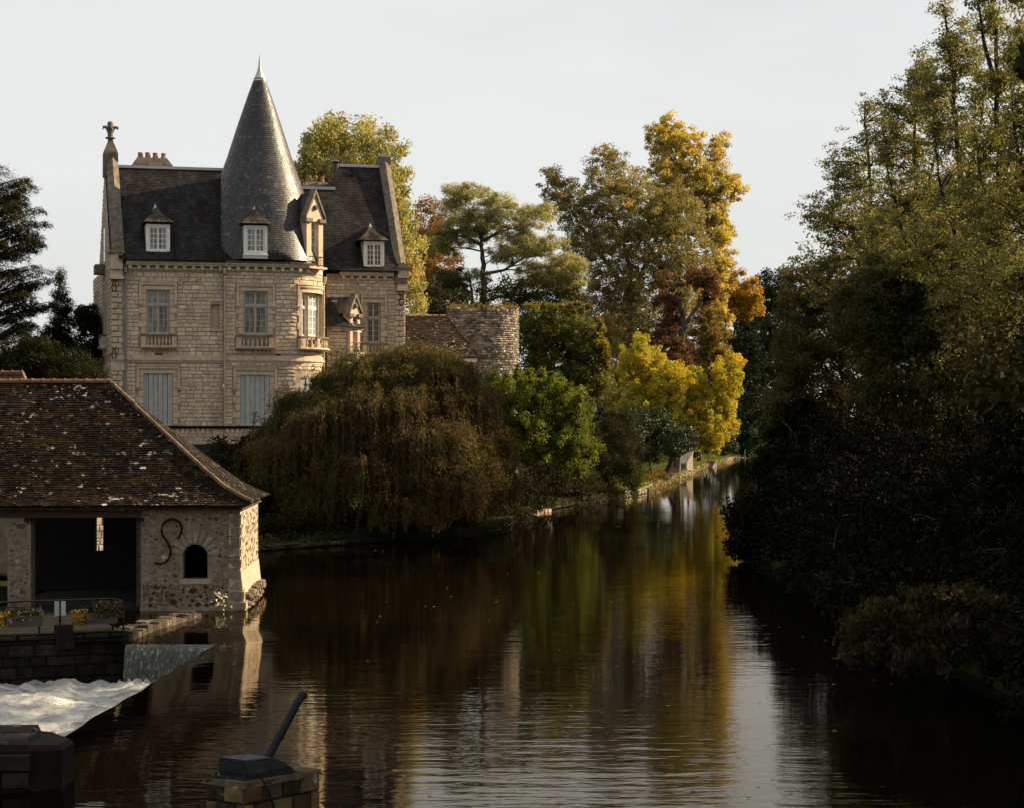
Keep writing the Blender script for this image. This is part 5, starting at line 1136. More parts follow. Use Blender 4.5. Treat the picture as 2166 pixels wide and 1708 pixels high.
def clump_centres(blobs, n, shell=.35, sc=.06):
    W = [blob_world(b) for b in blobs]; vol = np.array([(r[0] * r[1] * r[2]) ** (2 / 3) for _, r in W]); k = rng.multinomial(n, vol / vol.sum()); out = []; rr = []
    for (c, r), m in zip(W, k):
        d = rdir(m); q = rng.uniform(shell ** 2, 1, (m, 1)) ** .5; out.append(c + d * q * r * (1 + rng.normal(0, sc, (m, 1))))
    return np.concatenate(out)
def leaves_in(centres, radii, per, flat=.75):
    n = len(centres); m = n * per; ci = np.repeat(np.arange(n), per); d = rdir(m); q = rng.uniform(0, 1, (m, 1)) ** .45
    off = d * q * radii[ci][:, None]; off[:, 2] *= flat; return centres[ci] + off, off, ci
def limb(mb, p0, p1, r0, r1, sag=.0, n=5, wob=.12, col=(1, 1, 1)):
    p0, p1 = Vector(p0), Vector(p1); L_ = (p1 - p0).length; pts = []
    for i in range(n + 1):
        t = i / n; p = p0.lerp(p1, t); p.z += math.sin(t * math.pi) * sag * L_
        if 0 < i < n: p += Vector((R.uniform(-1, 1), R.uniform(-1, 1), R.uniform(-.5, .5))) * wob * L_ * .25
        pts.append(p)
    tube(mb, pts, [r0 + (r1 - r0) * i / n for i in range(n + 1)], 5, col, cap=False); return pts
def plant(name, label, cat, base, blobs, nclump, rclump, per, leaf, pal, group=None, trunks=None, tr=.2, mat='leaf', wood='bark', shell=.35, flat=.75, limbs=40, up=.5, droop=0.0, clump_pal=None, jitter=.25, kind=None, crown='crown', trunkname='trunk', outward=.6, scatter=.06, quad=False):
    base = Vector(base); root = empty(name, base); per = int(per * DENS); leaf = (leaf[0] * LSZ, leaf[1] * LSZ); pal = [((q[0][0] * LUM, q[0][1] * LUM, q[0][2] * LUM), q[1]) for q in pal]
    tag(root, label, cat, group, kind)
    C = clump_centres(blobs, nclump, shell, scatter); rad_ = rclump * rng.uniform(.6, 1.35, len(C)); pos, off, ci = leaves_in(C, rad_, per, flat)
    keep = pos[:, 2] > np.array([max(.05, gz(x, y) + .05) if False else .08 for x, y in pos[:, :2]]) if False else pos[:, 2] > .1
    pos, off, ci = pos[keep], off[keep], ci[keep]; n = len(pos)
    cen = np.average(C, axis=0); outd = norm(pos - cen)
    nr = norm(rdir(n) + np.array([0, 0, up]) + outward * norm(off)); ax = norm(np.cross(nr, rdir(n)) + np.array([0, 0, -droop]))
    cc = pick_cols(pal, len(C), jitter * .6)[ci] * .6 + pick_cols(pal, n, jitter) * .4
    s = rng.uniform(.7, 1.3, n)
    leaf_object(crown, pos, ax, nr, leaf[0] * s, leaf[1] * s, cc, mat, root, loc=base, quad=quad)
    mb = MB(); trunks = trunks or [([tuple(base), tuple(cen)], tr)]
    nodes = []
    for pts, r in trunks:
        pts = [Vector(p) for p in pts]; k = len(pts); fine = []
        for a, b in zip(pts, pts[1:]):
            for i in range(4): fine.append(a.lerp(b, i / 4) + Vector((R.uniform(-1, 1), R.uniform(-1, 1), 0)) * r * .35)
        fine.append(pts[-1]); rr = [r * (1.25 if i == 0 else 1 - .85 * i / (len(fine) - 1)) for i in range(len(fine))]
        tube(mb, [p - base for p in fine], rr, 8); nodes += [(p, q) for p, q in zip(fine[3:], rr[3:])] or [(fine[-1], rr[-1])]
    if limbs:
        idx = rng.choice(len(C), min(limbs, len(C)), replace=False)
        for i in idx:
            c = Vector(C[i]); best = min(nodes, key=lambda q: (q[0] - c).length + max(0, q[0].z - c.z + .2) * 1.5)
            limb(mb, best[0] - base, c - base, min(best[1] * .6, .02 + .012 * (best[0] - c).length), .012, .06)
    mb.build(trunkname, wood, root)
    return root
def g0(u, d, dz=0):
    x = (u - U0) / FPX * d; return (x, d, gz(x, d) + dz - .15)
GREEN_Y = [((0.608, 0.575, 0.221), 4), ((0.450, 0.463, 0.151), 3), ((0.765, 0.637, 0.237), 2), ((0.269, 0.309, 0.101), 2), ((0.808, 0.453, 0.151), .35)]
# big clipped-looking lime behind the mansion
plant('lime_tree', 'large rounded yellow-green tree rising behind the mansion roofs', 'tree', g0(740, 140), [(740, 345, 140, 118, 102, 3.4), (740, 480, 141, 120, 110, 3), (690, 330, 141, 70, 70, 2.8), (800, 420, 140, 75, 110, 3), (840, 540, 139, 55, 110, 2.6), (770, 560, 141, 100, 120, 3), (665, 400, 141, 60, 80, 2.6), (870, 630, 138, 32, 60, 1.6)],
      760, .55, 120, (.18, .12), GREEN_Y, 'trees behind the mansion', tr=.4, shell=.55, flat=1.1, droop=.5, limbs=30)
plant('beech_tree', 'russet beech crown between the mansion and the pine', 'tree', g0(905, 185), [(912, 490, 185, 45, 75, 3), (935, 570, 184, 45, 70, 3), (890, 560, 186, 40, 80, 3)], 260, .6, 110, (.18, .12), [((.40, .20, .06), 3), ((.32, .17, .055), 2), ((.25, .2, .055), 1)], 'trees behind the mansion', tr=.3)
# pine
pp = []
for (u, v, d, a, b, c) in ((985, 410, 168, 55, 20, 2), (1045, 425, 168, 50, 22, 2), (960, 440, 169, 45, 22, 2), (1000, 460, 168, 60, 24, 2.2), (1075, 455, 168, 50, 22, 2), (1110, 470, 167, 50, 24, 2), (1130, 450, 168, 40, 20, 2), (960, 490, 169, 50, 20, 2), (1120, 520, 167, 55, 20, 2), (1165, 520, 167, 40, 18, 2), (1085, 500, 168, 40, 16, 2), (1190, 560, 166, 42, 22, 2), (1205, 600, 166, 32, 26, 2), (1140, 580, 167, 50, 24, 2), (1060, 545, 168, 35, 14, 1.6), (1010, 490, 169, 70, 30, 2.5), (1090, 530, 169, 60, 25, 2.2), (1180, 590, 167, 55, 40, 2.4), (940, 520, 170, 40, 30, 2)): pp.append((u, v, d, a * 1.08, b * 1.2, c))
px0_ = g0(1022, 168); trunk_p = [px0_, P(1022, 640, 168), P(1021, 560, 168), P(1019, 505, 168), P(1035, 455, 168)]
pine = plant('pine_tree', 'tall pine with bare trunk and flat layered needle pads above the ruined tower', 'tree', px0_, pp, 620, .60, 120, (.36, .05), [((.56, .55, .23), 3), ((.44, .45, .17), 2), ((.64, .59, .27), 2), ((.28, .31, .12), 1)], 'trees behind the mansion', trunks=[(trunk_p, .34), ([P(1020, 520, 168), P(985, 500, 167.5), P(950, 500, 167)], .14), ([P(1021, 510, 168), P(1060, 490, 168), P(1100, 478, 167)], .14), ([P(1022, 580, 168), P(1065, 572, 167), P(1110, 545, 167), P(1150, 540, 167)], .15), ([P(1019, 507, 168), P(1008, 470, 168), P(990, 440, 168)], .13)], flat=.55, up=1.2, outward=.9, limbs=70, shell=.1)
plant('slim_pine', 'thin leaning pine trunk left of the tall pine', 'tree', g0(1006, 164), [(985, 590, 164, 50, 24, 1.6), (960, 610, 165, 50, 30, 2), (930, 600, 166, 35, 30, 2)], 110, .5, 120, (.3, .035), [((.10, .11, .04), 3), ((.065, .075, .028), 2)], 'trees behind the mansion', trunks=[([g0(1006, 164), P(1000, 620, 164), P(990, 570, 164)], .17)], flat=.6, limbs=25)
DARKG = [((0.047, 0.055, 0.019), 3), ((0.061, 0.066, 0.020), 2), ((0.036, 0.042, 0.018), 2), ((0.083, 0.080, 0.026), 1)]
plant('dark_shrub', 'dark shrubbery under the pine behind the ruined tower', 'shrub', g0(905, 158), [(900, 635, 158, 30, 45, 2), (930, 650, 157, 40, 40, 2), (980, 650, 160, 60, 40, 2), (1060, 625, 162, 60, 40, 2), (1130, 620, 160, 60, 45, 2), (1190, 640, 160, 45, 50, 2), (1120, 690, 165, 160, 60, 3), (960, 690, 160, 70, 40, 2)], 520, .6, 90, (.17, .11), DARKG, tr=.12, mat='leaf_dark', limbs=20, trunkname='stem')
# big olive tree and the golden one behind it
OLIVE = [((0.369, 0.330, 0.117), 3), ((0.282, 0.275, 0.096), 3), ((0.515, 0.421, 0.163), 2), ((0.183, 0.202, 0.077), 2), ((0.688, 0.458, 0.178), .9)]
plant('sycamore_tree', 'broad olive-brown tree with sparse upper left limbs beside the pine', 'tree', g0(1330, 224), [(1210, 440, 224, 65, 60, 4), (1180, 400, 224, 38, 45, 2.5), (1165, 370, 224, 20, 25, 1.5), (1290, 360, 226, 60, 50, 3.5), (1340, 450, 223, 110, 90, 5), (1400, 520, 222, 100, 95, 5), (1290, 560, 222, 110, 100, 5), (1390, 640, 221, 120, 100, 5), (1270, 660, 222, 75, 90, 4), (1240, 520, 223, 60, 60, 4), (1440, 580, 222, 60, 80, 4), (1300, 430, 224, 70, 70, 4), (1320, 740, 221, 110, 90, 5), (1430, 450, 223, 70, 60, 4), (1300, 830, 222, 70, 60, 4)],
      2300, .66, 82, (.19, .14), OLIVE, 'tall trees on the left bank', trunks=[([g0(1330, 224), P(1335, 760, 224), P(1330, 560, 224), P(1290, 420, 225)], .5), ([P(1333, 640, 224), P(1390, 500, 223), P(1420, 420, 223)], .3), ([P(1333, 620, 224), P(1240, 500, 224), P(1190, 410, 224)], .25)], limbs=120, wood='greybark', shell=.4, scatter=.16)
GOLD = [((1.000, 0.780, 0.191), 3), ((0.839, 0.711, 0.172), 3), ((0.581, 0.560, 0.154), 2.4), ((1.065, 0.711, 0.146), 1.3), ((0.355, 0.390, 0.103), 1.6)]
plant('golden_plane_tree', 'tallest golden autumn tree on the left bank', 'tree', g0(1435, 246), [(1420, 290, 245, 55, 45, 3.4), (1470, 330, 245, 62, 52, 4), (1405, 360, 244, 45, 45, 3.4), (1510, 390, 245, 55, 48, 3.5), (1545, 400, 246, 30, 32, 2.5), (1450, 400, 246, 65, 55, 4), (1525, 310, 246, 25, 35, 2.4), (1505, 480, 245, 42, 48, 3.4), (1520, 540, 244, 36, 55, 3.4), (1500, 600, 244, 42, 65, 3.4), (1400, 290, 245, 30, 25, 2.4), (1400, 440, 243, 50, 50, 3.4), (1530, 470, 245, 20, 50, 2.4), (1515, 680, 243, 30, 50, 3)],
      1050, .60, 88, (.23, .17), GOLD, 'tall trees on the left bank', trunks=[([g0(1435, 246), P(1445, 700, 246), P(1460, 520, 246), P(1440, 330, 246)], .5), ([P(1462, 500, 246), P(1500, 430, 246), P(1535, 400, 246)], .28), ([P(1462, 460, 246), P(1480, 380, 246), P(1515, 310, 246)], .24)], limbs=100, shell=.25, scatter=.17)
plant('orange_maple', 'bright orange-gold crown overhanging the river right of the golden tree', 'tree', g0(1478, 264), [(1560, 610, 262, 44, 40, 3), (1590, 640, 262, 24, 38, 2.4), (1530, 620, 263, 32, 42, 2.4), (1545, 660, 262, 32, 24, 2.4)], 200, .6, 110, (.26, .18), [((.66, .42, .06), 3), ((.56, .40, .07), 2), ((.62, .32, .05), 1)], 'tall trees on the left bank', trunks=[([g0(1478, 264), P(1495, 720, 264), P(1550, 630, 263)], .28)], limbs=25)
# ivy and creeper on the pollarded trunk
q_ = 206
pt = [([g0(1425, q_), P(1440, 760, q_), P(1445, 690, q_), P(1438, 640, q_), P(1436, 612, q_)], .5), ([P(1447, 700, q_), P(1465, 665, q_), P(1478, 640, q_), P(1480, 620, q_)], .3), ([P(1446, 740, q_), P(1475, 740, q_), P(1490, 735, q_ - 1)], .2), ([P(1438, 650, q_), P(1431, 622, q_)], .2), ([P(1478, 650, q_), P(1488, 630, q_)], .2)]
plant('pollard_tree', 'grey pollarded trunk wrapped in rust-red creeper', 'tree', g0(1425, q_), [(1410, 620, q_ + 1, 34, 48, 2.4), (1480, 590, q_ + 2, 34, 24, 2.4), (1420, 690, q_ + 1, 30, 45, 2.4), (1385, 735, q_, 48, 38, 2.4), (1430, 745, q_ - .6, 42, 42, 2.4), (1500, 610, q_ + 2, 20, 42, 2.4), (1410, 780, q_ - 1, 50, 40, 2.4)], 330, .55, 130, (.18, .13), [((.19, .088, .045), 3), ((.14, .07, .038), 2), ((.25, .12, .05), 1.3), ((.14, .095, .04), 1.5)], trunks=pt, wood='greybark', limbs=0, crown='creeper')
plant('ivied_elm', 'mottled yellow-brown foliage hanging right of the pollarded trunk', 'tree', g0(1415, 212), [(1510, 690, 211, 36, 65, 3), (1500, 770, 211, 40, 55, 3), (1525, 750, 211, 24, 65, 2), (1470, 780, 212, 36, 45, 3), (1480, 700, 213, 36, 60, 3), (1490, 850, 214, 60, 70, 3)], 330, .6, 100, (.2, .14), [((.32, .23, .05), 2), ((.2, .17, .045), 2), ((.42, .26, .04), 1)], tr=.25, limbs=30, wood='greybark')
# yellow locust by the water
YEL = [((0.734, 0.630, 0.056), 3), ((0.540, 0.534, 0.056), 3), ((0.943, 0.601, 0.056), 1.6), ((0.350, 0.366, 0.032), 1.2)]
lo = []
for (u, v, a, b) in ((1355, 755, 24, 40), (1385, 775, 35, 40), (1330, 790, 28, 35), (1370, 830, 60, 50), (1420, 800, 34, 40), (1430, 860, 55, 50), (1465, 830, 32, 45), (1490, 860, 44, 50), (1520, 800, 14, 40), (1558, 765, 12, 22), (1555, 800, 14, 22), (1545, 830, 24, 16), (1535, 870, 30, 48), (1450, 915, 50, 30), (1505, 920, 45, 34), (1345, 860, 38, 28), (1400, 880, 44, 28), (1320, 770, 10, 30), (1350, 725, 10, 22)): lo.append((u, v, 198 + R.uniform(-2, 2), a, b, 2.4))
plant('locust_tree', 'bright yellow-green tree with feathery sprays leaning over the river', 'tree', g0(1408, 198), lo, 1150, .44, 95, (.21, .105), YEL, trunks=[([g0(1408, 198), P(1440, 920, 198), P(1440, 860, 198), P(1400, 800, 198), P(1365, 750, 198)], .26), ([P(1440, 900, 198), P(1490, 840, 198), P(1520, 790, 198), P(1540, 770, 198)], .2), ([P(1440, 870, 198), P(1380, 850, 198), P(1340, 820, 198)], .16)], wood='darkbark', limbs=70, droop=.7, flat=.9, shell=.2, scatter=.2)
LAUREL = [((0.045, 0.071, 0.027), 3), ((0.063, 0.090, 0.034), 2), ((0.090, 0.119, 0.048), 1)]
plant('laurel_shrub', 'glossy blue-green shrub at the water right of the yellow tree', 'shrub', g0(1540, 345), [(1572, 900, 340, 28, 62, 3), (1590, 935, 338, 20, 27, 2.2), (1560, 935, 340, 28, 32, 2.6)], 240, .7, 100, (.28, .16), LAUREL, mat='leaf_gloss', tr=.06, limbs=15, trunkname='stem')
plant('holly_shrub', 'dark glossy shrub beneath the yellow tree', 'shrub', g0(1375, 193), [(1345, 890, 190, 44, 36, 2.6), (1390, 905, 193, 48, 40, 2.6), (1435, 930, 186, 40, 36, 2.6), (1370, 945, 193, 50, 40, 2.6), (1330, 940, 186, 40, 40, 2.4)], 330, .55, 100, (.2, .13), LAUREL, mat='leaf_gloss', tr=.12, limbs=12, trunkname='stem')
plant('bay_shrub', 'dark green shrub between the boathouse and the boat steps', 'shrub', g0(1480, 282), [(1485, 935, 276, 36, 28, 2.4), (1530, 940, 290, 34, 24, 2.4), (1465, 940, 262, 24, 22, 2), (1510, 900, 285, 40, 30, 2.4)], 190, .65, 90, (.26, .16), LAUREL, mat='leaf_gloss', tr=.1, limbs=8, trunkname='stem')
# ivy-covered mass right of the ruined tower
IVY = [((0.120, 0.150, 0.040), 3), ((0.157, 0.174, 0.046), 2), ((0.277, 0.262, 0.065), 1.5), ((0.665, 0.564, 0.083), .35)]
plant('ivy_mound', 'tall ivy-smothered mound right of the ruined tower, yellow leaves along its top', 'ivy', g0(1180, 150), [(1140, 700, 150, 45, 50, 2.4), (1190, 690, 150, 60, 48, 2.4), (1240, 720, 149, 45, 50, 2.4), (1245, 790, 149, 42, 55, 2.4), (1170, 780, 150, 70, 60, 2), (1265, 800, 148.5, 25, 45, 1.6)], 560, .5, 110, (.15, .115), IVY, tr=.4, limbs=25, shell=.6, wood='darkbark')
plant('ivy_fringe', 'yellow-leaved creeper trailing over the crest of the ivy mound', 'creeper', g0(1200, 148), [(1150, 648, 150, 45, 8, 1.6), (1220, 652, 149, 40, 9, 1.6), (1268, 700, 148, 10, 30, 1.4), (1280, 760, 148, 8, 40, 1.2)], 70, .28, 50, (.2, .16), [((.34, .26, .03), 2), ((.22, .18, .03), 2), ((.14, .13, .03), 1)], tr=.06, limbs=6, trunkname='stem')
# bright bush, dark cypress, willow
LIME = [((0.210, 0.266, 0.029), 3), ((0.151, 0.207, 0.024), 3), ((0.277, 0.305, 0.035), 1.5), ((0.084, 0.132, 0.018), 2)]
plant('hazel_bush', 'large bright green bush right of the willow', 'bush', g0(1135, 132), [(1040, 850, 131, 40, 60, 2), (1090, 840, 131, 50, 55, 2.4), (1150, 850, 132, 60, 65, 2.6), (1210, 880, 132, 50, 60, 2.4), (1130, 920, 131, 80, 70, 2.6), (1220, 950, 132, 45, 50, 2), (1070, 940, 131, 60, 60, 2), (1130, 880, 132, 110, 90, 2.4), (1180, 960, 132, 80, 60, 2.2)], 1150, .36, 85, (.14, .095), LIME, tr=.2, limbs=40, shell=.5, scatter=.11, droop=.6, wood='darkbark', flat=1.0)
plant('hazel_shoots', 'upright leafy shoots standing out of the bright green bush', 'bush', g0(1130, 130), [(u, v, 130.5 + R.uniform(-1, 1), 5, 22, .25) for u, v in ((1048, 800), (1070, 795), (1095, 790), (1120, 795), (1145, 800), (1165, 800), (1185, 815), (1205, 830), (1225, 850), (1090, 850), (1140, 850), (1180, 860), (1110, 880), (1160, 890), (1060, 860))], 110, .22, 60, (.14, .095), LIME, tr=.05, limbs=40, trunkname='stem')
plant('cypress_bush', 'dark feathery conifer bush at the bank corner', 'bush', g0(1290, 146), [(1290, 955, 146, 62, 72, 2.4), (1310, 910, 146, 44, 52, 2), (1250, 1000, 145, 50, 45, 2), (1330, 1000, 147, 30, 45, 1.6), (1290, 1030, 146, 64, 30, 2), (1220, 1020, 142, 50, 40, 2)], 460, .48, 110, (.24, .035), [((.045, .052, .016), 3), ((.06, .066, .018), 2), ((.10, .075, .026), .8)], mat='leaf_dark', tr=.15, limbs=20, up=.9)
# conifers at far left
CED = [((0.045, 0.044, 0.015), 3), ((0.064, 0.055, 0.019), 2), ((0.032, 0.036, 0.015), 2), ((0.096, 0.074, 0.027), .7)]
def cedar(label, u, d, tiers, spread_u, pal, hh, group):
    base = Vector(g0(u, d)); root = empty('cedar_tree', base); tag(root, label, 'conifer', group); mb = MB(); zt_ = P(u, hh, d).z
    tube(mb, [(0, 0, 0), (0.1, 0, (zt_ - base.z) * .5), (0, .05, zt_ - base.z)], [.45, .3, .05], 8); A, N, Pp, C = [], [], [], []
    for (v, ru) in tiers:
        z0_ = P(u, v, d).z - base.z
        for k in range(13):
            z = z0_ + R.uniform(-.85, .85)
            a = 2 * math.pi * k / 13 + R.uniform(-.25, .25); L_ = ru * d / FPX * R.uniform(.72, 1.1); tip = Vector((math.cos(a) * L_, math.sin(a) * L_, z + R.uniform(.1, .9) + L_ * .12)); rt = Vector((0, 0, z - .3))
            pts = limb(mb, rt, tip, .07, .012, .04, 6, .05)
            for j in range(2, 7):
                p = pts[j]
                for s_ in (-1, 1):
                    side = Vector((-math.sin(a), math.cos(a), 0)) * s_; sl_ = (1.3 - .17 * j) * R.uniform(.5, 1.3) + .25; e = p + side * sl_ + Vector((math.cos(a), math.sin(a), 0)) * sl_ * .7 + Vector((0, 0, R.uniform(-.25, .05)))
                    m_ = 95; t = rng.uniform(0, 1, (m_, 1)); q = np.array(p) + (np.array(e) - np.array(p)) * t + rng.normal(0, .09, (m_, 3)) * np.array([1, 1, .55]); q[:, 2] -= rng.uniform(0, .22, m_) ; Pp.append(q)
                    A.append(norm(np.array(e - p) / max(1e-3, (e - p).length) + rng.normal(0, .5, (m_, 3)) + np.array([0, 0, -.15]))); N.append(rdir(m_) * .6 + np.array([0, 0, 1]))
    pos = np.concatenate(Pp); n = len(pos); leaf_object('crown', pos, np.concatenate(A), np.concatenate(N), .20 * rng.uniform(.6, 1.3, n), .045, pick_cols(pal, n, .3) * .75, 'leaf_dark', root); mb.build('trunk', 'darkbark', root)
cedar('big dark cedar with layered boughs at the left edge', -25, 112, [(425, 80), (455, 92), (490, 105), (525, 118), (565, 105), (605, 120), (645, 135), (690, 125), (735, 122), (780, 130), (820, 150)], 0, CED, 395, 'conifers left of the mansion')
THU = [((0.035, 0.041, 0.017), 3), ((0.049, 0.050, 0.018), 2), ((0.027, 0.031, 0.013), 2)]
plant('cypress_tree', 'slender dark conifer with a spiky top between the cedar and the mansion', 'conifer', g0(130, 122), [(127, 590, 122, 9, 25, .5), (130, 640, 122, 22, 35, 1), (135, 690, 122, 34, 45, 1.3), (140, 760, 122, 48, 60, 1.6), (112, 740, 122, 30, 60, 1.4)], 420, .36, 80, (.2, .04), THU, 'conifers left of the mansion', mat='leaf_dark', tr=.16, limbs=30, up=1)
plant('clipped_yew', 'dark flat-topped clipped hedge against the left end of the mansion', 'hedge', g0(188, 118), [(185, 670, 118, 25, 26, 1.2), (190, 720, 118, 28, 50, 1.4), (185, 790, 118, 30, 60, 1.4)], 190, .34, 100, (.14, .07), [((.03, .03, .012), 3), ((.05, .042, .016), 1.5), ((.10, .065, .03), .5)], mat='leaf_dark', tr=.14, limbs=10, shell=.6)
plant('dark_conifer', 'dark conifer mass behind the wash-house ridge below the cedar', 'conifer', g0(95, 100), [(60, 760, 100, 70, 50, 2), (140, 785, 100, 60, 40, 2), (20, 800, 100, 60, 40, 2), (190, 800, 101, 30, 40, 1.5)], 420, .5, 90, (.2, .05), THU, 'conifers left of the mansion', mat='leaf_dark', tr=.2, limbs=20)
# weeping willow: fountains of hanging strands
WIL = [((0.116, 0.077, 0.026), 3), ((0.091, 0.068, 0.023), 3), ((0.156, 0.104, 0.037), 2), ((0.076, 0.068, 0.022), 2), ((0.061, 0.050, 0.020), 1)]
def willow(label, mounds, base, d0, dome):
    base = Vector(base); root = empty('weeping_willow', base); tag(root, label, 'tree'); Pp, A, N, C = [], [], [], []; sm = MB(); tw = MB(); bv = np.array(base)
    tube(tw, [(0, 0, 0), (.2, 0, 1.6), (.1, .1, 3.2)], [.42, .36, .28], 9)
    for (u, v, d, ru, ns, fall, pal) in mounds:
        c = np.array(P(u, v, d)); rr = ru * d / FPX; limb(tw, (0.1, 0, 2.6), Vector(c - bv) - Vector((0, 0, .5)), .16, .04, .10, 7, .15)
        for _ in range(ns):
            a = R.uniform(0, 2 * math.pi); r0 = rr * math.sqrt(R.random()) * .55; reach = rr * R.uniform(.25, .75) ; L_ = fall * R.uniform(.25, .95)
            dirh = np.array([math.cos(a), math.sin(a), 0]); p = c + dirh * r0 + np.array([0, 0, -.35 * (r0 / rr) ** 2 * rr + R.uniform(-.35, .25)]); pts = [p.copy()]
            k = 9; arc = L_ / k; th = R.uniform(.2, .9); curl = R.uniform(.5, 1.0); hor = 0
            for j in range(k):
                th2 = th - (j / k) * (th + 1.5) * (1.6 if j > 1 else 1) ; th2 = max(-1.5, th2); stp = arc * (np.array([dirh[0], dirh[1], 0]) * math.cos(th2) * (.75 if hor < reach else .15) + np.array([0, 0, math.sin(th2)])); hor += arc * math.cos(th2)
                p = p + stp + rng.normal(0, .03, 3)
                if p[2] < .15: break
                pts.append(p.copy())
            if len(pts) < 3: continue
            q = np.array(pts); q3 = q[::3] if len(q) > 5 else q; tube(sm, [x - bv for x in q3], list(np.linspace(.016, .006, len(q3))), 3, (.12, .09, .04), cap=False)
            m_ = int(len(q) * 8.5); t = rng.uniform(.25, len(q) - 1.001, m_); i0 = t.astype(int); f = (t - i0)[:, None]; pos = q[i0] * (1 - f) + q[i0 + 1] * f + rng.normal(0, .075, (m_, 3)); tang = norm(q[i0 + 1] - q[i0])
            Pp.append(pos); A.append(tang + rng.normal(0, .55, (m_, 3)) + np.array([0, 0, -.35])); N.append(rdir(m_)); cb_ = pick_cols(pal, 1, .15); C.append((pick_cols(pal, m_, .25) * .5 + cb_ * .5) * .74)
    pos = np.concatenate(Pp); n = len(pos); leaf_object('foliage', pos, np.concatenate(A), np.concatenate(N), .17 * rng.uniform(.6, 1.3, n), .042, np.concatenate(C), 'leaf', root, loc=base)
    Cc = clump_centres(dome, 1500, .62, .12); p2, o2, ci2 = leaves_in(Cc, .42 * rng.uniform(.5, 1.4, len(Cc)), 95, .9); n2 = len(p2)
    tw2 = norm(rng.normal(size=(len(Cc), 3)) + np.array([0, 0, .2]))[ci2]
    leaf_object('twig_leaves', p2, tw2 + rng.normal(0, .6, (n2, 3)), rdir(n2), .16 * rng.uniform(.6, 1.3, n2), .045, pick_cols(WIL, len(Cc), .2)[ci2] * .55 + pick_cols(GWIL, n2, .25) * .35, 'leaf', root, loc=base)
    for i_ in range(0, len(Cc), 3): q_ = Cc[i_]; limb(sm, Vector(q_ - bv) - Vector((R.uniform(-.5, .5), R.uniform(-.5, .5), R.uniform(.3, 1))), Vector(q_ - bv) + Vector((R.uniform(-.6, .6), R.uniform(-.6, .6), R.uniform(0, .5))), .014, .005, 0, 3, .2)
    sm.build('strands', 'bark', root, kind='stuff'); tw.build('trunk', 'darkbark', root)
GWIL = [((0.091, 0.084, 0.022), 3), ((0.068, 0.075, 0.019), 3), ((0.119, 0.098, 0.031), 1)]
wm_ = [(880, 762, 98, 105, 190, 4.5, WIL), (930, 790, 97, 90, 150, 5, WIL), (790, 772, 98, 100, 170, 5, GWIL), (730, 806, 97.5, 85, 150, 5, GWIL), (655, 850, 97, 80, 130, 4.6, GWIL), (600, 905, 97, 70, 110, 4, GWIL), (985, 850, 97, 85, 150, 5, WIL), (1015, 930, 97, 80, 150, 4.5, WIL), (1035, 1010, 97, 75, 130, 3, WIL), (820, 850, 94.5, 110, 170, 5.5, WIL), (700, 880, 94.5, 110, 150, 5, WIL), (900, 920, 94, 110, 170, 4.6, WIL), (610, 950, 94.5, 100, 130, 4, WIL), (770, 980, 93.5, 120, 150, 3.6, WIL), (950, 1020, 93.5, 90, 150, 2.8, WIL), (850, 1060, 93, 110, 140, 2.0, WIL), (660, 1050, 93.5, 100, 120, 2.2, WIL)]
willow('wide brown-green weeping willow trailing over the water before the mansion', wm_, g0(800, 98.5), 98, [(860, 830, 97, 150, 85, 3), (735, 880, 97, 120, 70, 3), (960, 900, 97, 90, 110, 3), (1010, 980, 96.5, 70, 90, 2.5), (610, 950, 96.5, 90, 50, 2.5), (800, 930, 95, 180, 90, 2), (930, 800, 98, 70, 55, 2.5), (760, 1000, 94, 190, 70, 2), (930, 1010, 94, 130, 80, 2), (640, 1000, 94.5, 110, 70, 2)])
plant('bank_undergrowth', 'dark undergrowth under the willow along the shaded bank', 'undergrowth', g0(560, 93), [(530, 1080, 93, 60, 60, 1.5), (620, 1090, 94, 70, 50, 1.5), (500, 980, 97, 60, 70, 1.5), (1140, 1020, 128, 70, 45, 2), (1210, 1030, 138, 40, 40, 2), (560, 1000, 97, 60, 60, 1.5), (560, 1120, 90.5, 45, 35, 1), (590, 1125, 91, 45, 30, 1), (640, 1120, 92, 60, 40, 1), (700, 1125, 93, 60, 30, 1), (720, 1110, 94, 80, 40, 1.5), (840, 1090, 96, 90, 50, 1.5), (960, 1080, 99, 80, 40, 1.5), (1040, 1060, 108, 60, 40, 2), (1110, 1045, 122, 50, 40, 2)], 800, .5, 70, (.15, .09), [((.03, .03, .013), 3), ((.04, .036, .014), 2)], mat='leaf_dark', kind='stuff', tr=.05, limbs=0, trunkname='stem')
# flower border, lawn edge, reeds
plant('flower_border', 'border of orange and yellow flowers on the sunny bank left of the boathouse', 'flowers', g0(1395, 186), [(1395, 1003, 182, 32, 15, 1.2), (1375, 1015, 172, 18, 14, 1.0), (1415, 1000, 200, 16, 12, 1)], 80, .34, 60, (.15, .07), [((.14, .12, .03), 3), ((.10, .10, .025), 2), ((.5, .24, .02), 1.4), ((.2, .13, .05), 1)], tr=.03, limbs=0, kind='stuff', trunkname='stem')
m = MB()
for i in range(14):
    y0, y1 = 153 + i * 3.4, 153 + (i + 1) * 3.4; m.add([(xl(y0) - .1, y0, .54), (xl(y0) - 3.2, y0, .84), (xl(y1) - 3.2, y1, .84), (xl(y1) - .1, y1, .54)], [(0, 1, 2, 3)], (.10, .145, .016))
m.build('lawn', 'lawn', kind='structure')
n = 9000; yq = rng.uniform(150, 345, n); tq = rng.uniform(0, 3.5, n); xq = np.array([xl(y) for y in yq]) - tq; zq = np.array([zl(t, y) for t, y in zip(tq, yq)]) + .12
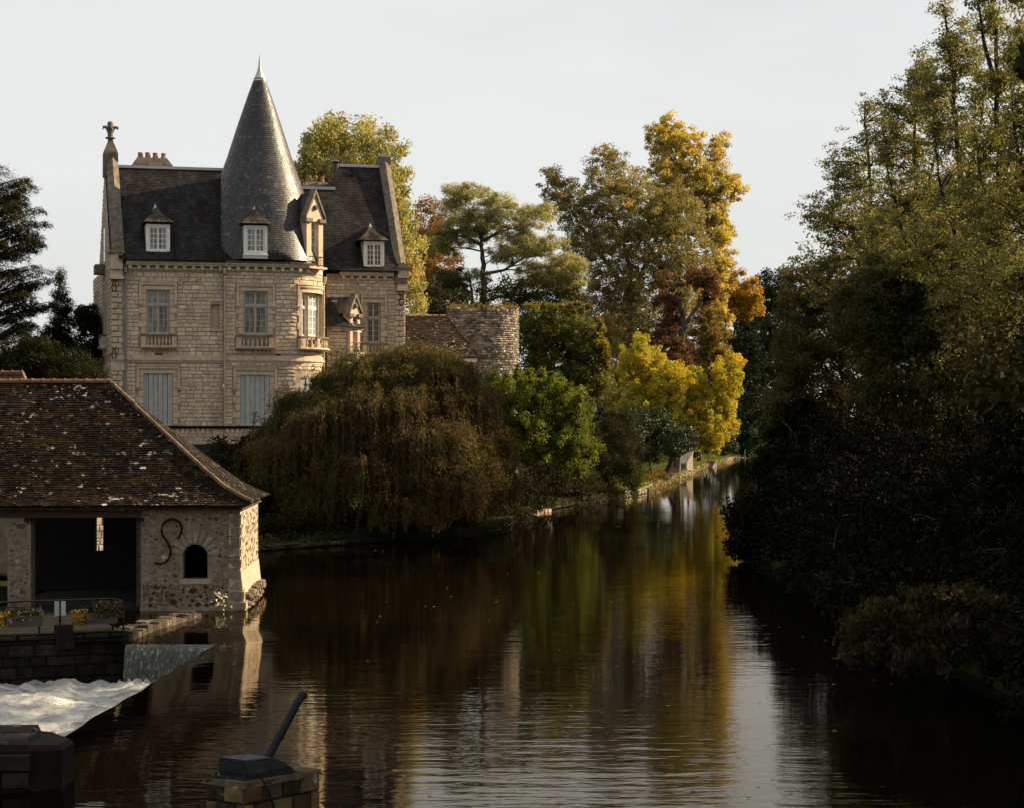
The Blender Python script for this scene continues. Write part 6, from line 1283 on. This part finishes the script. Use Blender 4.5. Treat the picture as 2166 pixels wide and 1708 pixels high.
tag(leaf_object('bank_grass', np.c_[xq, yq, zq], np.c_[rng.normal(0, .3, n), rng.normal(0, .3, n), np.ones(n)], rdir(n), .35 * rng.uniform(.5, 1.3, n), .05, pick_cols([((.09, .12, .018), 3), ((.12, .12, .026), 1)], n), 'leaf'), 'grass tufts fringing the sunlit left bank', 'grass', kind='stuff')
n = 5200; yq = np.where(rng.uniform(0, 1, n) < .5, rng.uniform(84, 150, n), rng.uniform(160, 300, n)); xq = np.array([xl(y) for y in yq]) + rng.normal(.1, .25, n); zq = rng.uniform(.05, .55, n)
tag(leaf_object('trailing_plants', np.c_[xq, yq, zq], rdir(n) + np.array([0, 0, -.4]), rdir(n), .2 * rng.uniform(.5, 1.3, n), .1, np.where(yq[:, None] < 150, pick_cols([((.02, .02, .008), 2), ((.03, .026, .011), 1)], n), pick_cols([((.10, .095, .025), 2), ((.07, .078, .02), 2), ((.15, .10, .04), 1)], n)), 'leaf'), 'trailing plants hanging over the sunlit bank wall', 'plants', kind='stuff')  # leaves on the nearer stretch darkened by colour to look shaded
# ruin top moss
th = rng.uniform(-math.pi, math.pi, 1600); rq = rng.uniform(RR - .6, RR + .06, 1600)
tag(leaf_object('wall_moss', np.c_[cr_.x + rq * np.sin(th), cr_.y - rq * np.cos(th), zt + rng.normal(-.04, .13, 1600)], rdir(1600) + np.array([0, 0, .8]), rdir(1600), .22 * rng.uniform(.5, 1.2, 1600), .07, pick_cols([((.13, .09, .03), 2), ((.10, .09, .025), 2), ((.2, .13, .05), 1)], 1600), 'leaf'), 'dry moss and grass on the broken top of the ruined tower', 'moss', kind='stuff')
# planters' flowers
def flowers(c, h, label, pal, hgt, n):
    c = Vector(c); q = np.c_[rng.uniform(-h, h, n), rng.normal(0, .1, n), rng.uniform(0, 1, n) ** 1.5 * hgt]; ca_, sa_ = math.cos(rad(23)), math.sin(rad(23)); q = np.c_[c.x + q[:, 0] * ca_ - q[:, 1] * sa_, c.y + q[:, 0] * sa_ + q[:, 1] * ca_, c.z - .05 + q[:, 2]]
    o = leaf_object('flowers', q, rdir(n) + np.array([0, 0, .6]), rdir(n), .085 * rng.uniform(.6, 1.3, n), .05, pick_cols(pal, n) * .55, 'petal', loc=c, quad=True); o.location = c; tag(o, label, 'flowers', 'flowers in the railing boxes', 'stuff')
GR = [((.05, .065, .018), 3), ((.07, .06, .02), 2)]
flowers((PL1[0].x, PL1[0].y, .55), PL1[1], 'wispy dark green plants in the left flower box', GR + [((.14, .06, .04), .5)], .28, 420)
flowers((PL2[0].x + .15, PL2[0].y, .55), PL2[1] * .9, 'tall olive plants with red blooms in the right flower box', GR + [((.30, .03, .03), .5), ((.14, .13, .04), 1)], .38, 520)
p = FK.w(onrail(168), .2); flowers((p[0], p[1], .38), .19, 'yellow trailing flowers at the left end of the right flower box', [((.48, .28, .02), 3), ((.2, .16, .02), 1)], .36, 300)
p = FK.w(onrail(4), .2); flowers((p[0], p[1], .42), .17, 'yellow flowers at the far left edge beside the left flower box', [((.48, .28, .02), 3), ((.2, .16, .02), 1)], .32, 260)
p = P(468, 1266, 58.0); n = 34
o = leaf_object('white_flowers', np.array(p) + rng.normal(0, 1, (n, 3)) * np.array([.16, .05, .12]), rdir(n), rdir(n), .08, .06, pick_cols([((.6, .58, .52), 1)], n), 'petal', loc=p); o.location = p; tag(o, 'small clump of white flowers at the foot of the wash-house wall', 'flowers')
# ------------------------------------------------------------------ right bank
ALD = [((0.276, 0.288, 0.097), 3), ((0.212, 0.241, 0.081), 3), ((0.401, 0.362, 0.133), 2), ((0.489, 0.420, 0.161), 1), ((0.134, 0.168, 0.059), 1)]
ALDT = [((.12, .095, .035), 3), ((.09, .08, .026), 2), ((.15, .115, .04), 1)]
def alder(label, d, stems, leaders, body, n, pal=ALD):
    b = g0(stems[0][0][0], d); tk = [([b if k == 0 else P(s[0][0], s[0][1], d)] + [P(u, v, d) for u, v in s[(0 if k == 0 else 1):]], .24 if k == 0 else .11) for k, s in enumerate(stems)]
    bl = [(u, v, d, ru, rv, rd) for u, v, ru, rv, rd in leaders + body]
    return plant('alder_tree', label, 'tree', b, bl, int(n * 1.25), .40, 40, (.112, .085), pal, 'trees along the right bank', trunks=tk, limbs=300, wood='darkbark', shell=.0, flat=.5, up=.9, scatter=.2)
alder('leftmost slender tree on the right bank with a thin leader against the sky', 104, [[(1850, 900), (1850, 620), (1838, 400), (1830, 215)], [(1850, 640), (1800, 520), (1765, 450)], [(1848, 560), (1880, 460), (1890, 400)], [(1850, 700), (1760, 620), (1690, 570)]],
      [(1832, 230, 16, 38, .7), (1825, 300, 26, 40, 1.1), (1770, 390, 16, 34, .9), (1885, 330, 20, 50, 1)], [(1790, 360, 55, 60, 2), (1740, 460, 55, 50, 2), (1880, 270, 50, 60, 1.8), (1815, 390, 60, 60, 2), (1800, 480, 90, 70, 2.6), (1760, 560, 100, 50, 3), (1860, 520, 90, 90, 3), (1830, 630, 110, 70, 3.2)], 900)
alder('second tree on the right bank, its top showing left of the tall trunk', 98, [[(1930, 920), (1930, 600), (1935, 380), (1938, 150)], [(1930, 560), (1890, 420), (1870, 320)], [(1932, 480), (1975, 350), (1985, 260)], [(1930, 660), (1860, 560), (1800, 500)]],
      [(1938, 160, 18, 36, .7), (1935, 230, 30, 40, 1.2), (1875, 310, 18, 45, 1), (1985, 250, 20, 50, 1)], [(1960, 180, 45, 80, 1.8), (1900, 230, 50, 60, 1.8), (1930, 320, 75, 70, 2.3), (1920, 430, 110, 80, 2.8), (1900, 540, 120, 80, 3.2), (1960, 620, 110, 80, 3.2)], 1000)
alder('tall thin tree on the right bank leaning left at its top', 92, [[(2045, 930), (2045, 620), (2030, 330), (2010, 120), (1995, 10)], [(2042, 560), (1990, 400), (1975, 280)], [(2035, 420), (2075, 260), (2085, 160)], [(2045, 660), (1975, 560), (1920, 500)]],
      [(1998, 20, 24, 34, .7), (2008, 90, 22, 45, .9), (2018, 170, 30, 45, 1.2), (2075, 200, 22, 60, 1), (1975, 270, 20, 50, 1)], [(2045, 110, 45, 90, 1.8), (1975, 200, 45, 70, 1.8), (2030, 280, 70, 70, 2.2), (2030, 400, 110, 90, 2.8), (2020, 530, 120, 90, 3.2), (2060, 640, 110, 90, 3.2)], 1050)
alder('dark-trunked tree rising past the top of the picture at the right', 86, [[(2125, 950), (2120, 600), (2112, 300), (2105, 80), (2100, -60)], [(2118, 520), (2075, 380), (2060, 260)], [(2115, 420), (2150, 250), (2160, 120)], [(2112, 200), (2075, 60), (2065, -40)]],
      [(2105, -40, 36, 50, 1), (2098, 50, 36, 55, 1.2), (2150, 110, 26, 60, 1.1), (2070, -10, 22, 50, .9)], [(2115, 170, 60, 80, 2), (2110, 300, 85, 90, 2.4), (2110, 430, 110, 100, 2.8), (2110, 580, 120, 100, 3), (2110, 720, 110, 80, 3)], 1050)
alder('rightmost tree on the right bank, cut by the picture edge', 82, [[(2190, 960), (2185, 500), (2175, 100), (2170, -100)], [(2184, 460), (2150, 300), (2140, 200)]],
      [(2165, -20, 40, 70, 1.4), (2165, 100, 45, 70, 1.6)], [(2180, 250, 70, 100, 2.2), (2170, 420, 90, 110, 2.6), (2170, 600, 100, 100, 2.8)], 650)
ASH = [((0.138, 0.144, 0.043), 3), ((0.103, 0.117, 0.036), 3), ((0.193, 0.173, 0.057), 1.5)]
plant('ash_tree', 'broad full tree filling the right bank behind the slender leaders', 'tree', g0(1960, 110), [(1900, 480, 110, 70, 70, 3), (1980, 450, 110, 80, 80, 3), (2060, 500, 110, 80, 90, 3), (1880, 590, 110, 80, 70, 3), (1980, 590, 110, 100, 90, 3.5), (1920, 700, 110, 110, 80, 3.5)], 760, .6, 85, (.15, .11), ASH, 'trees along the right bank', tr=.35, limbs=70, wood='darkbark', scatter=.1)
DK = [((0.036, 0.038, 0.013), 3), ((0.046, 0.044, 0.014), 2), ((0.030, 0.031, 0.011), 2), ((0.071, 0.061, 0.020), .7)]
plant('hornbeam_tree', 'low spreading tree with brownish edge at the left end of the right bank', 'tree', g0(1800, 118), [(1700, 590, 118, 50, 28, 2), (1760, 620, 118, 70, 40, 2.5), (1690, 650, 118, 45, 45, 2), (1820, 650, 118, 80, 60, 3), (1740, 720, 118, 85, 70, 3), (1850, 720, 118, 80, 70, 3), (1660, 850, 116, 40, 60, 2.5), (1800, 870, 115, 90, 55, 3), (1880, 890, 114, 80, 50, 3), (1680, 760, 117, 50, 70, 2.5), (1820, 780, 117, 90, 80, 3), (1730, 840, 117, 80, 70, 3)], 980, .52, 80, (.15, .11), [((.115, .105, .036), 3), ((.085, .088, .028), 3), ((.16, .125, .045), 2)], 'trees along the right bank', tr=.35, limbs=60, wood='darkbark')
plant('elder_tree', 'dense dark green tree in the middle of the right bank', 'tree', g0(1930, 96), [(1850, 700, 97, 90, 80, 3), (1890, 610, 97, 85, 75, 3), (1985, 590, 97, 95, 85, 3), (2075, 640, 96, 90, 80, 3), (1830, 640, 98, 70, 60, 3), (1960, 730, 96, 100, 80, 3), (2060, 760, 95, 90, 80, 3), (2140, 800, 94, 80, 90, 3), (1880, 810, 96, 90, 80, 3), (1980, 850, 95, 100, 80, 3), (2090, 900, 94, 90, 80, 3)], 1700, .54, 72, (.14, .10), [((.10, .105, .04), 3), ((.075, .08, .03), 2), ((.13, .12, .045), 1)], 'trees along the right bank', tr=.35, limbs=50, wood='darkbark')
BK = [((0.010, 0.010, 0.005), 3), ((0.014, 0.014, 0.006), 2), ((0.008, 0.008, 0.004), 2)]  # near-black leaf colours, the bank's shade put into the foliage
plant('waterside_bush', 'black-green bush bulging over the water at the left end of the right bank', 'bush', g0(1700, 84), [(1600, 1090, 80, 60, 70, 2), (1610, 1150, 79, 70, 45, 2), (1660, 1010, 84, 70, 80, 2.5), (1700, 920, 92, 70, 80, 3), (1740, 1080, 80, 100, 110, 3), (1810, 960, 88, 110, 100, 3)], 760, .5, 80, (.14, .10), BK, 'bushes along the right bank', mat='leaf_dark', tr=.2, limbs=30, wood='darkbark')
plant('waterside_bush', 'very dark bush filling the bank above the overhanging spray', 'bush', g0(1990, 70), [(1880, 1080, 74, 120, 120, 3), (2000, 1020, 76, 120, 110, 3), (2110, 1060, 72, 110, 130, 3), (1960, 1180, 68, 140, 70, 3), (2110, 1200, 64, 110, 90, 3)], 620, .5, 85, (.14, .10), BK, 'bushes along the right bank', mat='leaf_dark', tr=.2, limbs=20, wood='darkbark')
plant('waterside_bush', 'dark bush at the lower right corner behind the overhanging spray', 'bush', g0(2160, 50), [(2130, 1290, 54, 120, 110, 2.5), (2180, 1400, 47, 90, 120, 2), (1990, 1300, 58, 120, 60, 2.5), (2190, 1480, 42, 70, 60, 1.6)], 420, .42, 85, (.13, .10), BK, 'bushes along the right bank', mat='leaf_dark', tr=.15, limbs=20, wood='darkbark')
plant('overhanging_spray', 'leafy sprays catching light over the dark water at lower right', 'branch', (10.0, 40, .4), [(1815, 1315, 39, 40, 16, .6), (1870, 1285, 39, 40, 18, .6), (1960, 1262, 39, 55, 20, .7), (2060, 1262, 39, 50, 22, .7), (1900, 1325, 39, 70, 22, .8), (2010, 1315, 39, 80, 26, .8), (1820, 1375, 39, 45, 20, .6), (1940, 1380, 39, 80, 26, .8), (2080, 1345, 39, 50, 30, .8)],
      330, .17, 26, (.15, .06), [((.07, .06, .024), 3), ((.048, .042, .018), 3), ((.16, .135, .055), .6)], trunks=[([(10.4, 40, .9), P(2120, 1320, 39), P(1990, 1275, 39), P(1880, 1298, 39), P(1790, 1330, 39)], .05), ([(10.4, 40, .9), P(2090, 1395, 39), P(1960, 1375, 39), P(1830, 1385, 39)], .04)], limbs=200, droop=.8, flat=1.0, scatter=.3, wood='darkbark', crown='foliage', trunkname='bough', quad=True)
# far end of the river
FAR = [((.030, .038, .020), 3), ((.038, .045, .02), 2), ((.026, .032, .018), 2)]
plant('riverside_wood', 'dark far wood closing the river bend', 'wood', g0(1640, 400), [(1600, 640, 420, 55, 60, 8), (1650, 620, 420, 50, 60, 8), (1590, 740, 400, 60, 90, 8), (1650, 760, 390, 60, 110, 8), (1610, 870, 380, 60, 80, 8), (1670, 880, 330, 50, 90, 8), (1620, 930, 385, 60, 50, 6), (1700, 700, 400, 60, 120, 8)], 900, 1.5, 70, (.5, .34), FAR, mat='leaf_dark', kind='stuff', tr=.5, limbs=10)
plant('dark_fir', 'dark blue-green tree under the orange crown at the river bend', 'tree', g0(1550, 352), [(1570, 740, 300, 45, 70, 5), (1580, 830, 300, 45, 70, 5), (1545, 790, 300, 40, 70, 5)], 260, 1.0, 80, (.35, .22), [((.022, .032, .018), 3), ((.03, .04, .02), 2)], mat='leaf_dark', tr=.35, limbs=10)
# back woodland behind the left garden and beyond the right bank
plant('garden_hedge', 'shadowed garden planting behind the yellow tree', 'hedge', g0(1330, 262), [(1290, 800, 262, 30, 40, 3), (1330, 740, 264, 50, 60, 3), (1400, 800, 266, 80, 60, 3), (1480, 850, 268, 80, 60, 3), (1230, 760, 262, 50, 60, 4), (1270, 720, 262, 50, 60, 4), (1310, 860, 262, 60, 50, 4), (1250, 840, 262, 40, 50, 4), (1340, 680, 264, 60, 60, 4), (1180, 800, 262, 60, 60, 4), (1120, 780, 262, 50, 60, 4)], 900, 1.0, 80, (.24, .16), DARKG, mat='leaf_dark', kind='stuff', tr=.2, limbs=6)
wb = []
for (x, y, h) in ((17, 66, 9), (20, 74, 9), (19, 84, 8), (23, 92, 9), (24, 104, 9), (18, 58, 18), (17, 50, 17), (24, 48, 19), (16, 40, 18), (23, 38, 20), (17, 31, 17), (25, 29, 19), (18, 22, 16), (27, 18, 18), (26, 114, 8), (30, 126, 8), (36, 150, 9), (44, 175, 9), (50, 205, 10), (62, 250, 10), (76, 300, 12), (26, 60, 17), (25, 80, 11)):
    for q in (0, 1):
        zc = h * (.28 + .47 * q) + .8; u, v = uv_of(x, y, zc); wb.append((u, v, y, 4.6 * FPX / y, h * .3 * FPX / y, 4.6))
bwr = plant('bank_wood', 'dense wood standing back from the right bank', 'wood', (20, 84, 2), wb, 3000, .9, 70, (.19, .15), DK, mat='leaf_dark', kind='stuff', tr=.4, limbs=20, wood='darkbark')
near = [q_ for q_ in wb if q_[2] < 61]; Cn = clump_centres(near, 1500, .2, .1); pn, on, cn = leaves_in(Cn, np.full(len(Cn), 1.0), 60, .8); kp = pn[:, 2] > .3; pn = pn[kp]; n_ = len(pn)
leaf_object('crown', pn, rdir(n_), rdir(n_) + np.array([0, 0, .6]), .34 * rng.uniform(.7, 1.3, n_), .28, pick_cols(DK, n_) * .52, 'leaf_dark', bwr, loc=bwr.location)  # extra large-leaved crown out of view, added to shade the foreground
# black bushes crowding the right waterline
def bankbush(label, y0, y1, step, hs):
    bl = []; y = y0
    while y < y1:
        for dx, z, r in ((-.5, .45, .9), (.6, 1.1, 1.3), (2.2, 2.0 * hs, 1.9), (4.6, 3.0 * hs, 2.5)):
            u, v = uv_of(xr(y) + dx + R.uniform(-.4, .4), y, z + R.uniform(-.2, .3)); k = R.uniform(.85, 1.2); bl.append((u, v, y, r * k * FPX / y, r * .85 * k * FPX / y, r * k))
        y += step
    ym = (y0 + y1) / 2
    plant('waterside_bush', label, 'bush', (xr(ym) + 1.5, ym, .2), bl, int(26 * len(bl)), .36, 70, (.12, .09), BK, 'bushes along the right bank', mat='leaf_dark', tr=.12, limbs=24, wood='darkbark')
bankbush('black bushes crowding the waterline behind the overhanging spray', 47, 62, 2.2, 1.0)
bankbush('dark low bushes on the waterline left of the overhanging spray', 63, 79, 2.4, 1.1)
bankbush('black bushes at the lower right corner below the overhanging spray', 36, 46, 2.0, .7)
# leaves floating on the river
n = 190; uq = rng.uniform(700, 1900, n); dq = np.exp(rng.uniform(math.log(26), math.log(190), n)); xq = (uq - U0) / FPX * dq; kp = (xq > np.array([xl(y) for y in dq]) + .5) & (xq < np.array([xr(y) for y in dq]) - .5) & (xq > -6); xq, dq = xq[kp], dq[kp]; n = len(xq)
tag(leaf_object('floating_leaves', np.c_[xq, dq, np.full(n, .012)], np.c_[rng.normal(size=n), rng.normal(size=n), np.zeros(n)], np.tile([0, 0, 1.], (n, 1)) + rdir(n) * .12, .09 * rng.uniform(.6, 1.4, n), .06, pick_cols([((.45, .32, .06), 2), ((.4, .35, .2), 1), ((.25, .12, .04), 1)], n), 'leaf'), 'scattered yellow leaves floating on the river', 'leaves', kind='stuff')
